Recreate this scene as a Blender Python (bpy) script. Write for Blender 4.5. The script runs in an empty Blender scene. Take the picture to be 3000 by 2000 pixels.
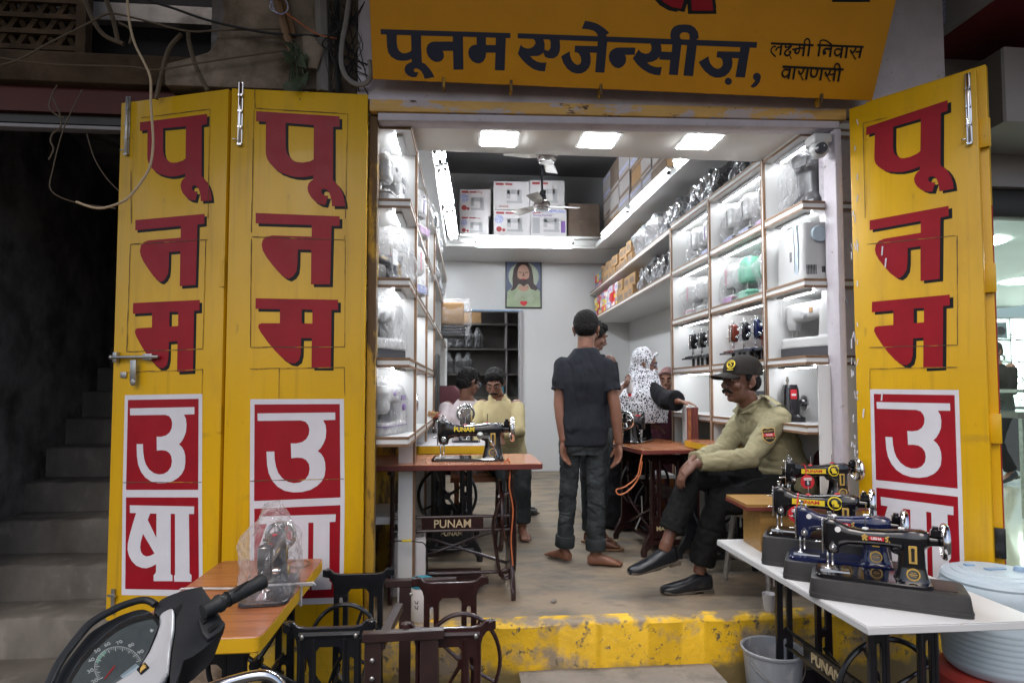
import bpy, bmesh, math, random
from mathutils import Vector, Matrix, Euler, noise
R = math.radians
V = Vector
random.seed(7)
sc = bpy.context.scene
col = sc.collection

# ---------------------------------------------------------------- camera
CAM = V((0, -3.0, 1.15)); FPX = 1800.0; YAW = R(5.0); PIT = R(2.7); PPY = 1057
cd = bpy.data.cameras.new('camera'); cam = bpy.data.objects.new('camera', cd); col.objects.link(cam)
cd.sensor_width = 36; cd.shift_y = (PPY - 1000) / 3000; cd.lens = 36 * FPX / 3000; cd.clip_start = 0.05; cd.clip_end = 500
cam.location = CAM; cam.rotation_euler = (R(90) + PIT, 0, -YAW)
sc.camera = cam
# ---------------------------------------------------------------- world, sun, exposure
w = bpy.data.worlds.new("World"); sc.world = w; w.use_nodes = True
nt = w.node_tree; sky = nt.nodes.new('ShaderNodeTexSky'); sky.sky_type = 'NISHITA'; sky.sun_disc = False
SUN_EL, SUN_AZ = R(55), R(200)
sky.sun_elevation = SUN_EL; sky.sun_rotation = SUN_AZ; sky.air_density = 1.0; sky.dust_density = 4.0; sky.ozone_density = 1.0
nt.links.new(sky.outputs[0], nt.nodes['Background'].inputs[0]); nt.nodes['Background'].inputs[1].default_value = 0.135
sd = bpy.data.lights.new('sun', 'SUN'); sd.energy = 0.6; sd.angle = R(40); sd.color = (1, .96, .9)
so = bpy.data.objects.new('sun', sd); col.objects.link(so)
sdir = V((math.sin(SUN_AZ) * math.cos(SUN_EL), math.cos(SUN_AZ) * math.cos(SUN_EL), math.sin(SUN_EL)))
so.rotation_euler = (-sdir).to_track_quat('-Z', 'Y').to_euler(); so.location = (0, -8, 8)
sc.view_settings.view_transform = 'Standard'; sc.view_settings.look = 'None'; sc.view_settings.gamma = 1
sc.view_settings.exposure = 0.42
sc.cycles.max_bounces = 8; sc.cycles.transparent_max_bounces = 16; sc.cycles.diffuse_bounces = 4; sc.cycles.glossy_bounces = 4
sc.cycles.caustics_reflective = False; sc.cycles.caustics_refractive = False; sc.cycles.sample_clamp_indirect = 4
try:
    sc.cycles.use_denoising = True
except Exception: pass

# ---------------------------------------------------------------- measuring: where the line of sight of a photo pixel meets a plane of the place
fw = V((math.sin(YAW) * math.cos(PIT), math.cos(YAW) * math.cos(PIT), math.sin(PIT)))
rt = V((math.cos(YAW), -math.sin(YAW), 0)); up = rt.cross(fw)
def ray(px, py): return fw + rt * ((px - 1500) / FPX) - up * ((py - PPY) / FPX)
def onY(px, py, Y): d = ray(px, py); return CAM + d * ((Y - CAM.y) / d.y)
def onX(px, py, X): d = ray(px, py); return CAM + d * ((X - CAM.x) / d.x)
def onZ(px, py, Z): d = ray(px, py); return CAM + d * ((Z - CAM.z) / d.z)
def onP(px, py, p0, n): d = ray(px, py); return CAM + d * ((p0 - CAM).dot(n) / d.dot(n))

# ---------------------------------------------------------------- materials
def rgb(r, g, b):  # sRGB 0-255 -> linear
    f = lambda c: (c / 255 / 12.92) if c / 255 <= .04045 else ((c / 255 + .055) / 1.055) ** 2.4
    return (f(r), f(g), f(b))
def M(name, c, rough=.5, metal=0., var=0., vs=6., bump=0., bs=60., mix=None, stretch=(1, 1, 1), coat=0., spec=.5, emit=0., trans=0., rv=0., mix2=None):
    m = bpy.data.materials.new(name); m.use_nodes = True; n = m.node_tree; L = n.links.new
    b = n.nodes['Principled BSDF']; b.inputs['Roughness'].default_value = rough; b.inputs['Metallic'].default_value = metal
    b.inputs['Specular IOR Level'].default_value = spec if rough < .78 else min(spec, .12); b.inputs['Coat Weight'].default_value = coat; b.inputs['Coat Roughness'].default_value = .08
    m.diffuse_color = (*c, 1)
    tc = n.nodes.new('ShaderNodeTexCoord'); mp = n.nodes.new('ShaderNodeMapping'); mp.inputs['Scale'].default_value = stretch
    L(tc.outputs['Object'], mp.inputs[0])
    def nz(s, det=5, rgh=.6):
        t = n.nodes.new('ShaderNodeTexNoise'); t.inputs['Scale'].default_value = s; t.inputs['Detail'].default_value = det; t.inputs['Roughness'].default_value = rgh
        L(mp.outputs[0], t.inputs[0]); return t.outputs[0]
    def ramp(src, lo, hi, a=0., bb=1.):
        r = n.nodes.new('ShaderNodeMapRange'); r.inputs[1].default_value = lo; r.inputs[2].default_value = hi; r.inputs[3].default_value = a; r.inputs[4].default_value = bb
        L(src, r.inputs[0]); return r.outputs[0]
    def mixc(fac, A, B, mode='MIX'):
        x = n.nodes.new('ShaderNodeMix'); x.data_type = 'RGBA'; x.blend_type = mode
        for i, q in ((0, fac), (6, A), (7, B)):
            if isinstance(q, (int, float)): x.inputs[i].default_value = q
            elif isinstance(q, tuple): x.inputs[i].default_value = (*q, 1)
            else: L(q, x.inputs[i])
        return x.outputs[2]
    out = c
    if var:
        f = ramp(nz(vs), .3, .7, 1 - var, 1 + var)
        k = n.nodes.new('ShaderNodeVectorMath'); k.operation = 'SCALE'; k.inputs[0].default_value = c; L(f, k.inputs[3]); out = k.outputs[0]
    for mm in (mix, mix2):
        if mm:
            mc, ms, lo, hi = mm[:4]
            out = mixc(ramp(nz(ms, 8, .65), lo, hi), out, mc)
    if isinstance(out, tuple): b.inputs['Base Color'].default_value = (*out, 1)
    else: L(out, b.inputs['Base Color'])
    if rv: L(ramp(nz(vs * 1.7), .3, .7, max(0, rough - rv), min(1, rough + rv)), b.inputs['Roughness'])
    if bump:
        bp = n.nodes.new('ShaderNodeBump'); bp.inputs['Strength'].default_value = bump; bp.inputs['Distance'].default_value = .01
        L(nz(bs, 6), bp.inputs['Height']); L(bp.outputs[0], b.inputs['Normal'])
    if emit:
        b.inputs['Emission Color'].default_value = (*c, 1); b.inputs['Emission Strength'].default_value = emit
    if trans: b.inputs['Transmission Weight'].default_value = trans
    return m
def film(name, tint, dens, crumple=.5, bs=14., gl=.35):   # clear crumpled polythene
    m = bpy.data.materials.new(name); m.use_nodes = True; n = m.node_tree; L = n.links.new
    for q in list(n.nodes): n.nodes.remove(q)
    o = n.nodes.new('ShaderNodeOutputMaterial'); t = n.nodes.new('ShaderNodeBsdfTransparent'); d = n.nodes.new('ShaderNodeBsdfPrincipled')
    d.inputs['Base Color'].default_value = (*tint, 1); d.inputs['Roughness'].default_value = .12; d.inputs['Specular IOR Level'].default_value = 1
    tc = n.nodes.new('ShaderNodeTexCoord'); nz = n.nodes.new('ShaderNodeTexNoise'); nz.inputs['Scale'].default_value = bs; nz.inputs['Detail'].default_value = 4; nz.inputs['Distortion'].default_value = 1.2
    L(tc.outputs['Object'], nz.inputs[0])
    vo = n.nodes.new('ShaderNodeTexVoronoi'); vo.feature = 'DISTANCE_TO_EDGE'; vo.inputs['Scale'].default_value = bs * 1.1; L(tc.outputs['Object'], vo.inputs[0])
    ad = n.nodes.new('ShaderNodeMath'); ad.operation = 'ADD'; L(nz.outputs[0], ad.inputs[0]); L(vo.outputs[0], ad.inputs[1])
    bp = n.nodes.new('ShaderNodeBump'); bp.inputs['Strength'].default_value = crumple; bp.inputs['Distance'].default_value = .03; L(ad.outputs[0], bp.inputs['Height']); L(bp.outputs[0], d.inputs['Normal'])
    lw = n.nodes.new('ShaderNodeLayerWeight'); lw.inputs['Blend'].default_value = gl; L(bp.outputs[0], lw.inputs['Normal'])
    mr = n.nodes.new('ShaderNodeMapRange'); mr.inputs[1].default_value = 0; mr.inputs[2].default_value = 1; mr.inputs[3].default_value = dens; mr.inputs[4].default_value = min(1, dens + .5); L(lw.outputs[1], mr.inputs[0])
    x = n.nodes.new('ShaderNodeMixShader'); L(mr.outputs[0], x.inputs[0]); L(t.outputs[0], x.inputs[1]); L(d.outputs[0], x.inputs[2]); L(x.outputs[0], o.inputs[0])
    return m
def glass_mat(name, tint=(.9, .95, .95), f=.12):
    m = bpy.data.materials.new(name); m.use_nodes = True; n = m.node_tree; L = n.links.new
    for q in list(n.nodes): n.nodes.remove(q)
    o = n.nodes.new('ShaderNodeOutputMaterial'); t = n.nodes.new('ShaderNodeBsdfTransparent'); t.inputs[0].default_value = (*tint, 1)
    g = n.nodes.new('ShaderNodeBsdfGlossy'); g.inputs['Roughness'].default_value = .02; x = n.nodes.new('ShaderNodeMixShader')
    lw = n.nodes.new('ShaderNodeLayerWeight'); lw.inputs['Blend'].default_value = .5
    pw = n.nodes.new('ShaderNodeMath'); pw.operation = 'POWER'; pw.inputs[1].default_value = 5; L(lw.outputs[1], pw.inputs[0])
    ad = n.nodes.new('ShaderNodeMath'); ad.operation = 'MULTIPLY_ADD'; ad.inputs[1].default_value = .6; ad.inputs[2].default_value = f; ad.use_clamp = True; L(pw.outputs[0], ad.inputs[0])
    L(ad.outputs[0], x.inputs[0]); L(t.outputs[0], x.inputs[1]); L(g.outputs[0], x.inputs[2]); L(x.outputs[0], o.inputs[0]); return m
def dots_mat(name, base, dot, scale, size, rough=.85):
    m = M(name, base, rough); n = m.node_tree; L = n.links.new; tc = n.nodes.new('ShaderNodeTexCoord'); prev = None
    for s, z, dc in ((scale, size, dot), (scale * 1.9, size * .9, dot), (scale * .55, size * .45, (.25, .25, .27))):
        vo = n.nodes.new('ShaderNodeTexVoronoi'); vo.inputs['Scale'].default_value = s; vo.inputs['Randomness'].default_value = .8; L(tc.outputs['Object'], vo.inputs[0])
        c = n.nodes.new('ShaderNodeMath'); c.operation = 'LESS_THAN'; c.inputs[1].default_value = z; L(vo.outputs[0], c.inputs[0])
        x = n.nodes.new('ShaderNodeMix'); x.data_type = 'RGBA'; L(c.outputs[0], x.inputs[0]); x.inputs[7].default_value = (*dc, 1)
        if prev is None: x.inputs[6].default_value = (*base, 1)
        else: L(prev, x.inputs[6])
        prev = x.outputs[2]
    L(prev, n.nodes['Principled BSDF'].inputs['Base Color']); return m
def wood(name, c1, c2, rough=.35, scale=3., axis=1, st=14., coat=.2):
    sv = [st, st, st]; sv[axis] = 1.
    return M(name, c1, rough, var=.12, vs=2, mix=(c2, scale, .42, .62), stretch=tuple(sv), coat=coat, bump=.04, bs=20)

mt = {}
mt['door'] = M('door_paint', (.70, .40, .003), .38, var=.08, vs=3, bump=.10, bs=14, mix=((.55, .30, .012), 5, .52, .80), stretch=(1, 1, .30), coat=.15, rv=.12, mix2=((.26, .14, .03), 30, .64, .78))
mt['red'] = M('red_letter_paint', (.30, .004, .013), .42, var=.12, vs=6, bump=.06, bs=20, spec=.32, rv=.08)
mt['blackp'] = M('black_letter_paint', (.008, .008, .009), .5, spec=.25)
mt['whitep'] = M('white_letter_paint', (.66, .65, .70), .45, var=.05, vs=8, mix=((.40, .38, .36), 30, .68, .78))
mt['sign'] = M('sign_yellow', (.66, .29, .008), .42, var=.05, vs=5, mix=((.50, .22, .02), 10, .6, .8))
mt['navy'] = M('sign_navy', (.012, .014, .035), .45)
mt['lav'] = M('lavender_paint', (.50, .46, .50), .55, var=.10, vs=9, bump=.15, bs=30, mix=((.22, .18, .16), 22, .63, .70))
mt['lintel'] = M('peeling_lintel_paint', (.60, .36, .10), .6, var=.12, vs=9, bump=.3, bs=25, mix=((.46, .40, .40), 7, .50, .54), mix2=((.09, .05, .03), 13, .61, .65), stretch=(.6, 1, 1.6))
mt['oldwood'] = M('old_dark_wood', (.10, .055, .02), .7, var=.3, vs=12, bump=.5, bs=30, mix=((.45, .26, .02), 8, .48, .56), stretch=(1, 1, .3))
mt['floor'] = M('worn_concrete', (.24, .185, .128), .66, var=.2, vs=1.7, bump=.12, bs=70, mix=((.125, .11, .092), 2.6, .45, .62), mix2=((.075, .06, .045), 3.3, .60, .76), stretch=(.8, 1.5, 1), rv=.12)
mt['step'] = M('peeling_yellow_step', (.68, .41, .010), .6, var=.2, vs=4, bump=.6, bs=26, mix=((.27, .215, .15), 3.4, .53, .63), mix2=((.11, .09, .06), 20, .57, .64))
mt['concrete'] = M('grey_concrete', (.24, .22, .20), .8, var=.2, vs=4, bump=.3, bs=40, mix=((.12, .11, .10), 5, .5, .7))
mt['street'] = M('street_asphalt', (.07, .066, .06), .85, var=.25, vs=5, bump=.5, bs=90)
mt['lam'] = M('white_laminate', (.72, .72, .71), .28, var=.02, vs=3)
mt['lamcream'] = M('cream_laminate', (.66, .65, .61), .3, var=.02, vs=3)
mt['edge'] = M('brown_edge_band', (.21, .115, .058), .5, var=.15, vs=30)
mt['edged'] = M('dark_red_edge', (.16, .035, .028), .4, var=.1, vs=10)
mt['pvc'] = M('grooved_white_panel', (.66, .66, .66), .3)
mt['ceil'] = M('dark_ceiling_paint', (.15, .145, .15), .45, var=.1, vs=2)
mt['soffit'] = M('cream_soffit_laminate', (.84, .82, .76), .25, var=.02, vs=2)
mt['chrome'] = M('chrome', (.75, .75, .76), .12, 1., rv=.05, vs=40)
mt['steel'] = M('dull_steel', (.45, .44, .42), .35, .9, var=.2, vs=30)
mt['castb'] = M('black_cast_iron_paint', (.010, .011, .014), .24, var=.3, vs=30, bump=.12, bs=120, coat=.3)
mt['castm'] = M('maroon_cast_iron_paint', (.026, .0085, .008), .24, var=.3, vs=30, bump=.12, bs=120, coat=.3)
mt['anglebrown'] = M('brown_painted_steel', (.030, .016, .015), .35, var=.25, vs=12, bump=.08, bs=60)
mt['gloss'] = M('gloss_black_enamel', (.006, .006, .008), .10, coat=.6, spec=.6)
mt['glossblue'] = M('gloss_navy_enamel', (.008, .013, .055), .10, coat=.6, spec=.6)
mt['glossbrown'] = M('gloss_red_brown_enamel', (.13, .025, .015), .14, coat=.5)
mt['gold'] = M('gold_transfer', (.62, .40, .10), .4, .3)
mt['fanmotor'] = M('brown_fan_motor', (.06, .045, .04), .4, .3)
mt['fanblade'] = M('dull_fan_blade', (.20, .18, .16), .45)
mt['printred'] = M('printed_dull_red', (.36, .06, .06), .5)
mt['plmid'] = M('mid_grey_plastic', (.22, .22, .235), .4)
mt['cream'] = M('cream_raised_letter', (.62, .50, .30), .5)
mt['yelltr'] = M('yellow_transfer', (.80, .62, .03), .4)
mt['redtr'] = M('red_transfer', (.55, .02, .03), .4)
mt['whitetr'] = M('white_transfer', (.8, .8, .8), .5)
mt['basebox'] = M('black_textured_plastic', (.030, .029, .030), .55, var=.25, vs=14, bump=.1, bs=200, rv=.08)
mt['basetop'] = M('brown_black_dusty_top', (.040, .030, .025), .45, var=.4, vs=9, mix=((.12, .07, .02), 18, .66, .74))
mt['plw'] = M('white_machine_plastic', (.50, .50, .495), .3)
mt['plg'] = M('grey_machine_plastic', (.42, .42, .43), .35)
mt['pldark'] = M('dark_machine_plastic', (.035, .035, .04), .35)
mt['mint'] = M('mint_green_plastic', (.17, .43, .31), .3)
mt['purple'] = M('purple_plastic', (.22, .12, .38), .35)
mt['pink'] = M('pink_plastic', (.70, .25, .36), .35)
mt['blueg'] = M('blue_grey_plastic', (.36, .44, .50), .35)
mt['lab_blue'] = M('blue_printed_label', (.22, .26, .52), .5, mix=((.7, .7, .75), 60, .5, .56), stretch=(1, 1, 4))
mt['lab_pink'] = M('pink_printed_label', (.55, .35, .55), .5, mix=((.3, .2, .4), 60, .5, .56), stretch=(1, 1, 4))
mt['bag'] = film('clear_plastic_film', (.8, .8, .82), .07, 1.0, 14, .26)
mt['bagthin'] = film('thin_clear_film', (.8, .8, .82), .03, 1.2, 12, .2)
mt['baggrey'] = film('grey_plastic_film', (.42, .42, .44), .36, 1.0, 16, .45)
mt['skin'] = M('brown_skin', (.185, .080, .048), .5, var=.12, vs=14, bump=.03, bs=120)
mt['skind'] = M('dark_brown_skin', (.14, .062, .039), .48, var=.14, vs=14, bump=.03, bs=120)
mt['skinl'] = M('light_brown_skin', (.27, .125, .075), .5, var=.1, vs=14)
mt['hair'] = M('black_hair', (.008, .007, .007), .65, var=.4, vs=90, bump=.5, bs=160, spec=.15)
mt['eye'] = M('eye_white', (.55, .50, .47), .2)
mt['tee'] = M('charcoal_cotton', (.020, .0215, .027), .9, var=.25, vs=7, bump=.25, bs=22)
mt['jeans'] = M('dark_washed_denim', (.036, .041, .043), .9, var=.4, vs=6, bump=.8, bs=20, mix=((.085, .095, .097), 6, .52, .74))
mt['khaki'] = M('khaki_uniform_cloth', (.27, .245, .150), .85, var=.10, vs=8, bump=.7, bs=14)
mt['trouser'] = M('black_trouser_cloth', (.0095, .010, .010), .85, var=.25, vs=9, bump=.6, bs=12)
mt['cap'] = M('charcoal_cap_cloth', (.028, .025, .023), .9, var=.15, vs=20, bump=.1, bs=90)
mt['leather'] = M('black_scuffed_leather', (.010, .012, .016), .28, var=.3, vs=14, bump=.2, bs=60, mix=((.07, .065, .06), 9, .62, .8))
mt['sole'] = M('worn_shoe_sole', (.10, .085, .07), .8, var=.3, vs=20)
mt['abaya'] = M('black_abaya_cloth', (.010, .010, .012), .9, var=.3, vs=8, bump=.4, bs=12)
mt['maroon'] = M('dark_maroon_cloth', (.055, .016, .024), .9, bump=.3, bs=14)
mt['hijab'] = dots_mat('white_black_dotted_cloth', (.66, .66, .70), (.015, .015, .02), 50, .36)
mt['hijabp'] = dots_mat('maroon_printed_cloth', (.34, .20, .20), (.10, .03, .04), 70, .30)
mt['yshirt'] = M('pale_yellow_shirt', (.50, .42, .235), .85, var=.06, vs=8, bump=.3, bs=13)
mt['pshirt'] = M('pale_pink_shirt', (.54, .47, .48), .85, var=.05, vs=8, bump=.5, bs=13)
mt['greypant'] = M('grey_trouser_cloth', (.30, .27, .27), .9, bump=.3, bs=14)
mt['maroonchair'] = M('maroon_upholstery', (.075, .012, .018), .75, var=.15, vs=20, bump=.1, bs=80)
mt['carton'] = M('brown_cardboard', (.33, .20, .10), .8, var=.12, vs=8, bump=.06, bs=40)
mt['cartond'] = M('dull_brown_cardboard', (.19, .145, .115), .85, var=.15, vs=8)
mt['cartonw'] = M('white_carton', (.62, .60, .60), .6, var=.04, vs=8)
mt['cartong'] = M('grey_carton', (.36, .33, .32), .7, var=.1, vs=8)
mt['orange'] = M('orange_cord', (.48, .13, .04), .45)
mt['wire'] = M('black_wire', (.012, .012, .012), .5)
mt['wirep'] = M('pale_cable', (.42, .32, .20), .55, var=.1, vs=10)
mt['wiredim'] = M('brown_cable', (.12, .085, .05), .6)
mt['rope'] = M('white_twisted_rope', (.62, .60, .60), .7, bump=.8, bs=150)
mt['woodtop'] = wood('brown_wood_laminate', (.37, .135, .055), (.23, .075, .03), .32, 3.0, 1, 16)
mt['woodtopx'] = wood('red_brown_table_top', (.40, .155, .075), (.31, .11, .05), .25, 3.0, 0, 12)
mt['woodmag'] = wood('orange_brown_table_top', (.34, .12, .04), (.25, .08, .03), .25, 3.0, 0, 12)
mt['woodyel'] = wood('yellow_wood_laminate', (.38, .215, .062), (.27, .145, .04), .4, 3.5, 0, 20, .1)
mt['yedge'] = M('yellow_plastic_edge', (.66, .38, .012), .4, var=.06, vs=8)
mt['whtop'] = M('white_worn_laminate', (.62, .63, .64), .42, var=.03, vs=3, mix=((.45, .43, .40), 7, .64, .8), rv=.06)
mt['whedge'] = M('white_chipped_edge', (.55, .56, .57), .5, mix=((.38, .25, .12), 14, .66, .70))
mt['bucket'] = M('scuffed_bluegrey_plastic', (.30, .32, .35), .5, var=.1, vs=9, mix=((.46, .46, .48), 12, .56, .66), stretch=(1, 1, .5))
mt['jug'] = M('dusty_blue_white_plastic', (.40, .49, .56), .45, var=.06, vs=5, mix=((.33, .36, .37), 6, .58, .8))
mt['jugb'] = M('blue_plastic_fitting', (.22, .33, .48), .45)
mt['redpl'] = M('dull_red_plastic', (.30, .03, .022), .5, var=.1, vs=8)
mt['teal'] = M('teal_plastic_lid', (.03, .26, .36), .5, var=.1, vs=20)
mt['scblack'] = M('matt_black_scooter_plastic', (.016, .018, .021), .48, spec=.3, var=.1, vs=30, bump=.06, bs=260)
mt['scgrip'] = M('black_rubber_grip', (.014, .016, .018), .5, bump=.25, bs=180)
mt['scsilver'] = M('silver_scooter_paint', (.52, .53, .55), .30, .25, coat=.5)
mt['scdial'] = M('grey_dial_face', (.09, .105, .115), .5)
mt['lens'] = glass_mat('clear_gauge_lens', (.93, .95, .95), .13)
mt['glass'] = glass_mat('shop_window_glass', (.86, .92, .90), .06)
mt['stone'] = M('carved_sandstone', (.10, .068, .043), .85, var=.25, vs=5, bump=.5, bs=26, mix=((.045, .03, .02), 3, .46, .66))
mt['plaster'] = M('stained_plaster', (.30, .24, .185), .85, var=.3, vs=3, bump=.35, bs=26, mix=((.085, .06, .042), 2.8, .44, .64))
mt['darkred'] = M('dark_red_board', (.10, .018, .012), .6, var=.1, vs=3)
mt['darkwall'] = M('sooty_wall', (.26, .25, .25), .85, var=.5, vs=3, bump=.4, bs=25, mix=((.10, .09, .085), 2.5, .48, .66))
mt['stair'] = M('worn_stair_concrete', (.17, .155, .135), .8, var=.35, vs=3, bump=.3, bs=30, mix=((.25, .23, .20), 6, .56, .68), stretch=(1, 1, .6))
mt['greywall'] = M('grey_wall_panel', (.34, .32, .33), .5, var=.06, vs=4)
mt['greydark'] = M('dark_grey_panel', (.12, .11, .10), .5, var=.1, vs=4)
mt['canopy'] = M('dark_red_canopy', (.16, .012, .016), .5, var=.08, vs=3)
mt['recess'] = M('painted_recess_shade', (.012, .012, .014), .8)  # near-black colour stands in for the shade deep in the recess
mt['blackfr'] = M('black_frame', (.018, .017, .016), .4)
mt['tile'] = M('pale_polished_tile', (.50, .47, .38), .08, var=.06, vs=2)
mt['shopwhite'] = M('watch_shop_wall', (.60, .66, .64), .5)
mt['leaf'] = M('dusty_green_leaf', (.045, .062, .028), .6, var=.3, vs=30)
mt['tubepipe'] = M('grey_pvc_pipe', (.20, .185, .17), .55, var=.15, vs=6)
mt['tube'] = M('lit_tube', (.90, .95, 1.), .5, emit=105.)
mt['tubein'] = M('lit_shelf_tube', (.93, .96, 1.), .5, emit=36.)
mt['led'] = M('lit_ceiling_panel', (.93, .96, 1.), .5, emit=75.)
mt['bulbc'] = M('lit_ceiling_disc', (.95, 1., .96), .5, emit=45.)
mt['bulbw'] = M('lit_shop_panel', (.95, 1., .96), .5, emit=8.)

def worn_step():
    m = mt['step']; n = m.node_tree; L = n.links.new; b = n.nodes['Principled BSDF']; src = b.inputs['Base Color'].links[0].from_socket
    tc = n.nodes.new('ShaderNodeTexCoord'); sx = n.nodes.new('ShaderNodeSeparateXYZ'); L(tc.outputs['Object'], sx.inputs[0])
    nz = n.nodes.new('ShaderNodeTexNoise'); nz.inputs['Scale'].default_value = 9; nz.inputs['Detail'].default_value = 8; L(tc.outputs['Object'], nz.inputs[0])
    a = n.nodes.new('ShaderNodeMath'); a.operation = 'MULTIPLY_ADD'; a.inputs[1].default_value = .16; L(nz.outputs[0], a.inputs[0]); L(sx.outputs[2], a.inputs[2])
    r = n.nodes.new('ShaderNodeMapRange'); r.inputs[1].default_value = .066; r.inputs[2].default_value = .088; L(a.outputs[0], r.inputs[0])
    x = n.nodes.new('ShaderNodeMix'); x.data_type = 'RGBA'; L(r.outputs[0], x.inputs[0]); L(src, x.inputs[6]); x.inputs[7].default_value = (.23, .18, .125, 1)
    r2 = n.nodes.new('ShaderNodeMapRange'); r2.inputs[1].default_value = -.12; r2.inputs[2].default_value = -.17; L(a.outputs[0], r2.inputs[0])
    x2 = n.nodes.new('ShaderNodeMix'); x2.data_type = 'RGBA'; L(r2.outputs[0], x2.inputs[0]); L(x.outputs[2], x2.inputs[6]); x2.inputs[7].default_value = (.20, .15, .06, 1); L(x2.outputs[2], b.inputs['Base Color'])
worn_step()
def aged_door():   # brushed streaks, hand grime and rubbed scratches in the door paint
    m = mt['door']; n = m.node_tree; L = n.links.new; b = n.nodes['Principled BSDF']; src = b.inputs['Base Color'].links[0].from_socket
    tc = n.nodes.new('ShaderNodeTexCoord')
    for sc3, lo, hi, c, f in (((26, 26, 1.2), .56, .76, (.40, .22, .02), .55), ((3, 3, 14), .66, .80, (.30, .17, .03), .5), ((70, 70, 70), .70, .76, (.16, .09, .02), .8)):
        mp = n.nodes.new('ShaderNodeMapping'); mp.inputs['Scale'].default_value = sc3; L(tc.outputs['Object'], mp.inputs[0])
        nz = n.nodes.new('ShaderNodeTexNoise'); nz.inputs['Scale'].default_value = 1; nz.inputs['Detail'].default_value = 6; L(mp.outputs[0], nz.inputs[0])
        r = n.nodes.new('ShaderNodeMapRange'); r.inputs[1].default_value = lo; r.inputs[2].default_value = hi; r.inputs[4].default_value = f; L(nz.outputs[0], r.inputs[0])
        x = n.nodes.new('ShaderNodeMix'); x.data_type = 'RGBA'; L(r.outputs[0], x.inputs[0]); L(src, x.inputs[6]); x.inputs[7].default_value = (*c, 1); src = x.outputs[2]
    L(src, b.inputs['Base Color'])
aged_door()
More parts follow.
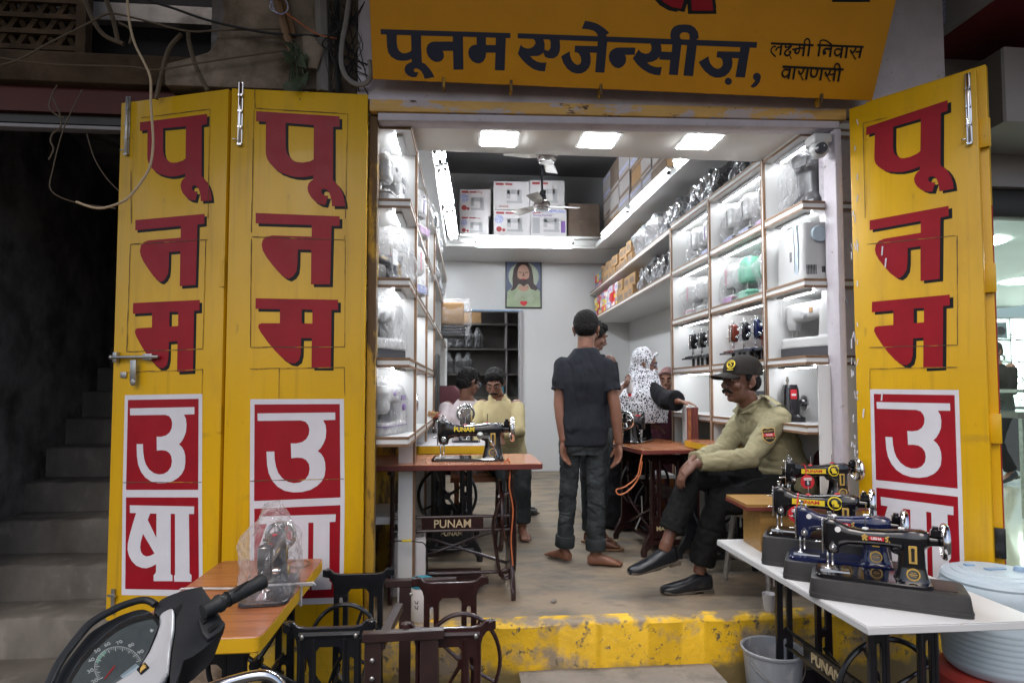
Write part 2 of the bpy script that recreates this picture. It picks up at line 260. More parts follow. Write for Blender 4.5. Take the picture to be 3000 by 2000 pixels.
# ---------------------------------------------------------------- mesh helpers
class MB:
    def __init__(s): s.v = []; s.f = []; s.mi = []; s.m = 0; s.T = Matrix()
    def add(s, vs, fs):
        o = len(s.v); s.v += [s.T @ V(p) for p in vs]; s.f += [[i + o for i in f] for f in fs]; s.mi += [s.m] * len(fs); return s
    def box(s, c, d, rot=None):
        x, y, z = d[0] / 2, d[1] / 2, d[2] / 2
        vs = [V(p) for p in ((-x, -y, -z), (x, -y, -z), (x, y, -z), (-x, y, -z), (-x, -y, z), (x, -y, z), (x, y, z), (-x, y, z))]
        if rot is not None: E_ = Euler(rot).to_matrix(); vs = [E_ @ p for p in vs]
        return s.add([p + V(c) for p in vs], [(0, 3, 2, 1), (4, 5, 6, 7), (0, 1, 5, 4), (1, 2, 6, 5), (2, 3, 7, 6), (3, 0, 4, 7)])
    def bb(s, a, b): return s.box([(a[i] + b[i]) / 2 for i in range(3)], [abs(b[i] - a[i]) for i in range(3)])
    def hexa(s, p):  # eight corners, bottom ring then top ring
        return s.add(p, [(0, 3, 2, 1), (4, 5, 6, 7), (0, 1, 5, 4), (1, 2, 6, 5), (2, 3, 7, 6), (3, 0, 4, 7)])
    def loft(s, secs, n=16, cap=True):  # secs: (centre, u, v, exponent) superellipse rings
        vs, fs = [], []
        for c, u, v, e in secs:
            for k in range(n):
                a = 2 * math.pi * k / n; ca, sa = math.cos(a), math.sin(a)
                q = 2. / e; x = abs(ca) ** q * (1 if ca >= 0 else -1); y = abs(sa) ** q * (1 if sa >= 0 else -1)
                vs.append(V(c) + V(u) * x + V(v) * y)
        m = len(secs)
        for i in range(m - 1):
            for k in range(n):
                a, b = i * n + k, i * n + (k + 1) % n; fs.append((a, b, b + n, a + n))
        if cap: fs.append(tuple(range(n - 1, -1, -1))); fs.append(tuple((m - 1) * n + k for k in range(n)))
        return s.add(vs, fs)
    def tube(s, pts, rad, n=8, cap=True, flat=1.):
        pts = [V(p) for p in pts]; m = len(pts)
        if not hasattr(rad, '__len__'): rad = [rad] * m
        ref = None; secs = []
        for i, p in enumerate(pts):
            t = (pts[min(i + 1, m - 1)] - pts[max(i - 1, 0)])
            if t.length < 1e-9: t = V((0, 0, 1))
            t.normalize()
            if ref is None: ref = V((0, 0, 1)) if abs(t.z) < .9 else V((1, 0, 0)); ref = (ref - t * ref.dot(t)).normalized()
            else:
                ref = ref - t * ref.dot(t); ref = ref.normalized() if ref.length > 1e-6 else t.orthogonal().normalized()
            secs.append((p, t.cross(ref) * rad[i], ref * rad[i] * flat, 2))
        return s.loft(secs, n, cap)
    def cyl(s, p0, p1, r0, r1=None, n=20): return s.tube([p0, p1], [r0, r0 if r1 is None else r1], n)
    def ell(s, c, r, rot=None, n=16, m=10):
        vs, fs = [], []; E_ = Euler(rot).to_matrix() if rot is not None else Matrix.Identity(3)
        for i in range(m + 1):
            th = math.pi * i / m
            for k in range(n):
                a = 2 * math.pi * k / n
                vs.append(V(c) + E_ @ V((r[0] * math.sin(th) * math.cos(a), r[1] * math.sin(th) * math.sin(a), r[2] * math.cos(th))))
        for i in range(m):
            for k in range(n):
                a, b = i * n + k, i * n + (k + 1) % n; fs.append((a, a + n, b + n, b))
        return s.add(vs, fs)
    def lathe(s, prof, c=(0, 0, 0), n=32, axis='Z'):
        vs, fs = [], []
        for r_, h in prof:
            for k in range(n):
                a = 2 * math.pi * k / n; p = (r_ * math.cos(a), r_ * math.sin(a), h)
                if axis == 'X': p = (h, r_ * math.cos(a), r_ * math.sin(a))
                if axis == 'Y': p = (r_ * math.cos(a), h, -r_ * math.sin(a))
                vs.append(V(c) + V(p))
        for i in range(len(prof) - 1):
            for k in range(n):
                a, b = i * n + k, i * n + (k + 1) % n; fs.append((a, b, b + n, a + n))
        return s.add(vs, fs)
    def torus(s, c, R_, r_, axis='X', n=32, m=8, sq=1.):
        prof = [(R_ + r_ * math.cos(2 * math.pi * k / m), r_ * sq * math.sin(2 * math.pi * k / m)) for k in range(m + 1)]
        return s.lathe(prof, c, n, axis)
    def prism(s, poly, y0, y1, holes=None):  # outline in x,z extruded along y
        n = len(poly); vs = [(x, y0, z) for x, z in poly] + [(x, y1, z) for x, z in poly]
        fs = [tuple(range(n)), tuple(range(2 * n - 1, n - 1, -1))] + [(i, i + n, (i + 1) % n + n, (i + 1) % n) for i in range(n)]
        return s.add(vs, fs)
    def build(s, name, mats, parent=None, world=False, smooth=40, bevel=0., seg=2, remesh=0., sm=0, sub=0):
        me = bpy.data.meshes.new(name); vs = s.v
        if parent is not None and world: vs = [p - parent.location for p in vs]
        me.from_pydata([tuple(p) for p in vs], [], s.f)
        ms = mats if isinstance(mats, (list, tuple)) else [mats]
        for q in ms: me.materials.append(mt[q] if isinstance(q, str) else q)
        if len(ms) > 1: me.polygons.foreach_set('material_index', s.mi)
        bm = bmesh.new(); bm.from_mesh(me); bmesh.ops.recalc_face_normals(bm, faces=bm.faces); bm.to_mesh(me); bm.free()
        o = bpy.data.objects.new(name, me); col.objects.link(o)
        if remesh:
            r_ = o.modifiers.new('r', 'REMESH'); r_.mode = 'VOXEL'; r_.voxel_size = remesh; r_.use_smooth_shade = True
            if sm: q = o.modifiers.new('s', 'SMOOTH'); q.factor = .5; q.iterations = sm
        if bevel: b = o.modifiers.new('b', 'BEVEL'); b.width = bevel; b.segments = seg; b.limit_method = 'ANGLE'; b.angle_limit = R(35); b.harden_normals = False
        if sub: q = o.modifiers.new('u', 'SUBSURF'); q.levels = sub; q.render_levels = sub
        if remesh or bevel or sub: bake(o)
        if smooth:
            o.data.polygons.foreach_set('use_smooth', [True] * len(o.data.polygons))
            if smooth < 180: o.data.set_sharp_from_angle(angle=R(smooth))
        if parent is not None: o.parent = parent
        return o
def bake(o):
    dg = bpy.context.evaluated_depsgraph_get(); dg.update()
    me = bpy.data.meshes.new_from_object(o.evaluated_get(dg)); o.modifiers.clear(); old = o.data; o.data = me
    if len(me.materials) == 0:
        for m in old.materials: me.materials.append(m)
def tag(o, label=None, cat=None, group=None, kind=None):
    for k, v in (('label', label), ('category', cat), ('group', group), ('kind', kind)):
        if v: o[k] = v
    return o
def thing(name, label, cat, loc=(0, 0, 0), rz=0., group=None):
    o = bpy.data.objects.new(name, None); col.objects.link(o); o.location = loc; o.rotation_euler = (0, 0, rz); o.empty_display_size = .05
    return tag(o, label, cat, group)
def dup(root, loc, rz=0., label=None, group=None, scale=None):
    r = root.copy(); col.objects.link(r); r.location = loc; r.rotation_euler = (0, 0, rz)
    if scale: r.scale = (scale,) * 3 if isinstance(scale, (int, float)) else scale
    if label: r['label'] = label
    if group: r['group'] = group
    for ch in list(root.children):
        c = ch.copy(); col.objects.link(c); c.parent = r
        for g in list(ch.children): d = g.copy(); col.objects.link(d); d.parent = c
    return r
def recolor(root, frm, to):
    for ch in root.children:
        for o in [ch] + list(ch.children):
            if o.type == 'MESH' and any(m == mt[frm] for m in o.data.materials):
                o.data = o.data.copy()
                for i, m in enumerate(o.data.materials):
                    if m == mt[frm]: o.data.materials[i] = mt[to]
def struct(name, mb, mats, **k): return tag(mb.build(name, mats, **k), kind='structure')
def solo(name, mb, mats, label, cat, group=None, **k):   # a thing that is one mesh, its origin at its base
    vs = mb.v; c = V(((min(p.x for p in vs) + max(p.x for p in vs)) / 2, (min(p.y for p in vs) + max(p.y for p in vs)) / 2, min(p.z for p in vs)))
    mb.v = [p - c for p in vs]; o = mb.build(name, mats, **k); o.location = c
    return tag(o, label, cat, group)
def flatpoly(name, outlines, mat, frame, thick=.002, parent=None):
    """painted shape: closed outlines (holes by even-odd), frame(x,y)->point; extruded a hair off its board"""
    cu = bpy.data.curves.new(name, 'CURVE'); cu.dimensions = '2D'; cu.fill_mode = 'BOTH'
    for ol in outlines:
        sp = cu.splines.new('POLY'); sp.points.add(len(ol) - 1); sp.use_cyclic_u = True
        for i, (x, y) in enumerate(ol): sp.points[i].co = (x, y, 0, 1)
    o = bpy.data.objects.new(name, cu); dg = bpy.context.evaluated_depsgraph_get()
    me = bpy.data.meshes.new_from_object(o)
    pts = [V(p.co) for p in me.vertices]; me.vertices.foreach_set('co', [c for p in pts for c in frame(p.x, p.y)])
    me.materials.clear(); me.materials.append(mt[mat] if isinstance(mat, str) else mat); me.name = name
    ob = bpy.data.objects.new(name, me); col.objects.link(ob)
    if parent is not None: ob.parent = parent
    bpy.data.objects.remove(o)
    return ob
def text(name, s, mat, size, M4, parent=None, ext=.0012, bold=0., sx=1., align='CENTER'):
    cu = bpy.data.curves.new(name, 'FONT'); cu.body = s; cu.size = size; cu.align_x = align; cu.align_y = 'CENTER'; cu.extrude = ext; cu.offset = bold
    o = bpy.data.objects.new(name, cu); me = bpy.data.meshes.new_from_object(o); bpy.data.objects.remove(o)
    me.transform(M4 @ Matrix.Diagonal((sx, 1, 1, 1))); me.materials.clear(); me.materials.append(mt[mat]); me.name = name
    ob = bpy.data.objects.new(name, me); col.objects.link(ob)
    if parent is not None: ob.parent = parent
    return ob
FRONT = Matrix.Rotation(R(90), 4, 'X')          # text that faces -y
def at4(x, y, z, rot=FRONT): return Matrix.Translation((x, y, z)) @ rot
def smooth_pts(pts, k=3):
    """Catmull-Rom through points"""
    pts = [V(p) for p in pts]; out = []
    for i in range(len(pts) - 1):
        p0, p1, p2, p3 = pts[max(i - 1, 0)], pts[i], pts[i + 1], pts[min(i + 2, len(pts) - 1)]
        for j in range(k):
            t = j / k; out.append(.5 * ((2 * p1) + (p2 - p0) * t + (2 * p0 - 5 * p1 + 4 * p2 - p3) * t * t + (3 * p1 - p0 - 3 * p2 + p3) * t ** 3))
    out.append(pts[-1]); return out

ORD = ['first', 'second', 'third', 'fourth', 'fifth', 'sixth', 'seventh', 'eighth', 'ninth', 'tenth', 'eleventh', 'twelfth', 'thirteenth', 'fourteenth', 'fifteenth']
LEV = ['lowest', 'second', 'top']
# ================================================================ SETTING: street, steps, shop shell, neighbours
Zs = -.42
struct('street', MB().add([(-60, -60, Zs), (60, -60, Zs), (60, 60, Zs), (-60, 60, Zs)], [(0, 1, 2, 3)]), 'street')
struct('shop_floor', MB().bb((-.82, .10, -.3), (2.7, 8.2, 0)), 'floor')
def rough_slab(a, b, nx, amp):
    nx = int(nx); m = MB()
    prof = [(a[1], a[2]), (a[1], b[2] - .02), (a[1] + .012, b[2] - .006), (a[1] + .03, b[2]), (b[1], b[2])]
    vs, fs = [], []
    for i in range(nx + 1):
        x = a[0] + (b[0] - a[0]) * i / nx
        for j, (y, z) in enumerate(prof):
            q = noise.noise(V((x * 7, j * .7, 1.3))) * amp + noise.noise(V((x * 31, j, 4))) * amp * .4
            vs.append((x, y + (q if j < 4 else 0), z + (q * .5 if 0 < j < 4 else 0)))
    k = len(prof)
    for i in range(nx):
        for j in range(k - 1): fs.append((i * k + j, (i + 1) * k + j, (i + 1) * k + j + 1, i * k + j + 1))
    return m.add(vs, fs)
struct('shop_step', rough_slab((-1.10, .065, Zs), (2.75, .16, .003), 160, .008), 'step')
struct('lower_step', rough_slab((.30, -.95, Zs), (1.27, .075, -.225), 40, .008), 'concrete')

shop = thing('shop_building', 'narrow sewing machine shop with white interior behind yellow folding doors', 'shop', (.85, .1, 0))
def sp(name, mb, mat, **k): return mb.build(name, mat, parent=shop, world=True, **k)
WL, WR, BW, CZ = -.76, 2.47, 5.71, 4.25          # inner faces: left wall, right wall, back wall, ceiling
sp('side_wall', MB().bb((WL - .12, .12, 0), (WL, BW, CZ)), 'pvc'); sp('side_wall', MB().bb((WR, .12, 0), (WR + .12, BW, CZ)), 'pvc')
XL, XR, DH = -.16, .86, 2.265
b = MB(); b.bb((WL, BW, DH), (WR, BW + .1, CZ)); b.bb((XR, BW, 0), (WR, BW + .1, DH)); b.bb((WL, BW, 0), (XL, BW + .1, DH))
for i in range(70): x = WL + .02 + i * .046; b.box((x, BW - .0015, 2.63), (.03, .004, .68))   # ribs of the grooved panel
for i in range(37):
    x = .88 + i * .042; b.box((x, BW - .0015, 1.13), (.028, .003, 2.25))
sp('back_wall', b, 'pvc', smooth=0)
b = MB(); b.bb((XR - .002, BW - .05, 0), (XR + .05, BW, DH)); sp('door_frame', b, 'greywall')
sp('door_head', MB().bb((XL - .2, BW - .04, DH), (XR + .05, BW - .001, DH + .022)), 'jugb')
sp('ceiling', MB().bb((WL, .12, CZ), (WR, 8.2, CZ + .1)), 'ceil')
sp('soffit', MB().bb((WL, .112, 2.545), (WR, .56, 2.60)), 'soffit', bevel=.002)
sp('fascia', MB().bb((WL, .54, 2.60), (WR, .56, CZ)), 'ceil')
LF = 4.78
sp('loft', MB().bb((WL, LF, 2.98), (WR, BW, 3.11)), 'lam')
b = MB(); b.bb((-.12, LF - .025, 3.015), (1.80, LF - .001, 3.075)); b.bb((-.12, LF - .12, 3.088), (1.80, LF - .001, 3.108)); sp('loft_trim', b, 'lam', bevel=.002)
def ledge(p0, p1, wallx, name='ledge'):
    b = MB(); z0, z1 = 2.98, 3.04
    b.hexa([(p0[0], p0[1], z0), (wallx, p0[1], z0), (wallx, p1[1], z0), (p1[0], p1[1], z0), (p0[0], p0[1], z1), (wallx, p0[1], z1), (wallx, p1[1], z1), (p1[0], p1[1], z1)])
    sp(name, b, 'lam', bevel=.003)
ledge((1.85, .58), (1.76, LF - .03), WR); ledge((-.22, .58), (-.16, LF - .03), WL)
def tilt(x0, x1, y0, y1, zl, zr, h):
    g = lambda x: zl + (zr - zl) * (x - x0) / (x1 - x0)
    return [(x0, y0, g(x0)), (x1, y0, g(x1)), (x1, y1, g(x1)), (x0, y1, g(x0)), (x0, y0, g(x0) + h), (x1, y0, g(x1) + h), (x1, y1, g(x1) + h), (x0, y1, g(x0) + h)]
sp('lintel', MB().hexa(tilt(-.44, 2.03, .0, .111, 2.515, 2.565, .062)), 'lintel', bevel=.008)
sp('lintel_strip', MB().hexa(tilt(-.40, 1.995, .008, .10, 2.474, 2.524, .039)), 'lav', bevel=.006)
sp('upper_wall', MB().hexa(tilt(-.5, 2.60, .012, .12, 2.578, 2.64, 1.32)), 'lav')
sp('jamb', MB().bb((1.962, .004, 0), (2.0, .112, 2.52)), 'lav', bevel=.006)
sp('jamb', MB().bb((-.446, .038, 0), (-.402, .113, 2.51)), 'oldwood', bevel=.006)
sp('pier', MB().bb((-1.30, .14, Zs), (-.45, .26, 2.62)), 'plaster'); sp('pier', MB().bb((2.004, .12, Zs), (2.60, .22, 2.62)), 'lav')
b = MB()
b.bb((-4.6, -1.75, 3.62), (2.75, .012, 3.78)); sp('added_shade_slab', b, 'plaster')  # unseen overhang, added to keep sky light off the sign and upper facade
# storeroom behind the back door
b = MB(); b.bb((-1.3, 8.1, 0), (2.4, 8.2, 4.25)); b.bb((-1.4, BW + .1, 0), (-1.3, 8.2, 4.25)); b.bb((2.4, BW + .1, 0), (2.5, 8.2, 4.25)); sp('storeroom_wall', b, 'greydark')

# ------------------------------------------------ Devanagari letter outlines (traced from the paint)
PU = [[(233,122),(1358,193),(1358,335),(1270,335),(1268,1050),(1300,1085),(1340,1125),(1375,1180),(1405,1245),(1425,1320),(1435,1405),(1255,1405),(1250,1330),(1235,1270),(1215,1215),(1180,1182),(1140,1170),(1114,1185),(1110,1215),(1130,1245),(1170,1264),(1205,1266),(1165,1390),(1090,1375),(1020,1335),(965,1275),(930,1210),(922,1150),(940,1095),(970,1065),(1000,1045),(1000,990),(940,1005),(850,1015),(750,1010),(650,985),(560,950),(480,895),(420,830),(380,770),(362,700),(360,640),(365,265),(233,258)],
      [(628,280),(1010,312),(1005,775),(960,800),(860,817),(780,810),(740,795),(690,755),(650,700),(632,630),(628,560)]]
NA = [[(155,75),(925,107),(925,195),(850,195),(838,730),(662,730),(664,415),(540,412),(538,540),(530,610),(500,655),(460,680),(420,665),(370,625),(310,555),(250,475),(220,420),(210,370),(220,325),(250,295),(310,283),(667,293),(667,187),(155,172)]]
MA = [[(155,858),(910,872),(910,965),(850,965),(843,1495),(665,1495),(668,1225),(570,1225),(567,1370),(550,1430),(510,1458),(460,1450),(400,1410),(330,1340),(260,1255),(200,1170),(178,1125),(185,1095),(210,1088),(375,1088),(375,958),(153,955)],
      [(575,960),(673,965),(673,1090),(575,1090)]]
UU = [[(203,310),(1100,295),(1100,395),(958,400),(985,460),(993,540),(985,640),(960,710),(925,775),(890,812),(930,850),(958,900),(975,970),(977,1060),(965,1150),(930,1220),(880,1275),(800,1325),(700,1350),(600,1350),(500,1325),(420,1270),(360,1190),(320,1090),(303,980),(298,808),(388,808),(392,920),(405,1010),(430,1090),(475,1160),(540,1210),(610,1230),(680,1222),(740,1185),(780,1125),(793,1050),(785,980),(755,930),(710,900),(650,893),(583,900),(580,705),(640,707),(710,690),(760,650),(790,590),(797,520),(785,465),(755,420),(700,402),(205,407)]]
SHA = [[(200,230),(1097,252),(1095,357),(1025,357),(1030,1180),(1058,1205),(1055,1295),(820,1293),(818,1215),(833,1195),(835,355),(775,352),(772,1190),(797,1208),(797,1287),(537,1287),(535,1205),(568,1170),(572,1055),(500,1090),(440,1108),(370,1103),(290,1070),(230,1010),(190,940),(168,850),(172,760),(195,660),(240,500),(290,340),(202,338)],
       [(490,347),(578,350),(575,685),(455,435)], [(388,630),(550,905),(490,935),(440,945),(390,925),(358,880),(348,820),(355,750)]]
def unit(outl, tl, tr, br, bl):
    """traced outline -> unit square, given the corners of its cell in the same trace (bilinear, corners near-rectangular)"""
    res = []
    for ol in outl:
        q = []
        for x, y in ol:
            v_ = .5
            for _ in range(6):
                xl = tl[0] + (bl[0] - tl[0]) * v_; xr = tr[0] + (br[0] - tr[0]) * v_; u_ = (x - xl) / (xr - xl)
                yt = tl[1] + (tr[1] - tl[1]) * u_; yb = bl[1] + (br[1] - bl[1]) * u_; v_ = (y - yt) / (yb - yt)
            q.append((u_, v_))
        res.append(q)
    return res
uPU = unit(PU, (233,122), (1497,200), (1497,1458), (233,1400)); uNA = unit(NA, (155,75), (945,110), (945,758), (155,735)); uMA = unit(MA, (155,858), (942,872), (942,1530), (155,1510))
uUU = unit(UU, (125,125), (1203,110), (1198,1490), (95,1490)); uSHA = unit(SHA, (93,62), (1200,70), (1205,1500), (78,1480))

def door(name, label, A, B_, z0, z1, cells, boxes, lines, thick=.036, parts=None):
    A, B_ = V(A), V(B_); ax = (B_ - A); W = ax.length; rz = math.atan2(ax.y, ax.x)
    t = thing(name, label, 'door', (A.x, A.y, z0), rz, 'yellow folding doors of the shop')
    nrm = V((math.sin(rz), -math.cos(rz), 0)); H = z1 - z0
    def loc(px, py):
        p = onP(px, py, V((A.x, A.y, 0)), nrm) - V((A.x, A.y, z0)); return p.dot(V((math.cos(rz), math.sin(rz), 0))), p.z
    b = MB(); b.bb((0, 0, 0), (W, thick, H)); b.build('leaf', 'door', t, bevel=.004)
    fr = lambda d: (lambda x, y: (x, -d, y))
    def put(nm, outl, quad, mat, d, off=(0, 0)):
        (x0, y0), (x1, y1), (x2, y2), (x3, y3) = [loc(*q) for q in quad]
        mp = lambda u, v: ((x0 * (1 - u) + x1 * u) * (1 - v) + (x3 * (1 - u) + x2 * u) * v + off[0], (y0 * (1 - u) + y1 * u) * (1 - v) + (y3 * (1 - u) + y2 * u) * v + off[1])
        flatpoly(nm, [[mp(u, v) for u, v in ol] for ol in outl], mat, fr(d), parent=t)
    for o_, quad in cells:
        put('letter_shadow', o_, quad, 'blackp', .0007, (.0135, -.0135)); put('letter', o_, quad, 'red', .0014)
    for o_, quad, inner in boxes:
        sq = [[(0, 0), (1, 0), (1, 1), (0, 1)]]; put('white_border', sq, quad, 'whitep', .0007)
        put('red_panel', [[(inner[0], inner[1]), (inner[2], inner[1]), (inner[2], inner[3]), (inner[0], inner[3])]], quad, 'red', .0014)
        put('white_letter', o_, quad, 'whitep', .0021)
    if lines:
        b = MB()
        for (a, c) in lines:
            p, q = loc(*a), loc(*c); d = V((q[0] - p[0], 0, q[1] - p[1])); L_ = d.length; n_ = max(2, int(L_ / .03)); prev = None
            for i in range(n_ + 1):
                s_ = i / n_; wob = noise.noise(V((p[0] * 9 + s_ * L_ * 14, p[1] * 5, 2))) * .002; wd = .0012 + .0022 * abs(noise.noise(V((s_ * L_ * 23, p[0] * 7, 9))))
                nn = V((-d.z, 0, d.x)).normalized(); cpt = V((p[0], -.0028, p[1])) + d * s_ + nn * wob; cur = (cpt - nn * wd, cpt + nn * wd)
                if prev: b.add([prev[0], prev[1], cur[1], cur[0]], [(0, 1, 2, 3)])
                prev = cur
        b.build('panel_crack', 'oldwood', t, smooth=0)
    return t, loc, W, H
def bolt(t, x, z, L_, d=-.006, mat='chrome'):
    b = MB(); b.bb((x - .011, d, z - L_), (x + .011, -.0005, z)); b.bb((x - .007, d - .010, z - L_ + .005), (x + .007, d, z - .005)) if mat == 'steel' else None
    b.cyl((x, d - .006, z - L_ + .004), (x, d - .006, z - .004), .006, n=10)
    for k in (0.03, .3, .55, .8): b.bb((x - .010, d - .011, z - L_ * (1 - k) - .012), (x + .010, d, z - L_ * (1 - k)))
    b.cyl((x - .012, d - .008, z - L_ * .92), (x - .03, d - .012, z - L_ * .92), .004, n=8)
    b.build('tower_bolt', mat, t, bevel=.001, seg=1)
IN1 = (.045, .05, .955, .965)
d2, loc2, W2, H2 = door('folding_door', 'yellow door leaf beside the shop opening, partly behind the bagged machine on the table', (-1.093, .0, 0), (-.448, .004, 0), .03, 2.6,
    [(uPU, [(750.5,326.5),(1024.6,343),(1024.6,616),(750.5,604)]), (uNA, [(749.4,624),(1001.4,635),(1001,842),(748,834)]), (uMA, [(749.4,873.7),(1000.5,878),(1000.5,1088),(749,1081)])],
    [(uUU, [(733.5,1168.8),(1007.6,1168),(1010,1466),(732,1478)], IN1), (uSHA, [(732,1478),(1010,1466),(1006,1766),(732,1775)], (.047, .04, .955, .94))],
    [((747,318),(1019,335)), ((1019,335),(1012,640)), ((747,300),(747,318)), ((744,320),(737,680)), ((1012,690),(1009,700)), ((738,694),(1012,703)), ((1012,703),(1010,1018)), ((737,700),(734,1017)), ((734,1017),(1010,1016)), ((733,1080),(1009,1076)), ((1009,1076),(1010,1160)), ((818,1080),(817,1165)), ((733,1408),(1008,1402)), ((747,300),(747,262))])
bolt(d2, .045, 2.60, .31)
d1, loc1, W1, H1 = door('folding_door', 'yellow door leaf angled back beside the dark staircase, with an iron latch at half height', (-1.706, .207, 0), (-1.11, .006, 0), .03, 2.6,
    [(uPU, [(410.7,359),(632.6,331),(632.6,598),(410,602)]), (uNA, [(397,645),(605,627),(603,842),(396,849)]), (uMA, [(390.6,887.5),(594,878),(592,1097),(389,1100)])],
    [(uUU, [(366,1157),(593,1153),(592,1444),(359.5,1444)], IN1), (uSHA, [(359.5,1444),(592,1444),(594.7,1746),(356.4,1741.6)], (.047, .04, .955, .94))],
    [((415,346),(616,321)), ((616,321),(610,640)), ((386,655),(384,500)), ((383,716),(610,702)), ((604,702),(595,1020)), ((372,1030),(595,1022)), ((372,1030),(383,716)), ((595,1080),(592,1155)), ((372,1090),(595,1082)), ((360,1412),(592,1412))])
x_, z_ = loc1(362, 300); bolt(d1, .05, 2.595, .30, mat='steel')
x0, z0 = loc1(337, 1047); x1, z1 = loc1(472, 1045)
b = MB(); b.cyl((x0, -.022, z0), (x1, -.016, z1), .008, n=10); b.ell((x0, -.022, z0), (.011, .011, .011)); b.box((x0 + .02, -.012, z0), (.022, .022, .05)); b.box((x1 - .06, -.012, z1), (.05, .02, .03)); b.build('latch_bar', 'steel', d1, bevel=.001)
b = MB(); xx, zz = loc1(403, 1085); b.box((xx, -.026, zz), (.034, .006, .10)); b.ell((xx, -.026, zz - .055), (.017, .004, .02)); b.build('latch_hasp', 'steel', d1, bevel=.002)
b = MB(); xx, zz = loc1(364, 1098); b.box((xx, -.004, zz), (.036, .006, .028)); b.build('keeper_plate', 'steel', d1, bevel=.001)
b = MB(); xx, zz = loc1(334, 1760); b.box((xx, -.005, zz), (.02, .008, .12)); b.box((xx, -.014, zz + .03), (.045, .008, .01)); b.build('tower_bolt', 'steel', d1)
for py in (800, 1225):   # butt hinges between the two leaves
    b = MB(); xx, zz = loc1(655, py); b.box((W1 - .012, -.002, zz), (.022, .004, .13)); b.cyl((W1, -.004, zz - .065), (W1, -.004, zz + .065), .006, n=8); b.build('hinge', 'door', d1)
d3, loc3, W3, H3 = door('folding_door', 'yellow door leaf opened towards the street behind the guard and the water cooler', (2.006, -.052, 0), (2.328, -.478, 0), .03, 2.6,
    [(uPU, [(2538,373),(2809,283),(2809,562),(2535,600)]), (uNA, [(2548,646),(2785.7,602.7),(2788,822),(2548,842)]), (uMA, [(2555,884),(2793,861.6),(2795,1086),(2553,1092)])],
    [(uUU, [(2549,1139.7),(2809,1142),(2819,1442),(2556,1413)], IN1), (uSHA, [(2556,1413),(2819,1442),(2830,1790),(2562,1740)], (.047, .04, .955, .94))],
    [((2529,362),(2535,640)), ((2529,362),(2600,345)), ((2540,716),(2800,690)), ((2805,690),(2806,1010)), ((2546,1018),(2806,1010)), ((2549,1080),(2806,1075)), ((2549,1080),(2549,1140))])
xx, zz = loc3(2838, 300); bolt(d3, xx, H3 - .01, .33)
b = MB()
random.seed(3)
for i in range(34):
    xx, zz = loc3(random.choice((2495, 2505, 2512, 2500)), 330 + 1000 * random.random() ** .8); b.box((xx, -.001, zz), (.003 + .003 * random.random(), .0016, .012 + .03 * random.random()), (0, R(random.uniform(-14, 14)), 0))
for px, py in ((2585, 735), (2595, 770), (2530, 1210), (2584, 1160)): xx, zz = loc3(px, py); b.box((xx, -.0026, zz), (.006, .0016, .045), (0, R(6), 0))
b.build('paint_drip', 'whitep', d3, smooth=0)
d4 = thing('folding_door', 'yellow door leaf folded behind the one at the water cooler, only its edge in sight', 'door', (2.385, -.47, .03), d3.rotation_euler.z, 'yellow folding doors of the shop')
b = MB(); b.bb((-.50, .0, 0), (0.0, .036, 2.6)); b.build('leaf', 'door', d4, bevel=.004)
b = MB(); b.bb((.0, .006, .2), (.003, .018, 1.95)); b.build('edge_stripe', 'red', d4)
for z in (2.28, 1.62, .95, .45):
    b = MB(); b.box((-.02, -.012, z), (.05, .02, .13)); b.cyl((.002, -.006, z - .065), (.002, -.006, z + .065), .008, n=8); b.build('hinge', 'door' if z > .5 else 'castb', d4, bevel=.001)

# ------------------------------------------------ the big sign over the opening, leaning out at the top
S0 = onY(1092, 238, -.075); S1 = onY(2545, 285, -.075); TILT = R(25)
SW = S1.x - S0.x + .02; zS = (S0.z + S1.z) / 2 - .004
sg = thing('shop_sign', 'big yellow signboard over the opening with dark blue Hindi lettering, leaning outward', 'sign', (S0.x, -.075, zS))
sn = V((0, -math.cos(TILT), -math.sin(TILT))); sup = V((0, -math.sin(TILT), math.cos(TILT))); sO = V((S0.x, -.075, zS))
def sloc(px, py): p = onP(px, py, sO, sn) - sO; return p.x, p.dot(sup)
sfr = lambda d: (lambda x, y: V((x, 0, 0)) + sup * y + sn * d)
b = MB(); f = sfr(0)
SHT = 1.25
b.hexa([f(0, 0), f(SW, 0), f(SW, 0) - sn * .03, f(0, 0) - sn * .03, f(-.0, SHT), f(SW, SHT), f(SW, SHT) - sn * .03, f(-.0, SHT) - sn * .03]); b.build('board', 'sign', sg, bevel=.004)
for px in (1300, 1497, 1760, 2412): x, y = sloc(px, 250); b = MB(); b.box((x, .015, -.006), (.013, .06, .05)); b.build('bracket', 'oldwood', sg, bevel=.002)
za = lambda pts: [(1090 + x / 3.92, 60 + y / 3.92) for x, y in pts]; zb = lambda pts: [(1640 + x / 3.92, y / 3.92) for x, y in pts]
circ = lambda cx, cy, r_, n=20: [(cx + r_ * math.cos(2 * math.pi * k / n), cy + r_ * math.sin(2 * math.pi * k / n)) for k in range(n)]
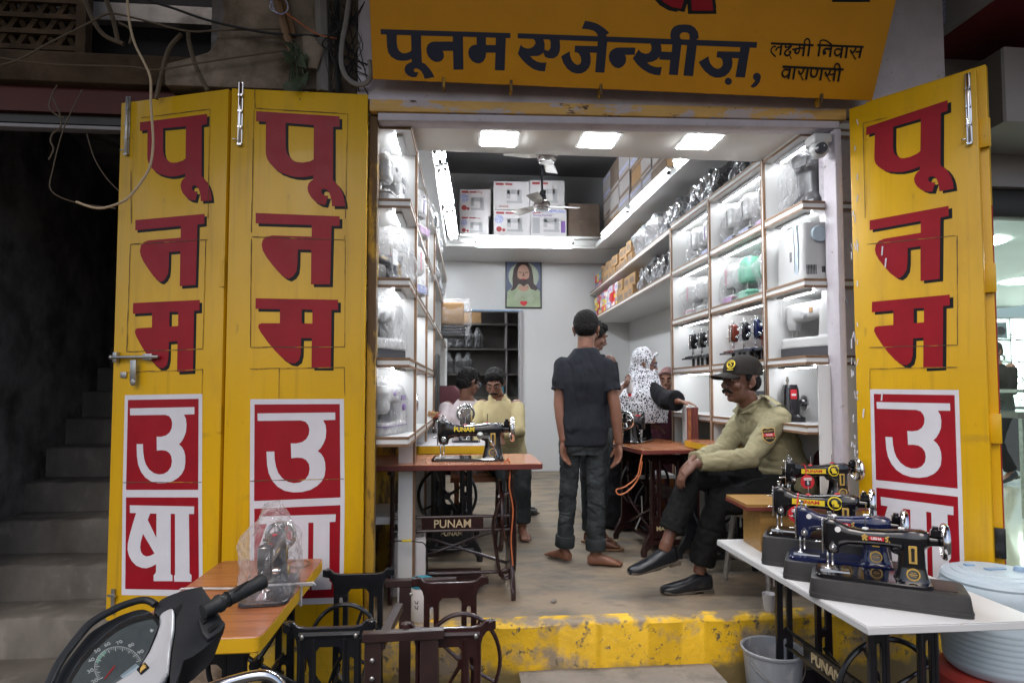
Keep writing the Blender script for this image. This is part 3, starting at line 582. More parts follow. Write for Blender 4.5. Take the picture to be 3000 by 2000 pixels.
SL = [za([(97,102),(1590,148),(1588,205),(102,162)]),
 za([(165,140),(285,140),(283,250),(290,310),(310,350),(345,378),(390,380),(430,365),(452,350),(447,140),(563,140),(563,300),(572,485),(610,500),(655,550),(690,600),(717,652),(605,672),(590,630),(565,585),(535,560),(505,552),(482,560),(478,580),(495,597),(535,597),(510,652),(460,655),(415,635),(385,605),(372,570),(378,535),(400,505),(440,485),(457,480),(455,445),(400,463),(340,466),(280,455),(220,420),(185,370),(172,300)]),
 za([(928,150),(1043,150),(1045,250),(1050,567),(935,567),(930,352),(812,352),(825,385),(825,425),(805,460),(770,478),(725,478),(680,455),(645,415),(625,365),(625,320),(640,280),(670,255),(710,245),(928,245)]),
 za([(1200,150),(1308,150),(1308,285),(1420,285),(1423,150),(1537,150),(1535,250),(1522,578),(1410,573),(1418,372),(1310,372),(1303,430),(1280,470),(1240,495),(1200,495),(1150,470),(1115,425),(1103,375),(1115,325),(1145,293),(1175,283),(1202,280)]),
 za([(1673,150)]) + zb([(2267,487),(2258,553)]) + za([(1673,207)]),
 za([(1830,190),(1970,190),(1965,215),(1983,270),(1980,335),(2005,350),(2035,345),(2050,310),(2050,250),(2035,215),(2040,190),(2150,190),(2160,290),(2155,360),(2130,410),(2085,437),(2030,437),(1985,420),(1965,370),(1940,395),(1900,410),(1815,412),(1850,450),(1900,478),(1950,487),(2002,485),(1985,587),(1920,583),(1850,560),(1780,510),(1720,450),(1673,385),(1707,280),(1735,310),(1780,325),(1820,322),(1855,300),(1877,265),(1870,235),(1850,212)]),
 zb([(290,242),(350,252),(410,268),(460,292),(510,328),(545,358),(568,378),(535,405),(545,480),(513,838),(405,833),(425,610),(345,607),(355,660),(355,720),(335,780),(300,820),(250,845),(190,848),(130,828),(80,785),(40,725),(15,650),(115,590),(118,640),(135,690),(165,730),(205,750),(235,735),(247,700),(240,655),(220,620),(195,605),(170,603),(173,527),(432,533),(435,410),(415,375),(380,352),(330,340),(252,333)]),
 zb([(700,548),(868,550),(860,632),(748,632),(762,670),(755,725),(725,765),(680,787),(640,780),(600,750),(570,700),(562,645),(580,595),(615,565),(655,550)]),
 zb([(1030,480),(1165,480),(1158,510),(1168,560),(1165,595),(1285,600),(1293,480),(1400,490),(1355,865),(1252,862),(1268,692),(1143,687),(1145,655),(1110,690),(1060,712),(1003,720),(1040,752),(1090,770),(1130,775),(1172,770),(1155,868),(1090,862),(1020,840),(950,798),(890,745),(838,675),(905,572),(935,605),(985,622),(1025,612),(1050,580),(1053,545),(1045,515)]),
 zb([(1465,500),(1575,500),(1530,877),(1420,870)]),
 zb([(1275,450),(1268,400),(1280,350),(1310,310),(1360,288),(1430,283),(1500,290),(1550,320),(1585,370),(1597,440),(1565,460),(1575,500),(1490,500),(1490,450),(1488,400),(1470,380),(1430,372),(1395,382),(1378,405),(1380,435),(1395,455),(1400,490),(1285,490)]),
 zb([(2075,530),(2185,535),(2125,893),(2015,887),(2055,672),(1975,668),(1985,720),(1975,780),(1945,835),(1900,875),(1840,895),(1780,893),(1720,865),(1665,820),(1625,770),(1595,715),(1708,648),(1712,690),(1730,735),(1765,775),(1805,795),(1845,785),(1870,750),(1872,710),(1860,680),(1840,665),(1800,662),(1808,592),(2068,597)]),
 zb(circ(1935, 937, 41)), zb(circ(2263, 885, 46)), zb([(2303,860),(2308,900),(2295,945),(2260,990),(2220,1012),(2188,995),(2225,955),(2245,930)])]
for i, ol in enumerate(SL): flatpoly('letter', [[sloc(*p) for p in ol]], 'navy', sfr(.0006 + .0004 * (i % 2 if i not in (0, 4) else 2)), parent=sg)
zc = lambda p: (2230 + p[0] / 7.127, 90 + p[1] / 7.127)
ST = [([(200,270),(1095,310)],44),([(1170,305),(2140,345)],44),([(310,340),(260,335),(215,380),(205,440),(250,500),(305,550)],32),([(300,430),(330,370),(390,345),(420,340)],36),([(425,290),(395,520)],46),([(600,275),(520,290),(505,350),(560,345),(620,320)],34),([(600,270),(625,320),(580,380),(510,430),(490,480),(530,525),(590,500),(610,450),(570,440)],40),([(590,520),(630,595)],22),([(640,400),(800,370),(880,370)],34),([(800,300),(800,380),(770,470),(720,470),(700,430),(740,400)],38),([(900,300),(870,540)],48),([(1010,310),(975,540)],46),([(905,300),(905,220),(950,175),(1000,200),(1012,300)],34),
 ([(1225,310),(1190,545)],46),([(1235,310),(1225,230),(1290,200),(1380,230),(1470,300)],28),([(1440,385),(1340,385),(1300,430),(1310,500)],44),([(1310,440),(1325,505)],70),([(1465,310),(1430,555)],46),([(1660,400),(1580,385),(1530,440),(1550,510),(1600,520),(1660,470)],36),([(1690,330),(1655,575)],46),([(1790,330),(1760,580)],46),([(1860,400),(1890,470),(1960,400),(1965,340)],40),([(1890,480),(1975,605)],22),([(1960,450),(2060,440)],34),([(2090,345),(2040,580)],46),
 ([(440,755),(1715,815)],44),([(570,825),(490,815),(435,880),(455,955),(510,965),(570,910)],36),([(605,770),(560,1015)],46),([(700,775),(660,1025)],46),([(775,835),(810,915),(870,850),(885,780)],40),([(810,925),(870,1040)],22),([(970,785),(930,1030)],46),([(1045,790),(1030,900),(1060,960),(1120,960),(1160,890),(1175,795)],40),([(1265,800),(1225,1045)],46),([(1330,860),(1365,945),(1425,870),(1435,805)],40),([(1365,955),(1430,1065)],22),([(1420,920),(1510,910)],34),([(1540,810),(1500,1055)],46),([(1640,815),(1595,1065)],46),([(1530,800),(1530,730),(1570,690),(1620,720),(1640,810)],32)]
b = MB()
for i, (pts, wd) in enumerate(ST):
    pl = [V((*sloc(*zc(p)), 0)) for p in pts]
    if len(pl) > 2: pl = smooth_pts(pl, 4)
    hw = wd / 7.127 / FPX * 2.97 / 2
    f = sfr(.0006 + .00012 * i); vs, fs = [], []
    for k, p in enumerate(pl):
        t_ = (pl[min(k + 1, len(pl) - 1)] - pl[max(k - 1, 0)]).normalized(); n_ = V((-t_.y, t_.x, 0)) * hw
        vs += [f((p - n_).x, (p - n_).y), f((p + n_).x, (p + n_).y)]
        if k: fs.append((2 * k - 2, 2 * k - 1, 2 * k + 1, 2 * k))
    b.add(vs, fs)
b.build('address_lettering', 'blackp', sg, smooth=0)
for outl, (x0, y0, sc_), cx in ((PU, (2111 - 1497 * .349, 51 - 1458 * .349, .349), 0), (NA, (2550 - 860 * .513, 8 - 750 * .513, .513), 0)):
    for k, (dx, dy) in enumerate(((10, 9), (-11, 9), (-9, -8), (9, -8))): flatpoly('letter_outline', [[sloc(x0 + x * sc_ + dx, y0 + y * sc_ + dy) for x, y in ol] for ol in outl[:1]] , 'blackp', sfr(.0006 + .0003 * k), parent=sg)
    for ol in outl[1:]: flatpoly('letter_gap', [[sloc(x0 + x * sc_, y0 + y * sc_) for x, y in ol]], 'sign', sfr(.0028), parent=sg)
    flatpoly('red_letter', [[sloc(x0 + x * sc_, y0 + y * sc_) for x, y in ol] for ol in outl], 'red', sfr(.0022), parent=sg)

# ------------------------------------------------ old building with the stair, beyond the folded doors
STY, STZ, STR, STN = .75, -.35, .2125, .30
old = thing('old_building', 'dark old building with a carved stone beam and a steep concrete staircase', 'building', (-2.4, .3, Zs))
def op(name, mb, mat, **k): return mb.build(name, mat, parent=old, world=True, **k)
b = MB(); y0, z0 = STY, STZ
for k in range(14):
    q_ = rough_slab((-3.45 - .02 * k, y0 + STN * k, z0 + STR * k - .02), (-1.15, y0 + STN * (k + 1) + .02, z0 + STR * (k + 1) + random.uniform(-.008, .008)), 70, .022); b.add([(p.x, p.y + .01 * noise.noise(V((p.x * 3, k, 0))), p.z + .012 * noise.noise(V((p.x * 2, k, 5)))) for p in q_.v], q_.f)
op('staircase', b, 'stair')
b = MB(); b.bb((-3.7, -.3, Zs), (-1.30, STY - .002, STZ - .0)); op('threshold', b, 'stair', bevel=.02)
b = MB(); b.hexa([(-3.2, .46, Zs), (-2.84, .46, Zs), (-3.68, 5.4, Zs), (-4.0, 5.4, Zs), (-3.2, .46, 4), (-2.84, .46, 4), (-3.68, 5.4, 4), (-4.0, 5.4, 4)]); b.bb((-1.3, .27, Zs), (-1.2, 5.4, 4)); b.bb((-4.0, 5.4, Zs), (-1.2, 5.5, 4)); op('stair_wall', b, 'darkwall')
op('stair_ceiling', MB().bb((-4.0, .5, 3.2), (-1.2, 5.5, 3.3)), 'darkwall')
zz = lambda py, Y, px=300: onY(px, py, Y).z
b = MB(); b.bb((-4.6, .27, zz(245, .27)), (-1.05, .45, zz(152, .27)))
op('carved_beam', b, 'stone', bevel=.02)
b = MB(); b.bb((-4.6, .33, zz(333, .33)), (-1.15, .37, zz(245, .33))); op('red_board', b, 'darkred')
b = MB(); b.bb((-4.6, .36, zz(366, .36)), (-1.15, .42, zz(334, .36))); op('shutter_box', b, 'blackfr')
b = MB(); b.bb((-4.6, .30, zz(380, .30)), (-1.2, .36, zz(369, .30))); op('shutter_rail', b, 'greywall', bevel=.004)
zz0 = onY(232, 152, .36)
# pierced screen above the beam: interlocking straight bars
b = MB(); x0_, x1_, z0_, z1_ = -4.6, zz0.x, zz0.z - .02, 3.85
for ang in (0, 60, 120):
    d = V((math.cos(R(ang)), 0, math.sin(R(ang)))); n_ = V((-d.z, 0, d.x))
    for k in range(-60, 61):
        o = V((-3.4, .36 + ang * .0002, 3.2)) + n_ * (.085 * k + (.0425 if ang else 0)); ts = [t for t in [i * .02 for i in range(-160, 161)] if x0_ < (o + d * t).x < x1_ and z0_ < (o + d * t).z < z1_]
        if len(ts) > 3: c = o + d * ((ts[0] + ts[-1]) / 2); b.box(c, (ts[-1] - ts[0], .03, .026), (0, -R(ang), 0))
b.bb((x1_ - .01, .34, z0_), (x1_ + .04, .40, z1_))
op('pierced_screen', b, 'stone', smooth=0)
op('recess', MB().bb((-4.6, .56, 2.66), (-.9, .60, 3.9)), 'recess')  # dark sheet painted as the shade behind the pierced screen
# plaster pier with a rounded corbel
b = MB(); P_ = lambda px, py: (lambda q: (q.x, q.z))(onY(px, py, .10))
b.prism([P_(*p) for p in ((840, 262), (480, 250), (480, 185), (560, 165), (610, 150), (630, 118), (640, 80), (655, 40), (640, -60), (640, -200), (940, -200), (1000, 262))], .10, .30)
op('plaster_pier', b, 'plaster', bevel=.015)
op('rubble_wall', MB().bb((-1.0, .13, 2.63), (-.44, .25, 3.9)), 'plaster')

# ------------------------------------------------ neighbour with the watch shop window
nb = thing('watch_shop', 'grey panelled neighbouring shop with a lit glass front and dark red canopy', 'shop', (3.6, .5, Zs))
def npt(name, mb, mat, **k): return mb.build(name, mat, parent=nb, world=True, **k)
q = onY(2672, 168, .42)
b = MB(); b.bb((2.62, .42, onY(2892, 550, .45).z), (6.5, .55, 4.5)); npt('panel_wall', b, 'greywall')
b = MB(); b.bb((2.62, .42, Zs), (2.72, .55, 2.1)); npt('panel_wall', b, 'greywall')
b = MB(); cx = q.x; b.bb((cx, -1.6, q.z + .004), (cx + .03, .419, q.z + .8)); b.bb((cx, -1.63, q.z + .004), (6.5, -1.60, q.z + .8)); npt('canopy_fascia', b, 'greywall')
b = MB(); b.bb((cx + .031, -1.6, q.z), (6.5, .419, q.z + .05)); npt('canopy_underside', b, 'canopy')
qa = onX(2762, 38, cx); b = MB(); b.bb((cx - .004, qa.y - .02, qa.z - .07), (cx - .001, qa.y + .02, qa.z + .09)); b.add([(cx - .004, qa.y - .05, qa.z + .06), (cx - .004, qa.y + .05, qa.z + .06), (cx - .004, qa.y, qa.z + .12)], [(0, 1, 2)]); npt('blue_arrow', b, 'lab_blue', smooth=0)
q2 = onY(2640, 128, .38); b = MB(); b.bb((q2.x, .36, q2.z), (q2.x + .16, .415, q2.z + .75)); npt('letter_board', b, 'greydark')
text('board_lettering', 'IMR', 'lab_blue', .15, Matrix.Translation(V((q2.x + .075, .357, q2.z + .24)) - nb.location) @ Matrix.Rotation(R(68), 4, 'Y').inverted() @ FRONT, nb, bold=.004)
q3 = onY(2858, 150, .42); q4 = onY(2940, 360, .0)
b = MB(); b.bb((q4.x, -.02, q4.z), (6.5, .415, q4.z + .41)); npt('shutter_housing', b, 'greywall', bevel=.004)
b = MB(); b.bb((q4.x - .004, -.0, q4.z + .004), (q4.x - .001, .41, q4.z + .405)); npt('housing_end', b, 'greydark')
g0 = onY(2892, 560, .50); b = MB(); b.bb((2.72, .46, g0.z - .17), (6.5, .56, g0.z)); b.bb((2.72, .46, -.42), (6.5, .56, -.02)); b.bb((2.72, .47, -.02), (2.76, .55, g0.z - .17)); npt('window_frame', b, 'blackfr', bevel=.003)
b = MB(); b.bb((2.76, .50, -.02), (6.5, .506, g0.z - .17)); npt('window_pane', b, 'glass')
b = MB(); b.bb((2.72, .56, -.05), (8, 6.0, -.01)); npt('tile_floor', b, 'tile')
b = MB(); b.bb((2.62, .56, -.05), (2.72, 6, 2.6)); b.bb((2.62, 6, -.05), (8, 6.1, 2.6)); npt('inner_wall', b, 'shopwhite'); npt('inner_ceiling', MB().bb((2.62, .56, 2.35), (8, 6, 2.45)), 'shopwhite')
for x in (4.2, 5.2, 6.2):
    for y in (1.6, 3.2, 4.8): npt('ceiling_light', MB().cyl((x, y, 2.34), (x, y, 2.349), .2, n=20), 'bulbc')
# ================================================================ SHELVES, LAMPS, LOFT STOCK
RDIR = math.atan2(.012, 1.); LDIR = -math.atan2(.02, 1.)
RP = V((1.833, .12, 0)); LP = V((-.241, .10, 0))
RB = [2.54, 2.14, 1.72, 1.31, .94]; RS = [.402, 1.185, 1.963]
LB = [2.487, 2.085, 1.685, 1.286, .895]; LS = [.346, 1.20, 2.09]
RM = Matrix.Translation(RP) @ Matrix.Rotation(RDIR, 4, 'Z'); LM = Matrix.Translation(LP) @ Matrix.Rotation(LDIR, 4, 'Z')
# local frames: y runs along the shelf into the shop, x towards the aisle is negative (right unit) / positive (left unit)
def shelf_unit(t, sgn, bz, post, depth, end_open=True, lastz=0.):
    T = .048; L_ = post[-1]
    X = lambda a, b: (min(sgn * a, sgn * b), max(sgn * a, sgn * b))
    b = MB(); x0, x1 = X(depth - .012, depth); b.bb((x0, -.02, 0), (x1, L_, bz[0])); b.build('back_panel', 'lamcream', t)
    for i, z in enumerate(bz):
        b = MB(); x0, x1 = X(.004, depth - .013); b.bb((x0, -.016, z - T / 2), (x1, L_ - .004, z + T / 2)); bd = b.build('board', 'lam', t, bevel=.0015, seg=1)
        e = MB()
        for dz in (-T / 2 + .006, T / 2 - .006):
            xa, xb = X(.0005, .0035); e.bb((xa, -.0195, z + dz - .0065), (xb, L_ - .004, z + dz + .0065))
            xa, xb = X(.0005, depth - .03); e.bb((xa, -.0195, z + dz - .0065), (xb, -.0165, z + dz + .0065))
        e.build('edge_band', 'edge', bd)
        if i < 4:   # lamp strip under each board
            for k, (a, c) in enumerate(zip([0.02] + [p + .03 for p in post[:-1]], [p - .03 for p in post])):
                hb = MB(); xa, xb = X(.05, .085); hb.bb((xa, a + .02, z - T / 2 - .012), (xb, c - .02, z - T / 2 - .001)); tb_ = hb.build('lamp_batten', 'plg', t)
                xm = sgn * .093; q = MB(); q.cyl((xm, a + .03, z - T / 2 - .009), (xm, c - .03, z - T / 2 - .009), .0065, n=8); q.build('tube_lamp', 'tubein', tb_)
    for p in post:
        b = MB(); x0, x1 = X(.012, depth - .013); b.bb((x0, p - .014, 0 if sgn > 0 else bz[4] + T / 2), (x1, p + .014, bz[0] - T / 2))
        if sgn < 0: b.bb((-.012, p - .014, 0), (-.09, p + .014, bz[4] - T / 2))
        pp = b.build('divider', 'lam', t)
        e = MB(); xa, xb = X(-.003, .0115)
        for dy in (-.011, .011): e.bb((xa, p + dy - .005, 0), (xb, p + dy + .005, bz[0]))
        e.build('edge_band', 'edge', pp); f = MB(); f.bb((xa + .002 * sgn, p - .0058, 0), (xb, p + .0058, bz[0])); f.build('edge_face', 'lam', pp)
rs_ = thing('display_shelf', 'white laminate display shelving with brown edges along the wall behind the guard', 'shelf', RP, RDIR, 'white display shelving')
shelf_unit(rs_, 1, RB, RS, .55)
b = MB(); b.bb((.06, -.03, 0), (.5, -.022, RB[3] - .03)); b.build('end_panel', 'lam', rs_)
ls_ = thing('display_shelf', 'white laminate display shelving with brown edges beside the wooden jamb of the yellow doors', 'shelf', LP, LDIR, 'white display shelving')
shelf_unit(ls_, -1, LB, LS, .50)
# open shelving on to the back wall, both sides
o2 = thing('open_shelf', 'white open wall shelving loaded with cartons and grey bagged machines near the back wall', 'shelf', (1.81, 2.1, 0), -R(1.2), 'open wall shelving')
for z in (2.52, 2.14, 1.73):
    if z == 1.73: continue
    b = MB(); b.bb((.0, 0, z - .022), (.64, 3.56, z + .022)); bd = b.build('board', 'lam', o2, bevel=.002); e = MB()
    for dz in (-.017, .017): e.bb((-.003, 0, z + dz - .006), (-.0005, 3.56, z + dz + .006))
    e.build('edge_band', 'edge', bd)
o3 = thing('open_shelf', 'white open wall shelving with small bagged parts above the back doorway side', 'shelf', (-.19, 2.1, 0), -R(1.0), 'open wall shelving')
for z in (2.487, 2.085, 1.685):
    b = MB(); b.bb((-.55, 0, z - .022), (.0, 2.45, z + .022)); bd = b.build('board', 'lam', o3, bevel=.002); e = MB()
    for dz in (-.017, .017): e.bb((.0005, 0, z + dz - .006), (.003, 2.45, z + dz + .006))
    e.build('edge_band', 'edge', bd)
for y in (1.2, 2.44): b = MB(); b.bb((-.55, y - .012, 0), (-.01, y + .012, 2.46)); b.build('divider', 'lam', o3)

# ------------------------------------------------ lamps
def fitting(name, label, p, q, n, out, group, cat='lamp', sp_=.035, mat='tube'):
    p, q = V(p), V(q); c = (p + q) / 2; t = thing(name, label, cat, c, 0, group); p, q = p - c, q - c; d = (q - p).normalized(); s_ = d.cross(V(out)).normalized(); o_ = V(out)
    b = MB(); m = [p - s_ * .06 - o_ * .03, p + s_ * .06 - o_ * .03, q + s_ * .06 - o_ * .03, q - s_ * .06 - o_ * .03]; b.hexa([x - o_ * .02 for x in m] + m); b.build('batten', 'lam', t)
    for k in range(n):
        off = s_ * ((k - (n - 1) / 2) * sp_ * 1.6); b = MB(); b.cyl(p + off + d * .03, q + off - d * .03, .0145, n=10); b.build('tube_lamp', mat, t)
        b = MB(); b.cyl(p + off, p + off + d * .03, .017, n=10); b.cyl(q + off - d * .03, q + off, .017, n=10); b.build('lamp_holder', 'blackfr', t)
zt = 3.02; P2 = lambda px, py: onZ(px, py, zt)
fitting('tube_light', 'twin tube light on the white ledge, the long lit one by the brown cartons', P2(1968, 508), P2(1856, 612), 2, (-.25, 0, -.97), 'tube lights along the ledges')
fitting('tube_light', 'twin tube light on the white ledge, nearest the back wall above the cartons', P2(1846, 622), P2(1770, 697), 2, (-.25, 0, -.97), 'tube lights along the ledges')
fitting('tube_light', 'twin tube light on the white ledge just behind the cream soffit', P2(2062, 420), P2(1984, 490), 2, (-.25, 0, -.97), 'tube lights along the ledges')
fitting('tube_light', 'twin tube light above the shelf by the jamb, the long lit middle one', P2(1294, 497), P2(1317, 608), 2, (.25, 0, -.97), 'tube lights along the ledges')
fitting('tube_light', 'twin tube light above the shelf by the jamb, nearest the loft cartons', P2(1317, 618), P2(1330, 698), 2, (.25, 0, -.97), 'tube lights along the ledges')
fitting('tube_light', 'twin tube light above the shelf by the jamb, its end cut off by the soffit', P2(1283, 440), P2(1290, 478), 2, (.25, 0, -.97), 'tube lights along the ledges')
a_, c_ = onY(1392, 709, LF - .07), onY(1680, 713, LF - .07); fitting('tube_light', 'single tube light across the loft front above the framed picture', a_, c_, 1, (0, -1, 0), 'tube lights along the ledges')
for i, (c0, lb) in enumerate((((1410,387,1515,388,1511,424,1412,424), 'square lit ceiling panel in the cream soffit above the left shelf'), ((1712,393,1810,393,1790,428,1702,428), 'square lit ceiling panel in the middle of the cream soffit'), ((2012,398,2110,396,2082,432,1990,432), 'square lit ceiling panel in the cream soffit by the camera'))):
    xs = [onZ(c0[k], c0[k + 1], 2.545) for k in (0, 2, 4, 6)]; cx = sum(p.x for p in xs) / 4; cy = sum(p.y for p in xs) / 4; hw = .095
    t = thing('ceiling_light', ['square lit ceiling panel in the cream soffit, the one farthest from the security camera', 'square lit ceiling panel halfway along the cream soffit', 'square lit ceiling panel in the cream soffit, the one nearest the security camera'][i], 'lamp', (cx, cy, 2.545), 0, 'square ceiling panels in the soffit')
    b = MB(); b.bb((-hw - .02, -hw - .02, -.003), (hw + .02, hw + .02, -.0005)); b.build('frame', 'lam', t); b = MB(); b.bb((-hw, -hw, -.006), (hw, hw, -.0032)); b.build('diffuser', 'led', t)

# ------------------------------------------------ ceiling fans
def fan(name, label, hub, top, ang, r_=.5):
    t = thing(name, label, 'fan', hub, 0, 'ceiling fans')
    b = MB(); b.lathe([(.0, -.055), (.07, -.052), (.092, -.03), (.095, 0), (.085, .03), (.03, .045), (.0, .046)], n=28); b.build('motor', 'fanmotor', t)
    b = MB(); b.torus((0, 0, -.045), .075, .008, 'Z'); b.build('trim_ring', 'chrome', t)
    b = MB(); h = top - hub.z; b.cyl((0, 0, .04), (0, 0, h), .013, n=10); b.build('rod', 'castb', t)
    b = MB(); b.lathe([(.016, .06), (.05, .065), (.04, .11), (.018, .16)], n=20); b.lathe([(.018, h - .12), (.045, h - .08), (.06, h - .01), (.0, h)], n=20); b.build('canopy_cup', 'castb', t)
    for k in range(3):
        a = ang + 2 * math.pi * k / 3; b = MB(); b.T = Matrix.Rotation(a, 4, 'Z')
        b.hexa([(.09, -.03, -.006), (.2, -.055, -.012), (.2, .055, .010), (.09, .03, .004), (.09, -.03, -.002), (.2, -.055, -.008), (.2, .055, .014), (.09, .03, .008)])
        b.hexa([(.2, -.055, -.012), (r_, -.065, -.014), (r_, .065, .012), (.2, .055, .010), (.2, -.055, -.008), (r_, -.065, -.010), (r_, .065, .016), (.2, .055, .014)]); b.build('blade', 'fanblade', t, bevel=.0015, seg=1)
fan('ceiling_fan', 'ceiling fan with pale blades hanging in front of the white loft cartons', onY(1588, 602, 3.5), 3.72, R(8), .42)
fan('ceiling_fan', 'ceiling fan whose chrome motor just shows below the soffit edge', onY(1602, 462, 3.1), 4.25, R(75), .45)

# ------------------------------------------------ cartons
def carton(label, lo, hi, mat='carton', art=None, group=None, face='y', rz=0., name='carton'):
    lo, hi = V(lo), V(hi); c = V(((lo.x + hi.x) / 2, (lo.y + hi.y) / 2, lo.z)); h = (hi - lo)
    if art is None:
        b = MB(); b.bb(-V((h.x / 2, h.y / 2, 0)), V((h.x / 2, h.y / 2, h.z))); o = b.build(name, mat, bevel=.003, seg=1); o.location = c; o.rotation_euler.z = rz; return tag(o, label, 'carton', group)
    t = thing(name, label, 'carton', c, rz, group); b = MB(); b.bb(-V((h.x / 2, h.y / 2, 0)), V((h.x / 2, h.y / 2, h.z))); b.build('box', mat, t, bevel=.003, seg=1)
    art(t, h); return t
def front_art(kind):
    def art(t, h):
        W, H, y = h.x, h.z, -h.y / 2
        def patch(nm, x0, z0, x1, z1, m, d=.0012): MB().bb((x0 * W - W / 2, y - d, z0 * H), (x1 * W - W / 2, y - d + .001, z1 * H)).build(nm, m, t)
        patch('printed_title', .06, .85, .28, .93, 'printred')
        if kind != 2: patch('printed_title', .32, .86, .52, .92, 'printred')
        b = MB()   # printed outline of a sewing machine
        for q in (((.36, .22, .80, .30)), (.66, .30, .78, .70), (.38, .54, .72, .70), (.36, .38, .46, .66)): b.bb((q[0] * W - W / 2, y - .0025, q[1] * H), (q[2] * W - W / 2, y - .0015, q[3] * H))
        b.build('printed_machine', 'plg', t)
        if kind == 0:
            b = MB(); b.lathe([(0, y - .003), (.16 * H, y - .003)], (.14 * W - W / 2, 0, .66 * H), 20, 'Y'); b.build('printed_spot', 'lab_blue', t)
            b = MB(); b.lathe([(0, y - .003), (.10 * H, y - .003)], (.14 * W - W / 2, 0, .30 * H), 9, 'Y'); b.lathe([(0, y - .0035), (.06 * H, y - .0035)], (.27 * W - W / 2, 0, .27 * H), 7, 'Y'); b.build('printed_flower', 'printred', t)
        if kind == 2: patch('printed_band', .02, .88, .98, .98, 'lab_blue', .0026); patch('printed_panel', .06, .16, .26, .7, 'plg', .0014); patch('printed_side', .84, .2, .96, .6, 'purple', .0014)
        text('carton_lettering', ['Sewing', 'SINGER', 'Sewing Machine'][kind], ['printred', 'printred', 'purple'][kind], H * .10, Matrix.Translation(((.60 - .5) * W if kind == 0 else (.28 - .5) * W if kind == 1 else (.33 - .5) * W, y - .004, H * (.89 if kind == 0 else .09 if kind == 1 else .78))) @ FRONT, t, ext=.0004)
    return art
yb = LF + .04
cw = [((1347,690,1432,633),0,'white carton printed with red flowers, bottom of the stack beside the tube lights'), ((1347,632,1437,556),0,'white carton printed with red flowers, top of the stack beside the tube lights'), ((1447,690,1553,617),0,'white printed carton at the bottom of the middle loft stack'), ((1446,612,1551,533),1,'grey-white carton on top of the middle loft stack behind the fan'), ((1554,690,1660,614),2,'white carton with a blue top band below the fan blades'), ((1553,612,1654,530),1,'grey-white carton directly behind the fan motor')]
for (x0, y0, x1, y1), kd, lb in cw:
    a, c = onY(x0, y0, yb), onY(x1, y1, yb); z0 = 3.112 if y0 == 690 else a.z
    carton(lb, (a.x, yb, max(z0, a.z if y0 != 690 else z0)), (c.x, yb + .35, c.z), 'cartonw', front_art(kd), 'printed cartons on the loft')
for i, (x0, y0, x1, y1) in enumerate(((1665,690,1757,645),(1665,643,1757,598))):
    a, c = onY(x0, y0, yb + .05), onY(x1, y1, yb + .05); carton('plain brown carton on the loft, %s of two beside the white ones' % ('lower' if i == 0 else 'upper'), (a.x, yb + .05, 3.112 if i == 0 else a.z), (c.x, yb + .4, c.z), 'cartond', None, 'brown cartons on the loft')
a = onY(1650, 540, 5.3); carton('tall dull carton at the back of the loft in shadow', (1.15, 5.3, 3.112), (1.75, 5.68, 3.72), 'cartond', None, 'brown cartons on the loft')
# stock stacked on the side ledge above the tube lights
random.seed(11); y = .75; k = 0
while y < 4.6:
    wd = random.uniform(.34, .46); z = 3.042
    for j in range(3):
        hh = random.uniform(.24, .36)
        m = random.choice(('cartong', 'cartond', 'carton', 'cartong')); blue = random.random() < .3
        xo = 1.88 + random.uniform(0, .03)
        def strip_art(t, h, blue=blue):
            [MB().bb((-h.x / 2 - .0015, -h.y * .5 + .01, h.z * za), (-h.x / 2 - .0005, h.y * .5 - .01, h.z * zb_)).build('printed_band', 'lab_blue' if blue else 'cartond', t) for za, zb_ in ((.08, .22), (.8, .9))]
        carton('%s %s carton of the %s stack from the soffit on the side ledge' % (LEV[j], {'cartong': 'grey', 'cartond': 'dull brown', 'carton': 'brown'}[m], ORD[k]), (xo, y, z), (xo + .42, y + wd - .012, z + hh), m, strip_art, 'cartons on the side ledge')
        z += hh + .001
    y += wd; k += 1
y = 1.0; k = 0
while y < 4.5:
    wd = random.uniform(.34, .46); z = 3.042
    for j in range(2):
        hh = random.uniform(.24, .34); carton('%s plain carton, %s stack from the soffit, ledge above the shelf by the jamb' % (('lower', 'upper')[j], ORD[k]), (-.70, y, z), (-.30, y + wd - .012, z + hh), random.choice(('cartong', 'carton')), None, 'cartons on the ledge by the jamb'); z += hh + .001
    y += wd; k += 1

# ------------------------------------------------ small cartons on the open shelf
def openpt(px, py, z):  # point above the board edge at the pixel's column
    return px
random.seed(5)
def row(z, y0, y1, wlo, whi, hlo, hhi, mats, label, group, rows=1, xo=.03, dp=.22):
    y = y0; k = 0
    while y < y1 - wlo:
        wd = random.uniform(wlo, whi); zz = z
        for r_ in range(rows):
            hh = random.uniform(hlo, hhi); x = 1.81 + .021 * (y - 2.1) + xo + random.uniform(0, .025)
            mm = random.choice(mats)
            def art(t, h):
                b = MB(); b.bb((-h.x / 2 - .0014, -h.y * .32, h.z * .25), (-h.x / 2 - .0005, h.y * .32, h.z * .7)); b.build('printed_label', random.choice(('lab_blue', 'lab_pink', 'yelltr', 'redtr', 'whitetr')) if mm not in ('carton',) else 'cartond', t)
            carton(label % ((('lower', 'upper') if rows == 2 else ('lowest', 'middle', 'topmost'))[r_], ORD[k]), (x, y, zz), (x + dp, y + wd - .006, zz + hh), mm, art, group, rz=R(random.uniform(-3, 3)), name='small_carton'); zz += hh + .001
        y += wd; k += 1
row(2.542, 3.55, 5.05, .13, .17, .11, .135, ['carton'], '%s small brown carton, %s column from the grey bundles on the upper open shelf', 'brown parts cartons', 2)
row(2.542, 5.08, 5.6, .12, .16, .09, .11, ['redtr', 'teal', 'yelltr'], '%s bright carton, %s column from the brown cartons, end of the upper open shelf', 'bright parts cartons on the upper shelf', 2)
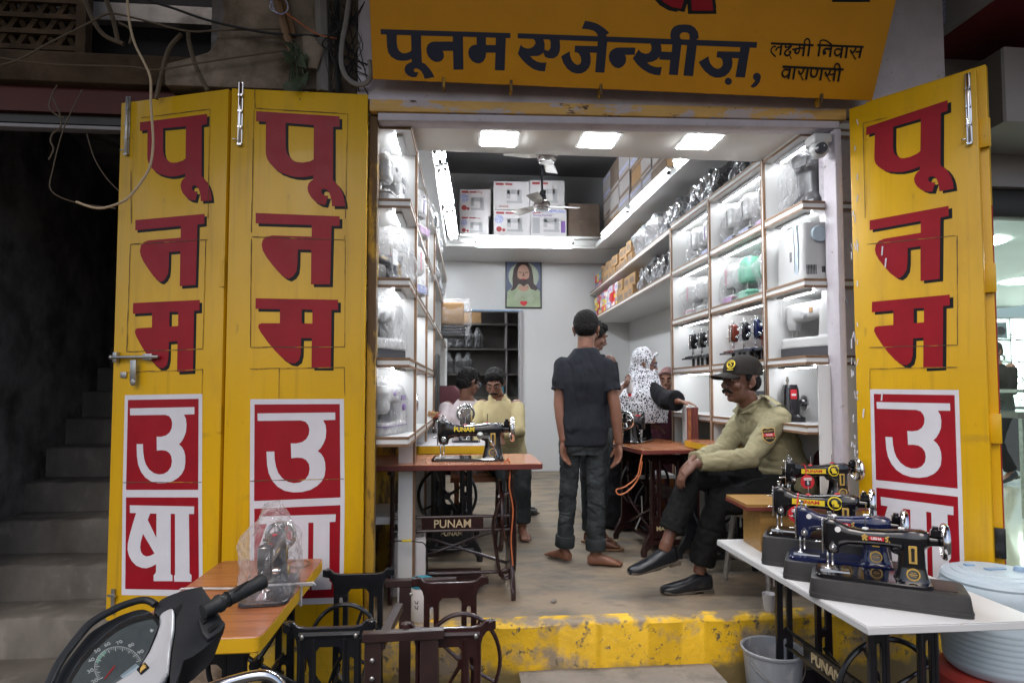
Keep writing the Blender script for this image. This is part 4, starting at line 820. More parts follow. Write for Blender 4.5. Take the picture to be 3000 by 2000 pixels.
row(2.162, 3.45, 4.15, .2, .3, .12, .15, ['carton'], '%s brown carton, %s column from the bagged machines on the lower open shelf', 'brown parts cartons on the lower shelf', 2)
row(2.162, 4.15, 5.6, .10, .15, .085, .10, ['teal', 'cartonw', 'redtr', 'lab_blue', 'yelltr', 'cartonw'], '%s bright small carton, %s column from the brown cartons on the lower open shelf', 'bright parts cartons on the lower shelf', 3)

# ------------------------------------------------ picture on the back wall, security camera, back-room shelves
a, c = onY(1481, 902, BW - .03), onY(1587, 763, BW - .03); PW, PH = c.x - a.x, c.z - a.z
pic = thing('framed_picture', 'framed picture of a long haired bearded figure in a pale robe on the back wall', 'picture', ((a.x + c.x) / 2, BW - .004, a.z))
b = MB(); b.bb((-PW / 2, -.02, 0), (PW / 2, -.001, PH)); b.build('frame', 'blackfr', pic, bevel=.003)
def pp(nm, pts, m, d): flatpoly(nm, [[(x * PW - PW / 2, y * PH) for x, y in pts]], m, lambda x, y: (x, -.0205 - d, y), parent=pic)
mt['picbg'] = M('picture_blue_ground', (.10, .12, .20), .35, var=.3, vs=3); mt['picglow'] = M('picture_pale_glow', (.38, .42, .33), .4, var=.15, vs=8); mt['picrobe'] = M('picture_green_white_robe', (.33, .40, .26), .4, var=.2, vs=9); mt['picskin'] = M('picture_skin', (.46, .27, .20), .4, var=.1, vs=14); mt['pichair'] = M('picture_brown_hair', (.035, .018, .018), .4, var=.3, vs=25)
pp('ground', [(.03, .025), (.97, .025), (.97, .975), (.03, .975)], 'picbg', .0005)
E_ = lambda cx, cy, rx, ry, n=28: [(cx + rx * math.cos(2 * math.pi * k / n), cy + ry * math.sin(2 * math.pi * k / n)) for k in range(n)]
pp('halo', E_(.5, .66, .42, .30), 'picglow', .001)
pp('robe', [(.03, .025), (.97, .025), (.95, .36), (.82, .43), (.68, .47), (.5, .44), (.32, .47), (.18, .43), (.05, .34)], 'picrobe', .0015)
pp('hair', [(.13, .37), (.20, .44), (.19, .62), (.22, .80), (.32, .94), (.47, .975), (.62, .95), (.72, .84), (.76, .68), (.78, .52), (.90, .42), (.84, .37), (.70, .40), (.62, .50), (.36, .50), (.28, .40), (.18, .36)], 'pichair', .002)
pp('neck', [(.38, .48), (.62, .48), (.66, .40), (.5, .34), (.34, .40)], 'picskin', .0025)
pp('face', E_(.49, .71, .165, .20), 'picskin', .003); pp('beard', [(.34, .64), (.40, .60), (.49, .62), (.58, .60), (.64, .64), (.60, .51), (.50, .45), (.39, .51)], 'pichair', .0035)
pp('brow', [(.36, .755), (.46, .75), (.46, .735), (.36, .74)], 'pichair', .0038); pp('brow', [(.53, .75), (.63, .755), (.63, .74), (.53, .735)], 'pichair', .0038)
pp('nose', [(.48, .74), (.51, .74), (.53, .665), (.46, .665)], 'skin', .0038); pp('lips', [(.44, .615), (.55, .615), (.52, .595), (.46, .595)], 'redtr', .0042)
pp('red_emblem', [(.50, .04), (.60, .10), (.59, .14), (.53, .15), (.50, .135), (.47, .15), (.41, .14), (.40, .10)], 'redtr', .004)
b = MB()
for k in range(11):
    an = R(18 + 14.4 * k); p0 = V((.5, .12)); d = V((math.cos(an), math.sin(an))); n_ = V((-d.y, d.x)); b.add([((q.x - .5) * PW, -.0228, q.y * PH) for q in (p0 + d * .13 - n_ * .008, p0 + d * .13 + n_ * .008, p0 + d * .29 + n_ * .022, p0 + d * .29 - n_ * .022)], [(0, 1, 2, 3)])
b.build('rays', 'picglow', pic, smooth=0)
cc = onY(2420, 430, .06)
cm = thing('security_camera', 'white dome security camera at the top of the jamb beside the bright shelf', 'camera', (1.955, cc.y, cc.z))
b = MB(); b.bb((-.10, -.05, .0), (.0, .05, .055)); b.build('mount', 'plw', cm, bevel=.012, seg=3)
b = MB(); b.ell((-.055, -.015, -.02), (.048, .048, .050)); b.build('dome', 'plw', cm)
b = MB(); b.lathe([(0, -.062), (.026, -.062), (.030, -.052), (.034, -.03)], (-.062, 0, -.028), 20, 'Y'); b.build('lens', 'pldark', cm)

# storeroom seen through the back doorway
stk = thing('storeroom_shelf', 'dark storeroom shelving full of bagged machines behind the back doorway', 'shelf', (.35, 7.0, 0))
b = MB()
for z in (1.02, 1.40, 1.80, 2.2): b.bb((-.75, -.2, z - .012), (.75, .25, z + .012))
b.bb((-.75, .25, 0), (.75, .27, 2.6)); b.build('board', 'greydark', stk, smooth=0)
for x in (-.74, .42, .74): b = MB(); b.bb((x - .01, -.2, 0), (x + .01, .24, 2.6)); b.build('post', 'cartong', stk)
# ================================================================ SEWING MACHINES, TREADLE STANDS, TABLES
CACHE = {}
def cached(key, mat, parent, make, name=None, **k):
    """one mesh shared by every machine: build it the first time, then link a new object to it"""
    kk = (key, mat)
    if kk not in CACHE: o = make().build(name or key, mat, parent, **k); CACHE[kk] = o.data; return o
    o = bpy.data.objects.new(name or key, CACHE[kk]); col.objects.link(o); o.parent = parent; return o
ux, uy, uz = V((1, 0, 0)), V((0, 1, 0)), V((0, 0, 1))
def mk_cast():
    b = MB()
    b.loft([((.112, 0, .006), ux * .062, uy * .056, 3), ((.112, 0, .02), ux * .053, uy * .049, 3), ((.113, 0, .06), ux * .044, uy * .041, 3), ((.114, 0, .12), ux * .040, uy * .037, 3), ((.116, 0, .165), ux * .046, uy * .038, 2.6), ((.116, 0, .190), ux * .034, uy * .030, 2.4)], 24)
    b.loft([((.168, 0, .160), uz * .026, uy * .026, 2.5), ((.15, 0, .158), uz * .036, uy * .035, 2.6), ((.09, 0, .155), uz * .037, uy * .034, 2.6), ((.03, 0, .152), uz * .031, uy * .028, 2.6), ((-.04, 0, .149), uz * .029, uy * .025, 2.6), ((-.085, 0, .150), uz * .033, uy * .024, 2.6), ((-.115, 0, .152), uz * .046, uy * .026, 2.6), ((-.15, 0, .152), uz * .055, uy * .026, 3)], 24)
    b.loft([((-.140, 0, .078), ux * .018, uy * .020, 3), ((-.142, 0, .09), ux * .026, uy * .026, 3), ((-.142, 0, .15), ux * .030, uy * .028, 3), ((-.144, 0, .196), ux * .026, uy * .027, 3), ((-.148, 0, .208), ux * .018, uy * .02, 3)], 24)
    b.loft([((.06, 0, .13), ux * .03, uy * .02, 2), ((.085, 0, .10), ux * .03, uy * .026, 2)], 16)
    return b
def mk_bed():
    b = MB(); b.loft([((-.015, 0, 0), ux * .186, uy * .089, 8), ((-.015, 0, .010), ux * .186, uy * .089, 8), ((-.015, 0, .014), ux * .182, uy * .085, 8)], 48); return b
def mk_chrome():
    b = MB(); b.box((-.174, 0, .140), (.005, .042, .128)); b.box((-.173, 0, .140), (.006, .016, .132))
    b.cyl((-.158, -.006, .02), (-.158, -.006, .09), .0045, n=10); b.cyl((-.142, .006, .03), (-.142, .006, .09), .004, n=10)
    b.box((-.158, -.004, .018), (.02, .012, .006)); b.cyl((-.158, -.006, .045), (-.158, -.022, .045), .004, n=8)
    b.cyl((-.150, 0, .20), (-.150, 0, .228), .006, n=10); b.cyl((-.150, 0, .222), (-.150, 0, .232), .009, n=12); b.cyl((-.134, 0, .2), (-.134, 0, .218), .004, n=8)
    b.cyl((-.14, -.026, .108), (-.14, -.046, .108), .013, n=16); b.ell((-.14, -.05, .108), (.006, .006, .006)); b.cyl((-.178, -.01, .165), (-.196, -.014, .165), .003, n=8)
    b.cyl((-.176, .005, .115), (-.200, .005, .112), .0035, n=8)
    return b
def mk_wheel(spokes):
    def f():
        b = MB(); b.torus((.215, 0, .158), .056, .0095, 'X', 36, 10, 1.25)
        if spokes:
            for k in range(5): a = 2 * math.pi * k / 5; b.cyl((.213, .012 * math.cos(a), .158 + .012 * math.sin(a)), (.215, .05 * math.cos(a), .158 + .05 * math.sin(a)), .0065, .0055, n=8)
            b.cyl((.200, 0, .158), (.224, 0, .158), .019, n=20)
        else: b.lathe([(0, .222), (.018, .223), (.03, .219), (.05, .222)], (0, 0, .158), 32, 'X'); b.lathe([(0, .207), (.05, .208)], (0, 0, .158), 32, 'X')
        return b
    return f
def mk_shaft():
    b = MB(); b.cyl((.155, 0, .158), (.21, 0, .158), .022, .017, n=18); b.box((.186, -.010, .188), (.03, .024, .026)); b.box((.186, -.012, .205), (.018, .02, .014)); return b
def mk_pin(x, z):
    return lambda: MB().cyl((x, .004, z), (x, .004, z + .048), .0022, n=8)
def mk_pinbase(x, z):
    return lambda: MB().lathe([(0, z + .006), (.010, z + .005), (.011, z)], (x, .004, 0), 14)
def mk_plate():
    b = MB(); b.bb((.101, -.043, .078), (.127, -.038, .140)); return b
def mk_slot():
    b = MB(); b.bb((.109, -.045, .086), (.119, -.0432, .128)); b.lathe([(0, -.0475), (.006, -.047), (.0062, -.0432)], (.114, 0, .128), 12, 'Y'); return b
def mk_medal():
    b = MB(); b.lathe([(.0165, -.0525), (.0215, -.0525), (.0215, -.046)], (.113, 0, .042), 28, 'Y'); b.bb((.1005, -.0518, .0405), (.1255, -.051, .0435)); b.bb((.104, -.0518, .048), (.122, -.051, .0495)); b.bb((.104, -.0518, .035), (.122, -.051, .0365)); return b
def mk_clip():
    b = MB(); b.box((-.158, 0, .0165), (.05, .05, .004)); b.box((-.12, 0, .0155), (.07, .05, .003)); return b
def classic(label, loc, rz, body='gloss', deco='emblem', spoke=False, base=0., group=None, rest=False, name='sewing_machine', scale=1.):
    t = thing(name, label, 'sewing machine', loc, rz, group); t.scale = (scale,) * 3
    par = t; dz = 0.
    if base:
        b = MB(); h = base
        b.loft([((.03, 0, 0), ux * .252, uy * .105, 12), ((.03, 0, .008), ux * .252, uy * .105, 12), ((.03, 0, h - .018), ux * .2465, uy * .0995, 12), ((.03, 0, h - .004), ux * .244, uy * .097, 12), ((.03, 0, h), ux * .238, uy * .092, 12)], 56); bb_ = b.build('base_box', 'basebox', t)
        b = MB(); b.bb((-.19, -.075, h), (.165, .075, h + .002)); b.bb((.175, -.06, h), (.24, .06, h + .0035)); b.build('base_top', 'basetop', bb_)
        b = MB(); b.loft([((.03, 0, .012), ux * .2535, uy * .1065, 12), ((.03, 0, .018), ux * .2525, uy * .1055, 12)], 56); b.build('base_rim', 'basebox', bb_); dz = base
    def put(o):
        o.location.z = dz / 1.; return o
    put(cached('casting', body, t, mk_cast, 'casting', remesh=.0042, sm=4, smooth=180)); put(cached('bed', body, t, mk_bed, 'bed', smooth=35))
    put(cached('chrome_head', 'chrome', t, mk_chrome, 'head_fittings', bevel=.0012, seg=1)); put(cached('wheel%d' % spoke, 'chrome', t, mk_wheel(spoke), 'hand_wheel'))
    put(cached('shaft', 'gloss', t, mk_shaft, 'wheel_bush', bevel=.002, seg=1)); [(put(cached('pin%d' % i, 'chrome', t, mk_pin(*q), 'spool_pin')), put(cached('felt%d' % i, 'whitetr' if deco == 'usha' else 'redtr', t, mk_pinbase(*q), 'spool_felt'))) for i, q in enumerate(((-.03, .178), (.085, .190)))]
    pl_ = put(cached('plate', 'gold', t, mk_plate, 'stitch_plate', bevel=.001, seg=1)); sl = put(cached('slot', 'blackfr', t, mk_slot, 'stitch_slot')); put(cached('medal', 'gold', t, mk_medal, 'medallion')); put(cached('clip', 'chrome', t, mk_clip, 'needle_plate'))
    def dec(nm, mb, m): put(mb.build(nm, m, t, smooth=0))
    y = -.0305
    if deco == 'word':
        put(text('arm_lettering', 'PUNAM', 'yelltr', .031, Matrix.Translation((-.035, -.0285, .158)) @ FRONT @ Matrix.Shear('XY', 4, (.15, 0)), t, ext=.0006, bold=.0012, sx=1.0))
        b = MB(); b.lathe([(0, -.052), (.018, -.05), (.021, -.034)], (.048, 0, .128), 20, 'Y'); b.box((.075, -.046, .122), (.05, .012, .016)); b.tube([(.094, -.05, .12), (.098, -.056, .10), (.12, -.058, .096), (.124, -.06, .02)], .003, 8); b.tube([(.10, -.054, .115), (.14, -.06, .02)], .0022, 6); put(b.build('lever', 'chrome', t))
    elif deco == 'band':
        b = MB(); b.bb((-.095, y, .139), (.035, y + .006, .163)); dec('arm_band', b, 'yelltr')
        b = MB(); b.bb((-.098, y + .0006, .1365), (.038, y + .006, .1655)); dec('band_border', b, 'gloss')
        put(text('arm_lettering', 'PUNAM', 'redtr', .021, Matrix.Translation((-.03, y - .0006, .151)) @ FRONT, t, ext=.0005, bold=.0007, sx=1.25))
        b = MB(); b.lathe([(.024, -.0366), (.029, -.036), (.029, -.03)], (.075, 0, .155), 28, 'Y'); b.lathe([(0, -.0366), (.012, -.036), (.012, -.03)], (.073, 0, .158), 10, 'Y'); b.box((.078, -.0362, .147), (.024, .002, .012)); dec('emblem', b, 'yelltr')
        b = MB(); b.lathe([(0, -.058), (.036, -.056), (.036, -.052)], (-.075, 0, .098), 28, 'Y'); tg = put(b.build('hang_tag', 'redtr', t)); b = MB(); b.tube([(-.075, -.04, .13), (-.072, -.033, .165), (-.07, -.01, .185), (-.07, .02, .18)], .0028, 6); put(b.build('tag_string', 'redtr', t))
        b = MB(); b.bb((-.095, -.0592, .108), (-.055, -.058, .121)); dec('tag_label', b, 'whitetr'); b = MB(); b.bb((-.09, -.0592, .079), (-.06, -.058, .106)); dec('tag_number_box', b, 'navy')
        put(text('tag_lettering', 'PUNAM', 'redtr', .011, Matrix.Translation((-.075, -.0598, .1145)) @ FRONT, t, ext=.0003)); put(text('tag_number', '5', 'whitetr', .026, Matrix.Translation((-.075, -.0598, .0925)) @ FRONT, t, ext=.0003, bold=.0008))
    elif deco == 'usha':
        b = MB(); b.bb((-.022, -.0292, .145), (.028, -.024, .158)); dec('arm_badge', b, 'redtr'); put(text('arm_lettering', 'USHA', 'whitetr', .0125, Matrix.Translation((.003, -.0298, .1515)) @ FRONT, t, ext=.0004, bold=.0004, sx=1.1))
        b = MB()
        for x in (-.034, .040):
            for dx, dz_ in ((0, 0), (.006, .005), (-.006, .005), (0, .009), (.005, -.006), (-.005, -.006)): b.lathe([(0, -.0285 - .0007), (.0042, -.0285), (.0042, -.022)], (x + dx, 0, .1515 + dz_), 8, 'Y')
        dec('flower_transfer', b, 'gold')
        b = MB(); b.lathe([(0, -.0292), (.010, -.0288), (.0105, -.024)], (-.122, 0, .172), 18, 'Y'); dec('silver_disc', b, 'whitetr')
    else:
        b = MB(); b.lathe([(0, -.0295), (.011, -.029), (.011, -.024)], (.06, 0, .158), 14, 'Y'); b.bb((-.05, -.0272, .149), (.02, -.023, .156)); dec('gold_transfer', b, 'gold'); b = MB(); b.lathe([(0, -.0292), (.010, -.0288), (.0105, -.024)], (-.122, 0, .172), 18, 'Y'); dec('silver_disc', b, 'whitetr')
    return t

# ------------------------------------------------ cast-iron treadle stand: side frames stand across x, table runs along x
def cast_plate(outlines, th, rot=True):
    cu = bpy.data.curves.new('o', 'CURVE'); cu.dimensions = '2D'; cu.fill_mode = 'BOTH'; cu.extrude = th / 2; cu.bevel_depth = .003; cu.bevel_resolution = 1
    for ol in outlines:
        s_ = cu.splines.new('POLY'); s_.points.add(len(ol) - 1); s_.use_cyclic_u = True
        for i, (x, y) in enumerate(ol): s_.points[i].co = (x, y, 0, 1)
    o = bpy.data.objects.new('o', cu); me = bpy.data.meshes.new_from_object(o); bpy.data.objects.remove(o)
    b = MB(); b.add([(p.co.z, p.co.x, p.co.y) for p in me.vertices], [tuple(p.vertices) for p in me.polygons]); return b   # plate in the y-z plane
def slot(cx, z0, z1, w, n=5):
    r_ = w / 2; z0, z1 = z0 + r_, z1 - r_
    return [(cx + r_ * math.cos(math.pi * k / n), z1 + r_ * math.sin(math.pi * k / n)) for k in range(n + 1)] + [(cx + r_ * math.cos(math.pi + math.pi * k / n), z0 + r_ * math.sin(math.pi + math.pi * k / n)) for k in range(n + 1)]
def frame_outline(H):
    h = [(.205, 0), (.208, .035), (.192, .075), (.160, .125), (.142, .17), (.136, .30), (.133, H - .085), (.142, H - .055), (.160, H - .035), (.196, H - .028), (.196, H - .004), (.158, H - .002), (.138, H - .018), (.10, H - .024)]
    half = h; return half + [(-x, z) for x, z in reversed(half)] + [(-.172, 0), (-.168, .032), (-.145, .062), (-.105, .078), (.105, .078), (.145, .062), (.168, .032), (.172, 0)]
FW = .175
def mk_frame(H):
    def f():
        rr = lambda a, c, z0, z1, r_: [(a, z0 + r_), (a + r_, z0), (c - r_, z0), (c, z0 + r_), (c, z1 - r_), (c - r_, z1), (a + r_, z1), (a, z1 - r_)]
        hol = [rr(-.062, .062, .25, H - .085, .02), slot(.096, .27, .40, .026), slot(-.096, .27, .40, .026), slot(.096, .43, H - .12, .026), slot(-.096, .43, H - .12, .026), rr(-.115, -.02, .105, .135, .012), rr(.02, .115, .105, .135, .012)]
        return cast_plate([frame_outline(H)] + hol, .012)
    return f
def mk_frib(H):
    def f():
        b = MB()
        for s_ in (-1, 1):
            for q in (.128, .066): b.tube([(0, s_ * q, .16), (0, s_ * q, H - .06)], .010, 8)
            b.tube([(0, s_ * .15, .15), (0, s_ * .19, .07), (0, s_ * .19, .0)], [.011, .012, .014], 8); b.cyl((-.02, s_ * .178, H - .016), (.02, s_ * .178, H - .016), .016, n=10)
            b.box((0, s_ * .095, .415), (.02, .07, .018))
        b.tube([(0, -.13, H - .045), (0, .13, H - .045)], .012, 8); b.tube([(0, -.13, .235), (0, .13, .235)], .010, 8); b.tube([(0, -.15, .085), (0, .15, .085)], .009, 8)
        return b
    return f
def mk_fw(R_):
    def f():
        b = MB(); b.torus((0, 0, 0), R_, .0105, 'X', 44, 8)
        for k in range(4): a = 2 * math.pi * k / 4 + .5; b.tube([(0, .02 * math.cos(a), .02 * math.sin(a)), (.012, R_ * .55 * math.cos(a + .08), R_ * .55 * math.sin(a + .08)), (0, R_ * math.cos(a), R_ * math.sin(a))], [.011, .008, .008], 8)
        b.cyl((-.03, 0, 0), (.03, 0, 0), .022, n=16); return b
    return f
def stand(t, mat, half, H=.72, word='PUNAM', guard=False, wy=-.03, treadle=True, bolts=False, fword=True):
    for s_ in (-1, 1):
        o = cached('frame%.3f' % H, mat, t, mk_frame(H), 'side_frame', smooth=35); o.location = (s_ * half, 0, 0)
        r_ = cached('rib%.3f' % H, mat, o, mk_frib(H), 'frame_rib'); r_.location = (s_ * .004, 0, 0)
        if word and fword:
            w_ = text('cast_lettering', word, 'cream', .042, Matrix.Translation((.010, 0, .190)) @ Matrix.Rotation(R(90) if s_ > 0 else -R(90), 4, 'Z') @ FRONT, o, ext=.003, bold=.0006)
            if s_ < 0: w_.location.x = -.020
        if bolts:
            b = MB()
            for q in (-.115, .115): b.ell((s_ * .014, q, H - .05), (.006, .010, .010), n=10, m=6)
            bo = b.build('bolt_head', 'steel', o)
    b = MB(); zc = .40
    for z in (zc + .038, zc - .038): b.tube([(-half, -.09, z), (half, -.09, z)], .009, 8)
    b.box((0, -.09, zc), (half * 1.05, .012, .072)); b.tube([(-half, .10, .12), (half, .10, .34)], .009, 8); b.tube([(half, .10, .12), (-half, .10, .34)], .009, 8); b.tube([(-half, .0, .10), (half, .0, .10)], .010, 8); br = b.build('cross_brace', mat, t)
    if word: text('cast_lettering', word, 'cream', .062, at4(0, -.0985, zc), br, ext=.003, bold=.0004)
    w_ = cached('fw', mat, t, mk_fw(.195), 'fly_wheel'); w_.location = (half - .06, wy, .43)
    if guard:
        b = MB(); g = smooth_pts([(half - .10, -.10, .36), (half - .10, -.12, .42), (half - .06, -.125, .535), (half - .02, -.125, .57), (half + .015, -.12, .53), (half + .02, -.11, .46), (half + .02, -.10, .16), (half - .0, -.09, .12), (half - .05, -.09, .10), (half - .07, -.09, .15), (half - .10, -.10, .36)], 4); b.tube(g, .010, 8); b.torus((half - .03, -.10, .115), .024, .010, 'Y', 18, 8); b.build('dress_guard', mat, t)
    if treadle:
        b = MB(); b.box((-.02, 0, .075), (half * 1.15, .22, .012), (R(8), 0, 0))
        for k in range(7): b.box((-.02, -.09 + .03 * k, .083 + (-.09 + .03 * k) * .14), (half * 1.1, .008, .006), (R(8), 0, 0))
        p_ = b.build('treadle', mat, t)
        b = MB(); b.tube([(half - .06, wy + .03, .33), (half - .07, .0, .2), (half - .08, .06, .085)], .006, 8); b.build('pitman_rod', 'steel', t)
def table_top(t, Lx, Ly, z, mat, edge, th=.03, cor=.012, name='tabletop', hole=False):
    b = MB(); b.loft([((0, 0, z - .003), ux * Lx / 2, uy * Ly / 2, 26), ((0, 0, z), ux * (Lx / 2 - .002), uy * (Ly / 2 - .002), 26)], 64); b.build(name, mat, t, smooth=30)
    b = MB(); b.loft([((0, 0, z - th), ux * (Lx / 2 - .002), uy * (Ly / 2 - .002), 26), ((0, 0, z - th + .004), ux * (Lx / 2 + .001), uy * (Ly / 2 + .001), 26), ((0, 0, z - .0035), ux * (Lx / 2 + .001), uy * (Ly / 2 + .001), 26), ((0, 0, z - .0032), ux * (Lx / 2 - .01), uy * (Ly / 2 - .01), 26)], 64); b.build('table_edge', edge, t, smooth=30)
SG = 'treadle sewing tables and stands'
# table by the opening (wide side to the street)
t1 = thing('treadle_table', 'red-brown treadle table with maroon iron legs, wide side facing the opening', 'sewing table', (-.03, .60, 0), R(1), SG)
table_top(t1, .98, .53, .75, 'woodtopx', 'edged', .032); stand(t1, 'castm', .33, .718, 'PUNAM', guard=True, fword=False)
classic('black sewing machine with large yellow arm lettering on the red-brown treadle table', (.075, .555, .751), R(-3), 'gloss', 'word', False, group='black hand sewing machines', scale=1.1)
b = MB(); b.tube(smooth_pts([(.27, .42, .75), (.285, .38, .70), (.28, .36, .62), (.30, .36, .50), (.29, .37, .34), (.30, .37, .20)], 4), .004, 6); b.tube(smooth_pts([(.255, .40, .752), (.27, .385, .766), (.285, .40, .753), (.275, .41, .775)], 4), .004, 6); solo('drive_cord', b, 'orange', 'orange-brown drive cord hanging from the red-brown treadle table', 'cord')
# second table behind it, end on
t2 = thing('treadle_table', 'treadle table with yellow edged grey top and black iron legs, end facing the opening', 'sewing table', (-.04, 1.55, 0), -R(90), SG)
table_top(t2, 1.15, .46, .795, 'greywall', 'yedge', .055); stand(t2, 'castb', .36, .738, 'PUNAM', treadle=True)
classic('black sewing machine seen end on with chrome face plate, before the pink shirted man', (.055, 1.40, .796), R(90), 'gloss', 'emblem', True, group='black hand sewing machines', scale=1.12)
# table with the orange cord, by the counter
t3 = thing('treadle_table', 'orange-brown treadle table with maroon iron legs beside the dotted headscarf', 'sewing table', (1.44, 1.49, 0), R(96), SG)
table_top(t3, .90, .54, .75, 'woodmag', 'edged', .03); stand(t3, 'castm', .27, .718, 'MAGSONS')
b = MB(); b.bb((-.42, -.17, .7502), (.0, .17, .7512)); b.build('machine_cutout', 'woodtop', t3, smooth=0)
classic('black sewing machine with yellow transfers under the oil bottle', (1.36, 1.66, .752), R(236), 'gloss', 'band', True, group='black hand sewing machines', scale=1.1)
b = MB(); b.tube(smooth_pts([(1.22, 1.02, .72), (1.20, 1.0, .66), (1.17, .98, .58), (1.09, .97, .52), (1.03, .97, .50), (1.05, .96, .47), (1.12, .97, .50), (1.19, .99, .58), (1.215, 1.0, .68)], 5), .0045, 7); solo('drive_cord', b, 'orange', 'orange drive cord looped below the orange-brown table', 'cord')
# long white table out on the street with three machines on black bases
t4 = thing('treadle_table', 'long white topped table on black iron legs at the edge of the street', 'sewing table', (1.645, -.48, Zs), -R(90), SG)
b = MB(); b.bb((-.585, -.31, .797), (.585, .31, .80)); b.build('tabletop', 'whtop', t4, bevel=.001, seg=1); b = MB(); b.bb((-.587, -.312, .772), (.587, .312, .7965)); b.build('table_edge', 'whedge', t4, bevel=.002, seg=1); stand(t4, 'castb', .33, .768, 'PUNAM', treadle=False, wy=-.02)
RZ4 = math.atan2(-.271, .423)
def on_white(bl, base, label, body, deco):
    d = V((math.cos(RZ4), math.sin(RZ4))); n_ = V((-d.y, d.x)); c = V(bl) + d * .222 + n_ * .105
    return classic(label, (c.x, c.y, .3805), RZ4, body, deco, False, base, 'hand sewing machines on black bases', scale=1.)
on_white((1.303, -.781), .072, 'glossy black sewing machine on a black base, nearest the table front edge', 'gloss', 'usha')
on_white((1.322, -.558), .075, 'dark blue sewing machine on a black base, between two black ones', 'glossblue', 'usha')
on_white((1.335, -.352), .125, 'black sewing machine with yellow band and red tag on a tall black base', 'gloss', 'band')
# slanted wood-grain table at the other side of the opening
t5 = thing('treadle_table', 'wood-grain table with thick yellow edge on black iron legs beside the scooter', 'sewing table', (-.836, -.53, Zs), R(90), SG)
table_top(t5, .90, .45, .80, 'woodtop', 'yedge', .05); stand(t5, 'castb', .30, .748, None, wy=.0)
b = MB(); b.torus((0, 0, 0), .055, .004, 'Z', 24, 6); b.build('cut_ring', 'edge', t5).location = (.36, -.13, .801)
# bare stands
s1 = thing('treadle_stand', 'bare black iron treadle stand without a top beside the yellow edged table', 'sewing stand', (-.445, -.44, Zs), R(90), SG); s1.scale = (1, .80, 1)
stand(s1, 'castb', .315, .762, None, wy=.06, bolts=True)
s2 = thing('treadle_stand', 'bare maroon iron treadle stand without a top in front of the yellow step', 'sewing stand', (-.03, -.54, Zs), R(90), SG); s2.scale = (1, .83, 1)
stand(s2, 'castm', .255, .762, None, wy=-.06, bolts=True)
s3 = thing('angle_frame', 'brown steel angle frame with flat top bars between the two bare stands', 'frame', (-.17, -.5, Zs), 0)
b = MB(); H3 = .75
def bar(p, q, w_=.028, h_=.028, b_=None):
    p, q = V(p), V(q); d = (q - p).normalized(); s_ = d.cross(uz).normalized() if abs(d.z) < .9 else ux; u_ = s_.cross(d)
    b_.hexa([p - s_ * w_ / 2 - u_ * h_, q - s_ * w_ / 2 - u_ * h_, q + s_ * w_ / 2 - u_ * h_, p + s_ * w_ / 2 - u_ * h_, p - s_ * w_ / 2, q - s_ * w_ / 2, q + s_ * w_ / 2, p + s_ * w_ / 2])
for nm, p, q in (('top_bar', (-.14, .24, H3), (.165, .245, H3)), ('top_bar', (-.15, -.34, H3), (.125, -.33, H3)), ('side_bar', (-.062, .03, H3 - .03), (-.092, -.34, H3 - .03))):
    b = MB(); bar(p, q, .034, .03, b); b.build(nm, 'anglebrown', s3, bevel=.002, seg=1)
for p, w_ in (((-.055, .24), .05), ((-.115, -.335), .055), ((.075, -.33), .062)): b = MB(); b.bb((p[0] - w_ / 2, p[1] - .012, 0), (p[0] + w_ / 2, p[1] + .012, H3 - .03)); lg = b.build('leg', 'anglebrown', s3, bevel=.002, seg=1)
b = MB()
for z in (.66, .60): b.ell((-.115, -.352, z), (.009, .006, .009), n=10, m=6)
b.ell((-.03, .225, .69), (.008, .006, .008), n=10, m=6); b.build('bolt_head', 'steel', s3)
# wooden box with a lid standing on the far end of the white table, a machine on it
t6 = thing('wooden_box', 'yellow wood-grain box with red edged lid on the far end of the white table', 'box', (1.68, -.075, .3805), R(-5))
b = MB(); b.bb((-.31, -.13, .217), (.30, .15, .230)); b.build('lid', 'woodyel', t6); b = MB(); b.bb((-.312, -.132, .200), (.302, .152, .2165)); b.build('lid_edge', 'edged', t6)
b = MB(); b.bb((-.235, -.10, 0), (.25, .12, .1995)); b.build('box', 'woodyel', t6)
classic('black sewing machine with yellow band and red tag on the yellow wood box', (1.775, -.07, .6115), R(-6), 'gloss', 'band', True, group='black hand sewing machines', scale=.92)
# ================================================================ STOCK ON THE SHELVES
def warp(me, amp, sc_, seed=0, zmin=-1e9):
    vn = [V(v.normal) for v in me.vertices]
    for v, n_ in zip(me.vertices, vn):
        if v.co.z > zmin: v.co += n_ * (noise.noise(V(v.co) * sc_ + V((seed, 0, 0))) * amp + noise.noise(V(v.co) * sc_ * 2.7 + V((0, seed, 0))) * amp * .5)
def mk_bag(lx, ly, lz, top=.35, seed=0, amp=.018):
    def f():
        b = MB(); secs = []
        for k in range(15):
            t_ = k / 14; sx = lx / 2 * (1 - (1 - top) * max(0, t_ - .55) / .45) * (1 + .05 * math.sin(t_ * 9 + seed)); sy = ly / 2 * (1 - .75 * max(0, t_ - .6) / .4); secs.append(((lx * .04 * math.sin(t_ * 4 + seed), 0, lz * t_ + .002), ux * sx, uy * sy, 3.2))
        b.loft(secs, 40); o = b.build('tmp', 'bag'); warp(o.data, amp, 9, seed, .004)
        m = MB(); m.add([tuple(v.co) for v in o.data.vertices], [tuple(p.vertices) for p in o.data.polygons]); bpy.data.objects.remove(o); return m
    return f
def bag(t, key, lx, ly, lz, mat='bag', **k): return cached('bag_' + key, mat, t, mk_bag(lx, ly, lz, **k), 'plastic_cover', smooth=180)
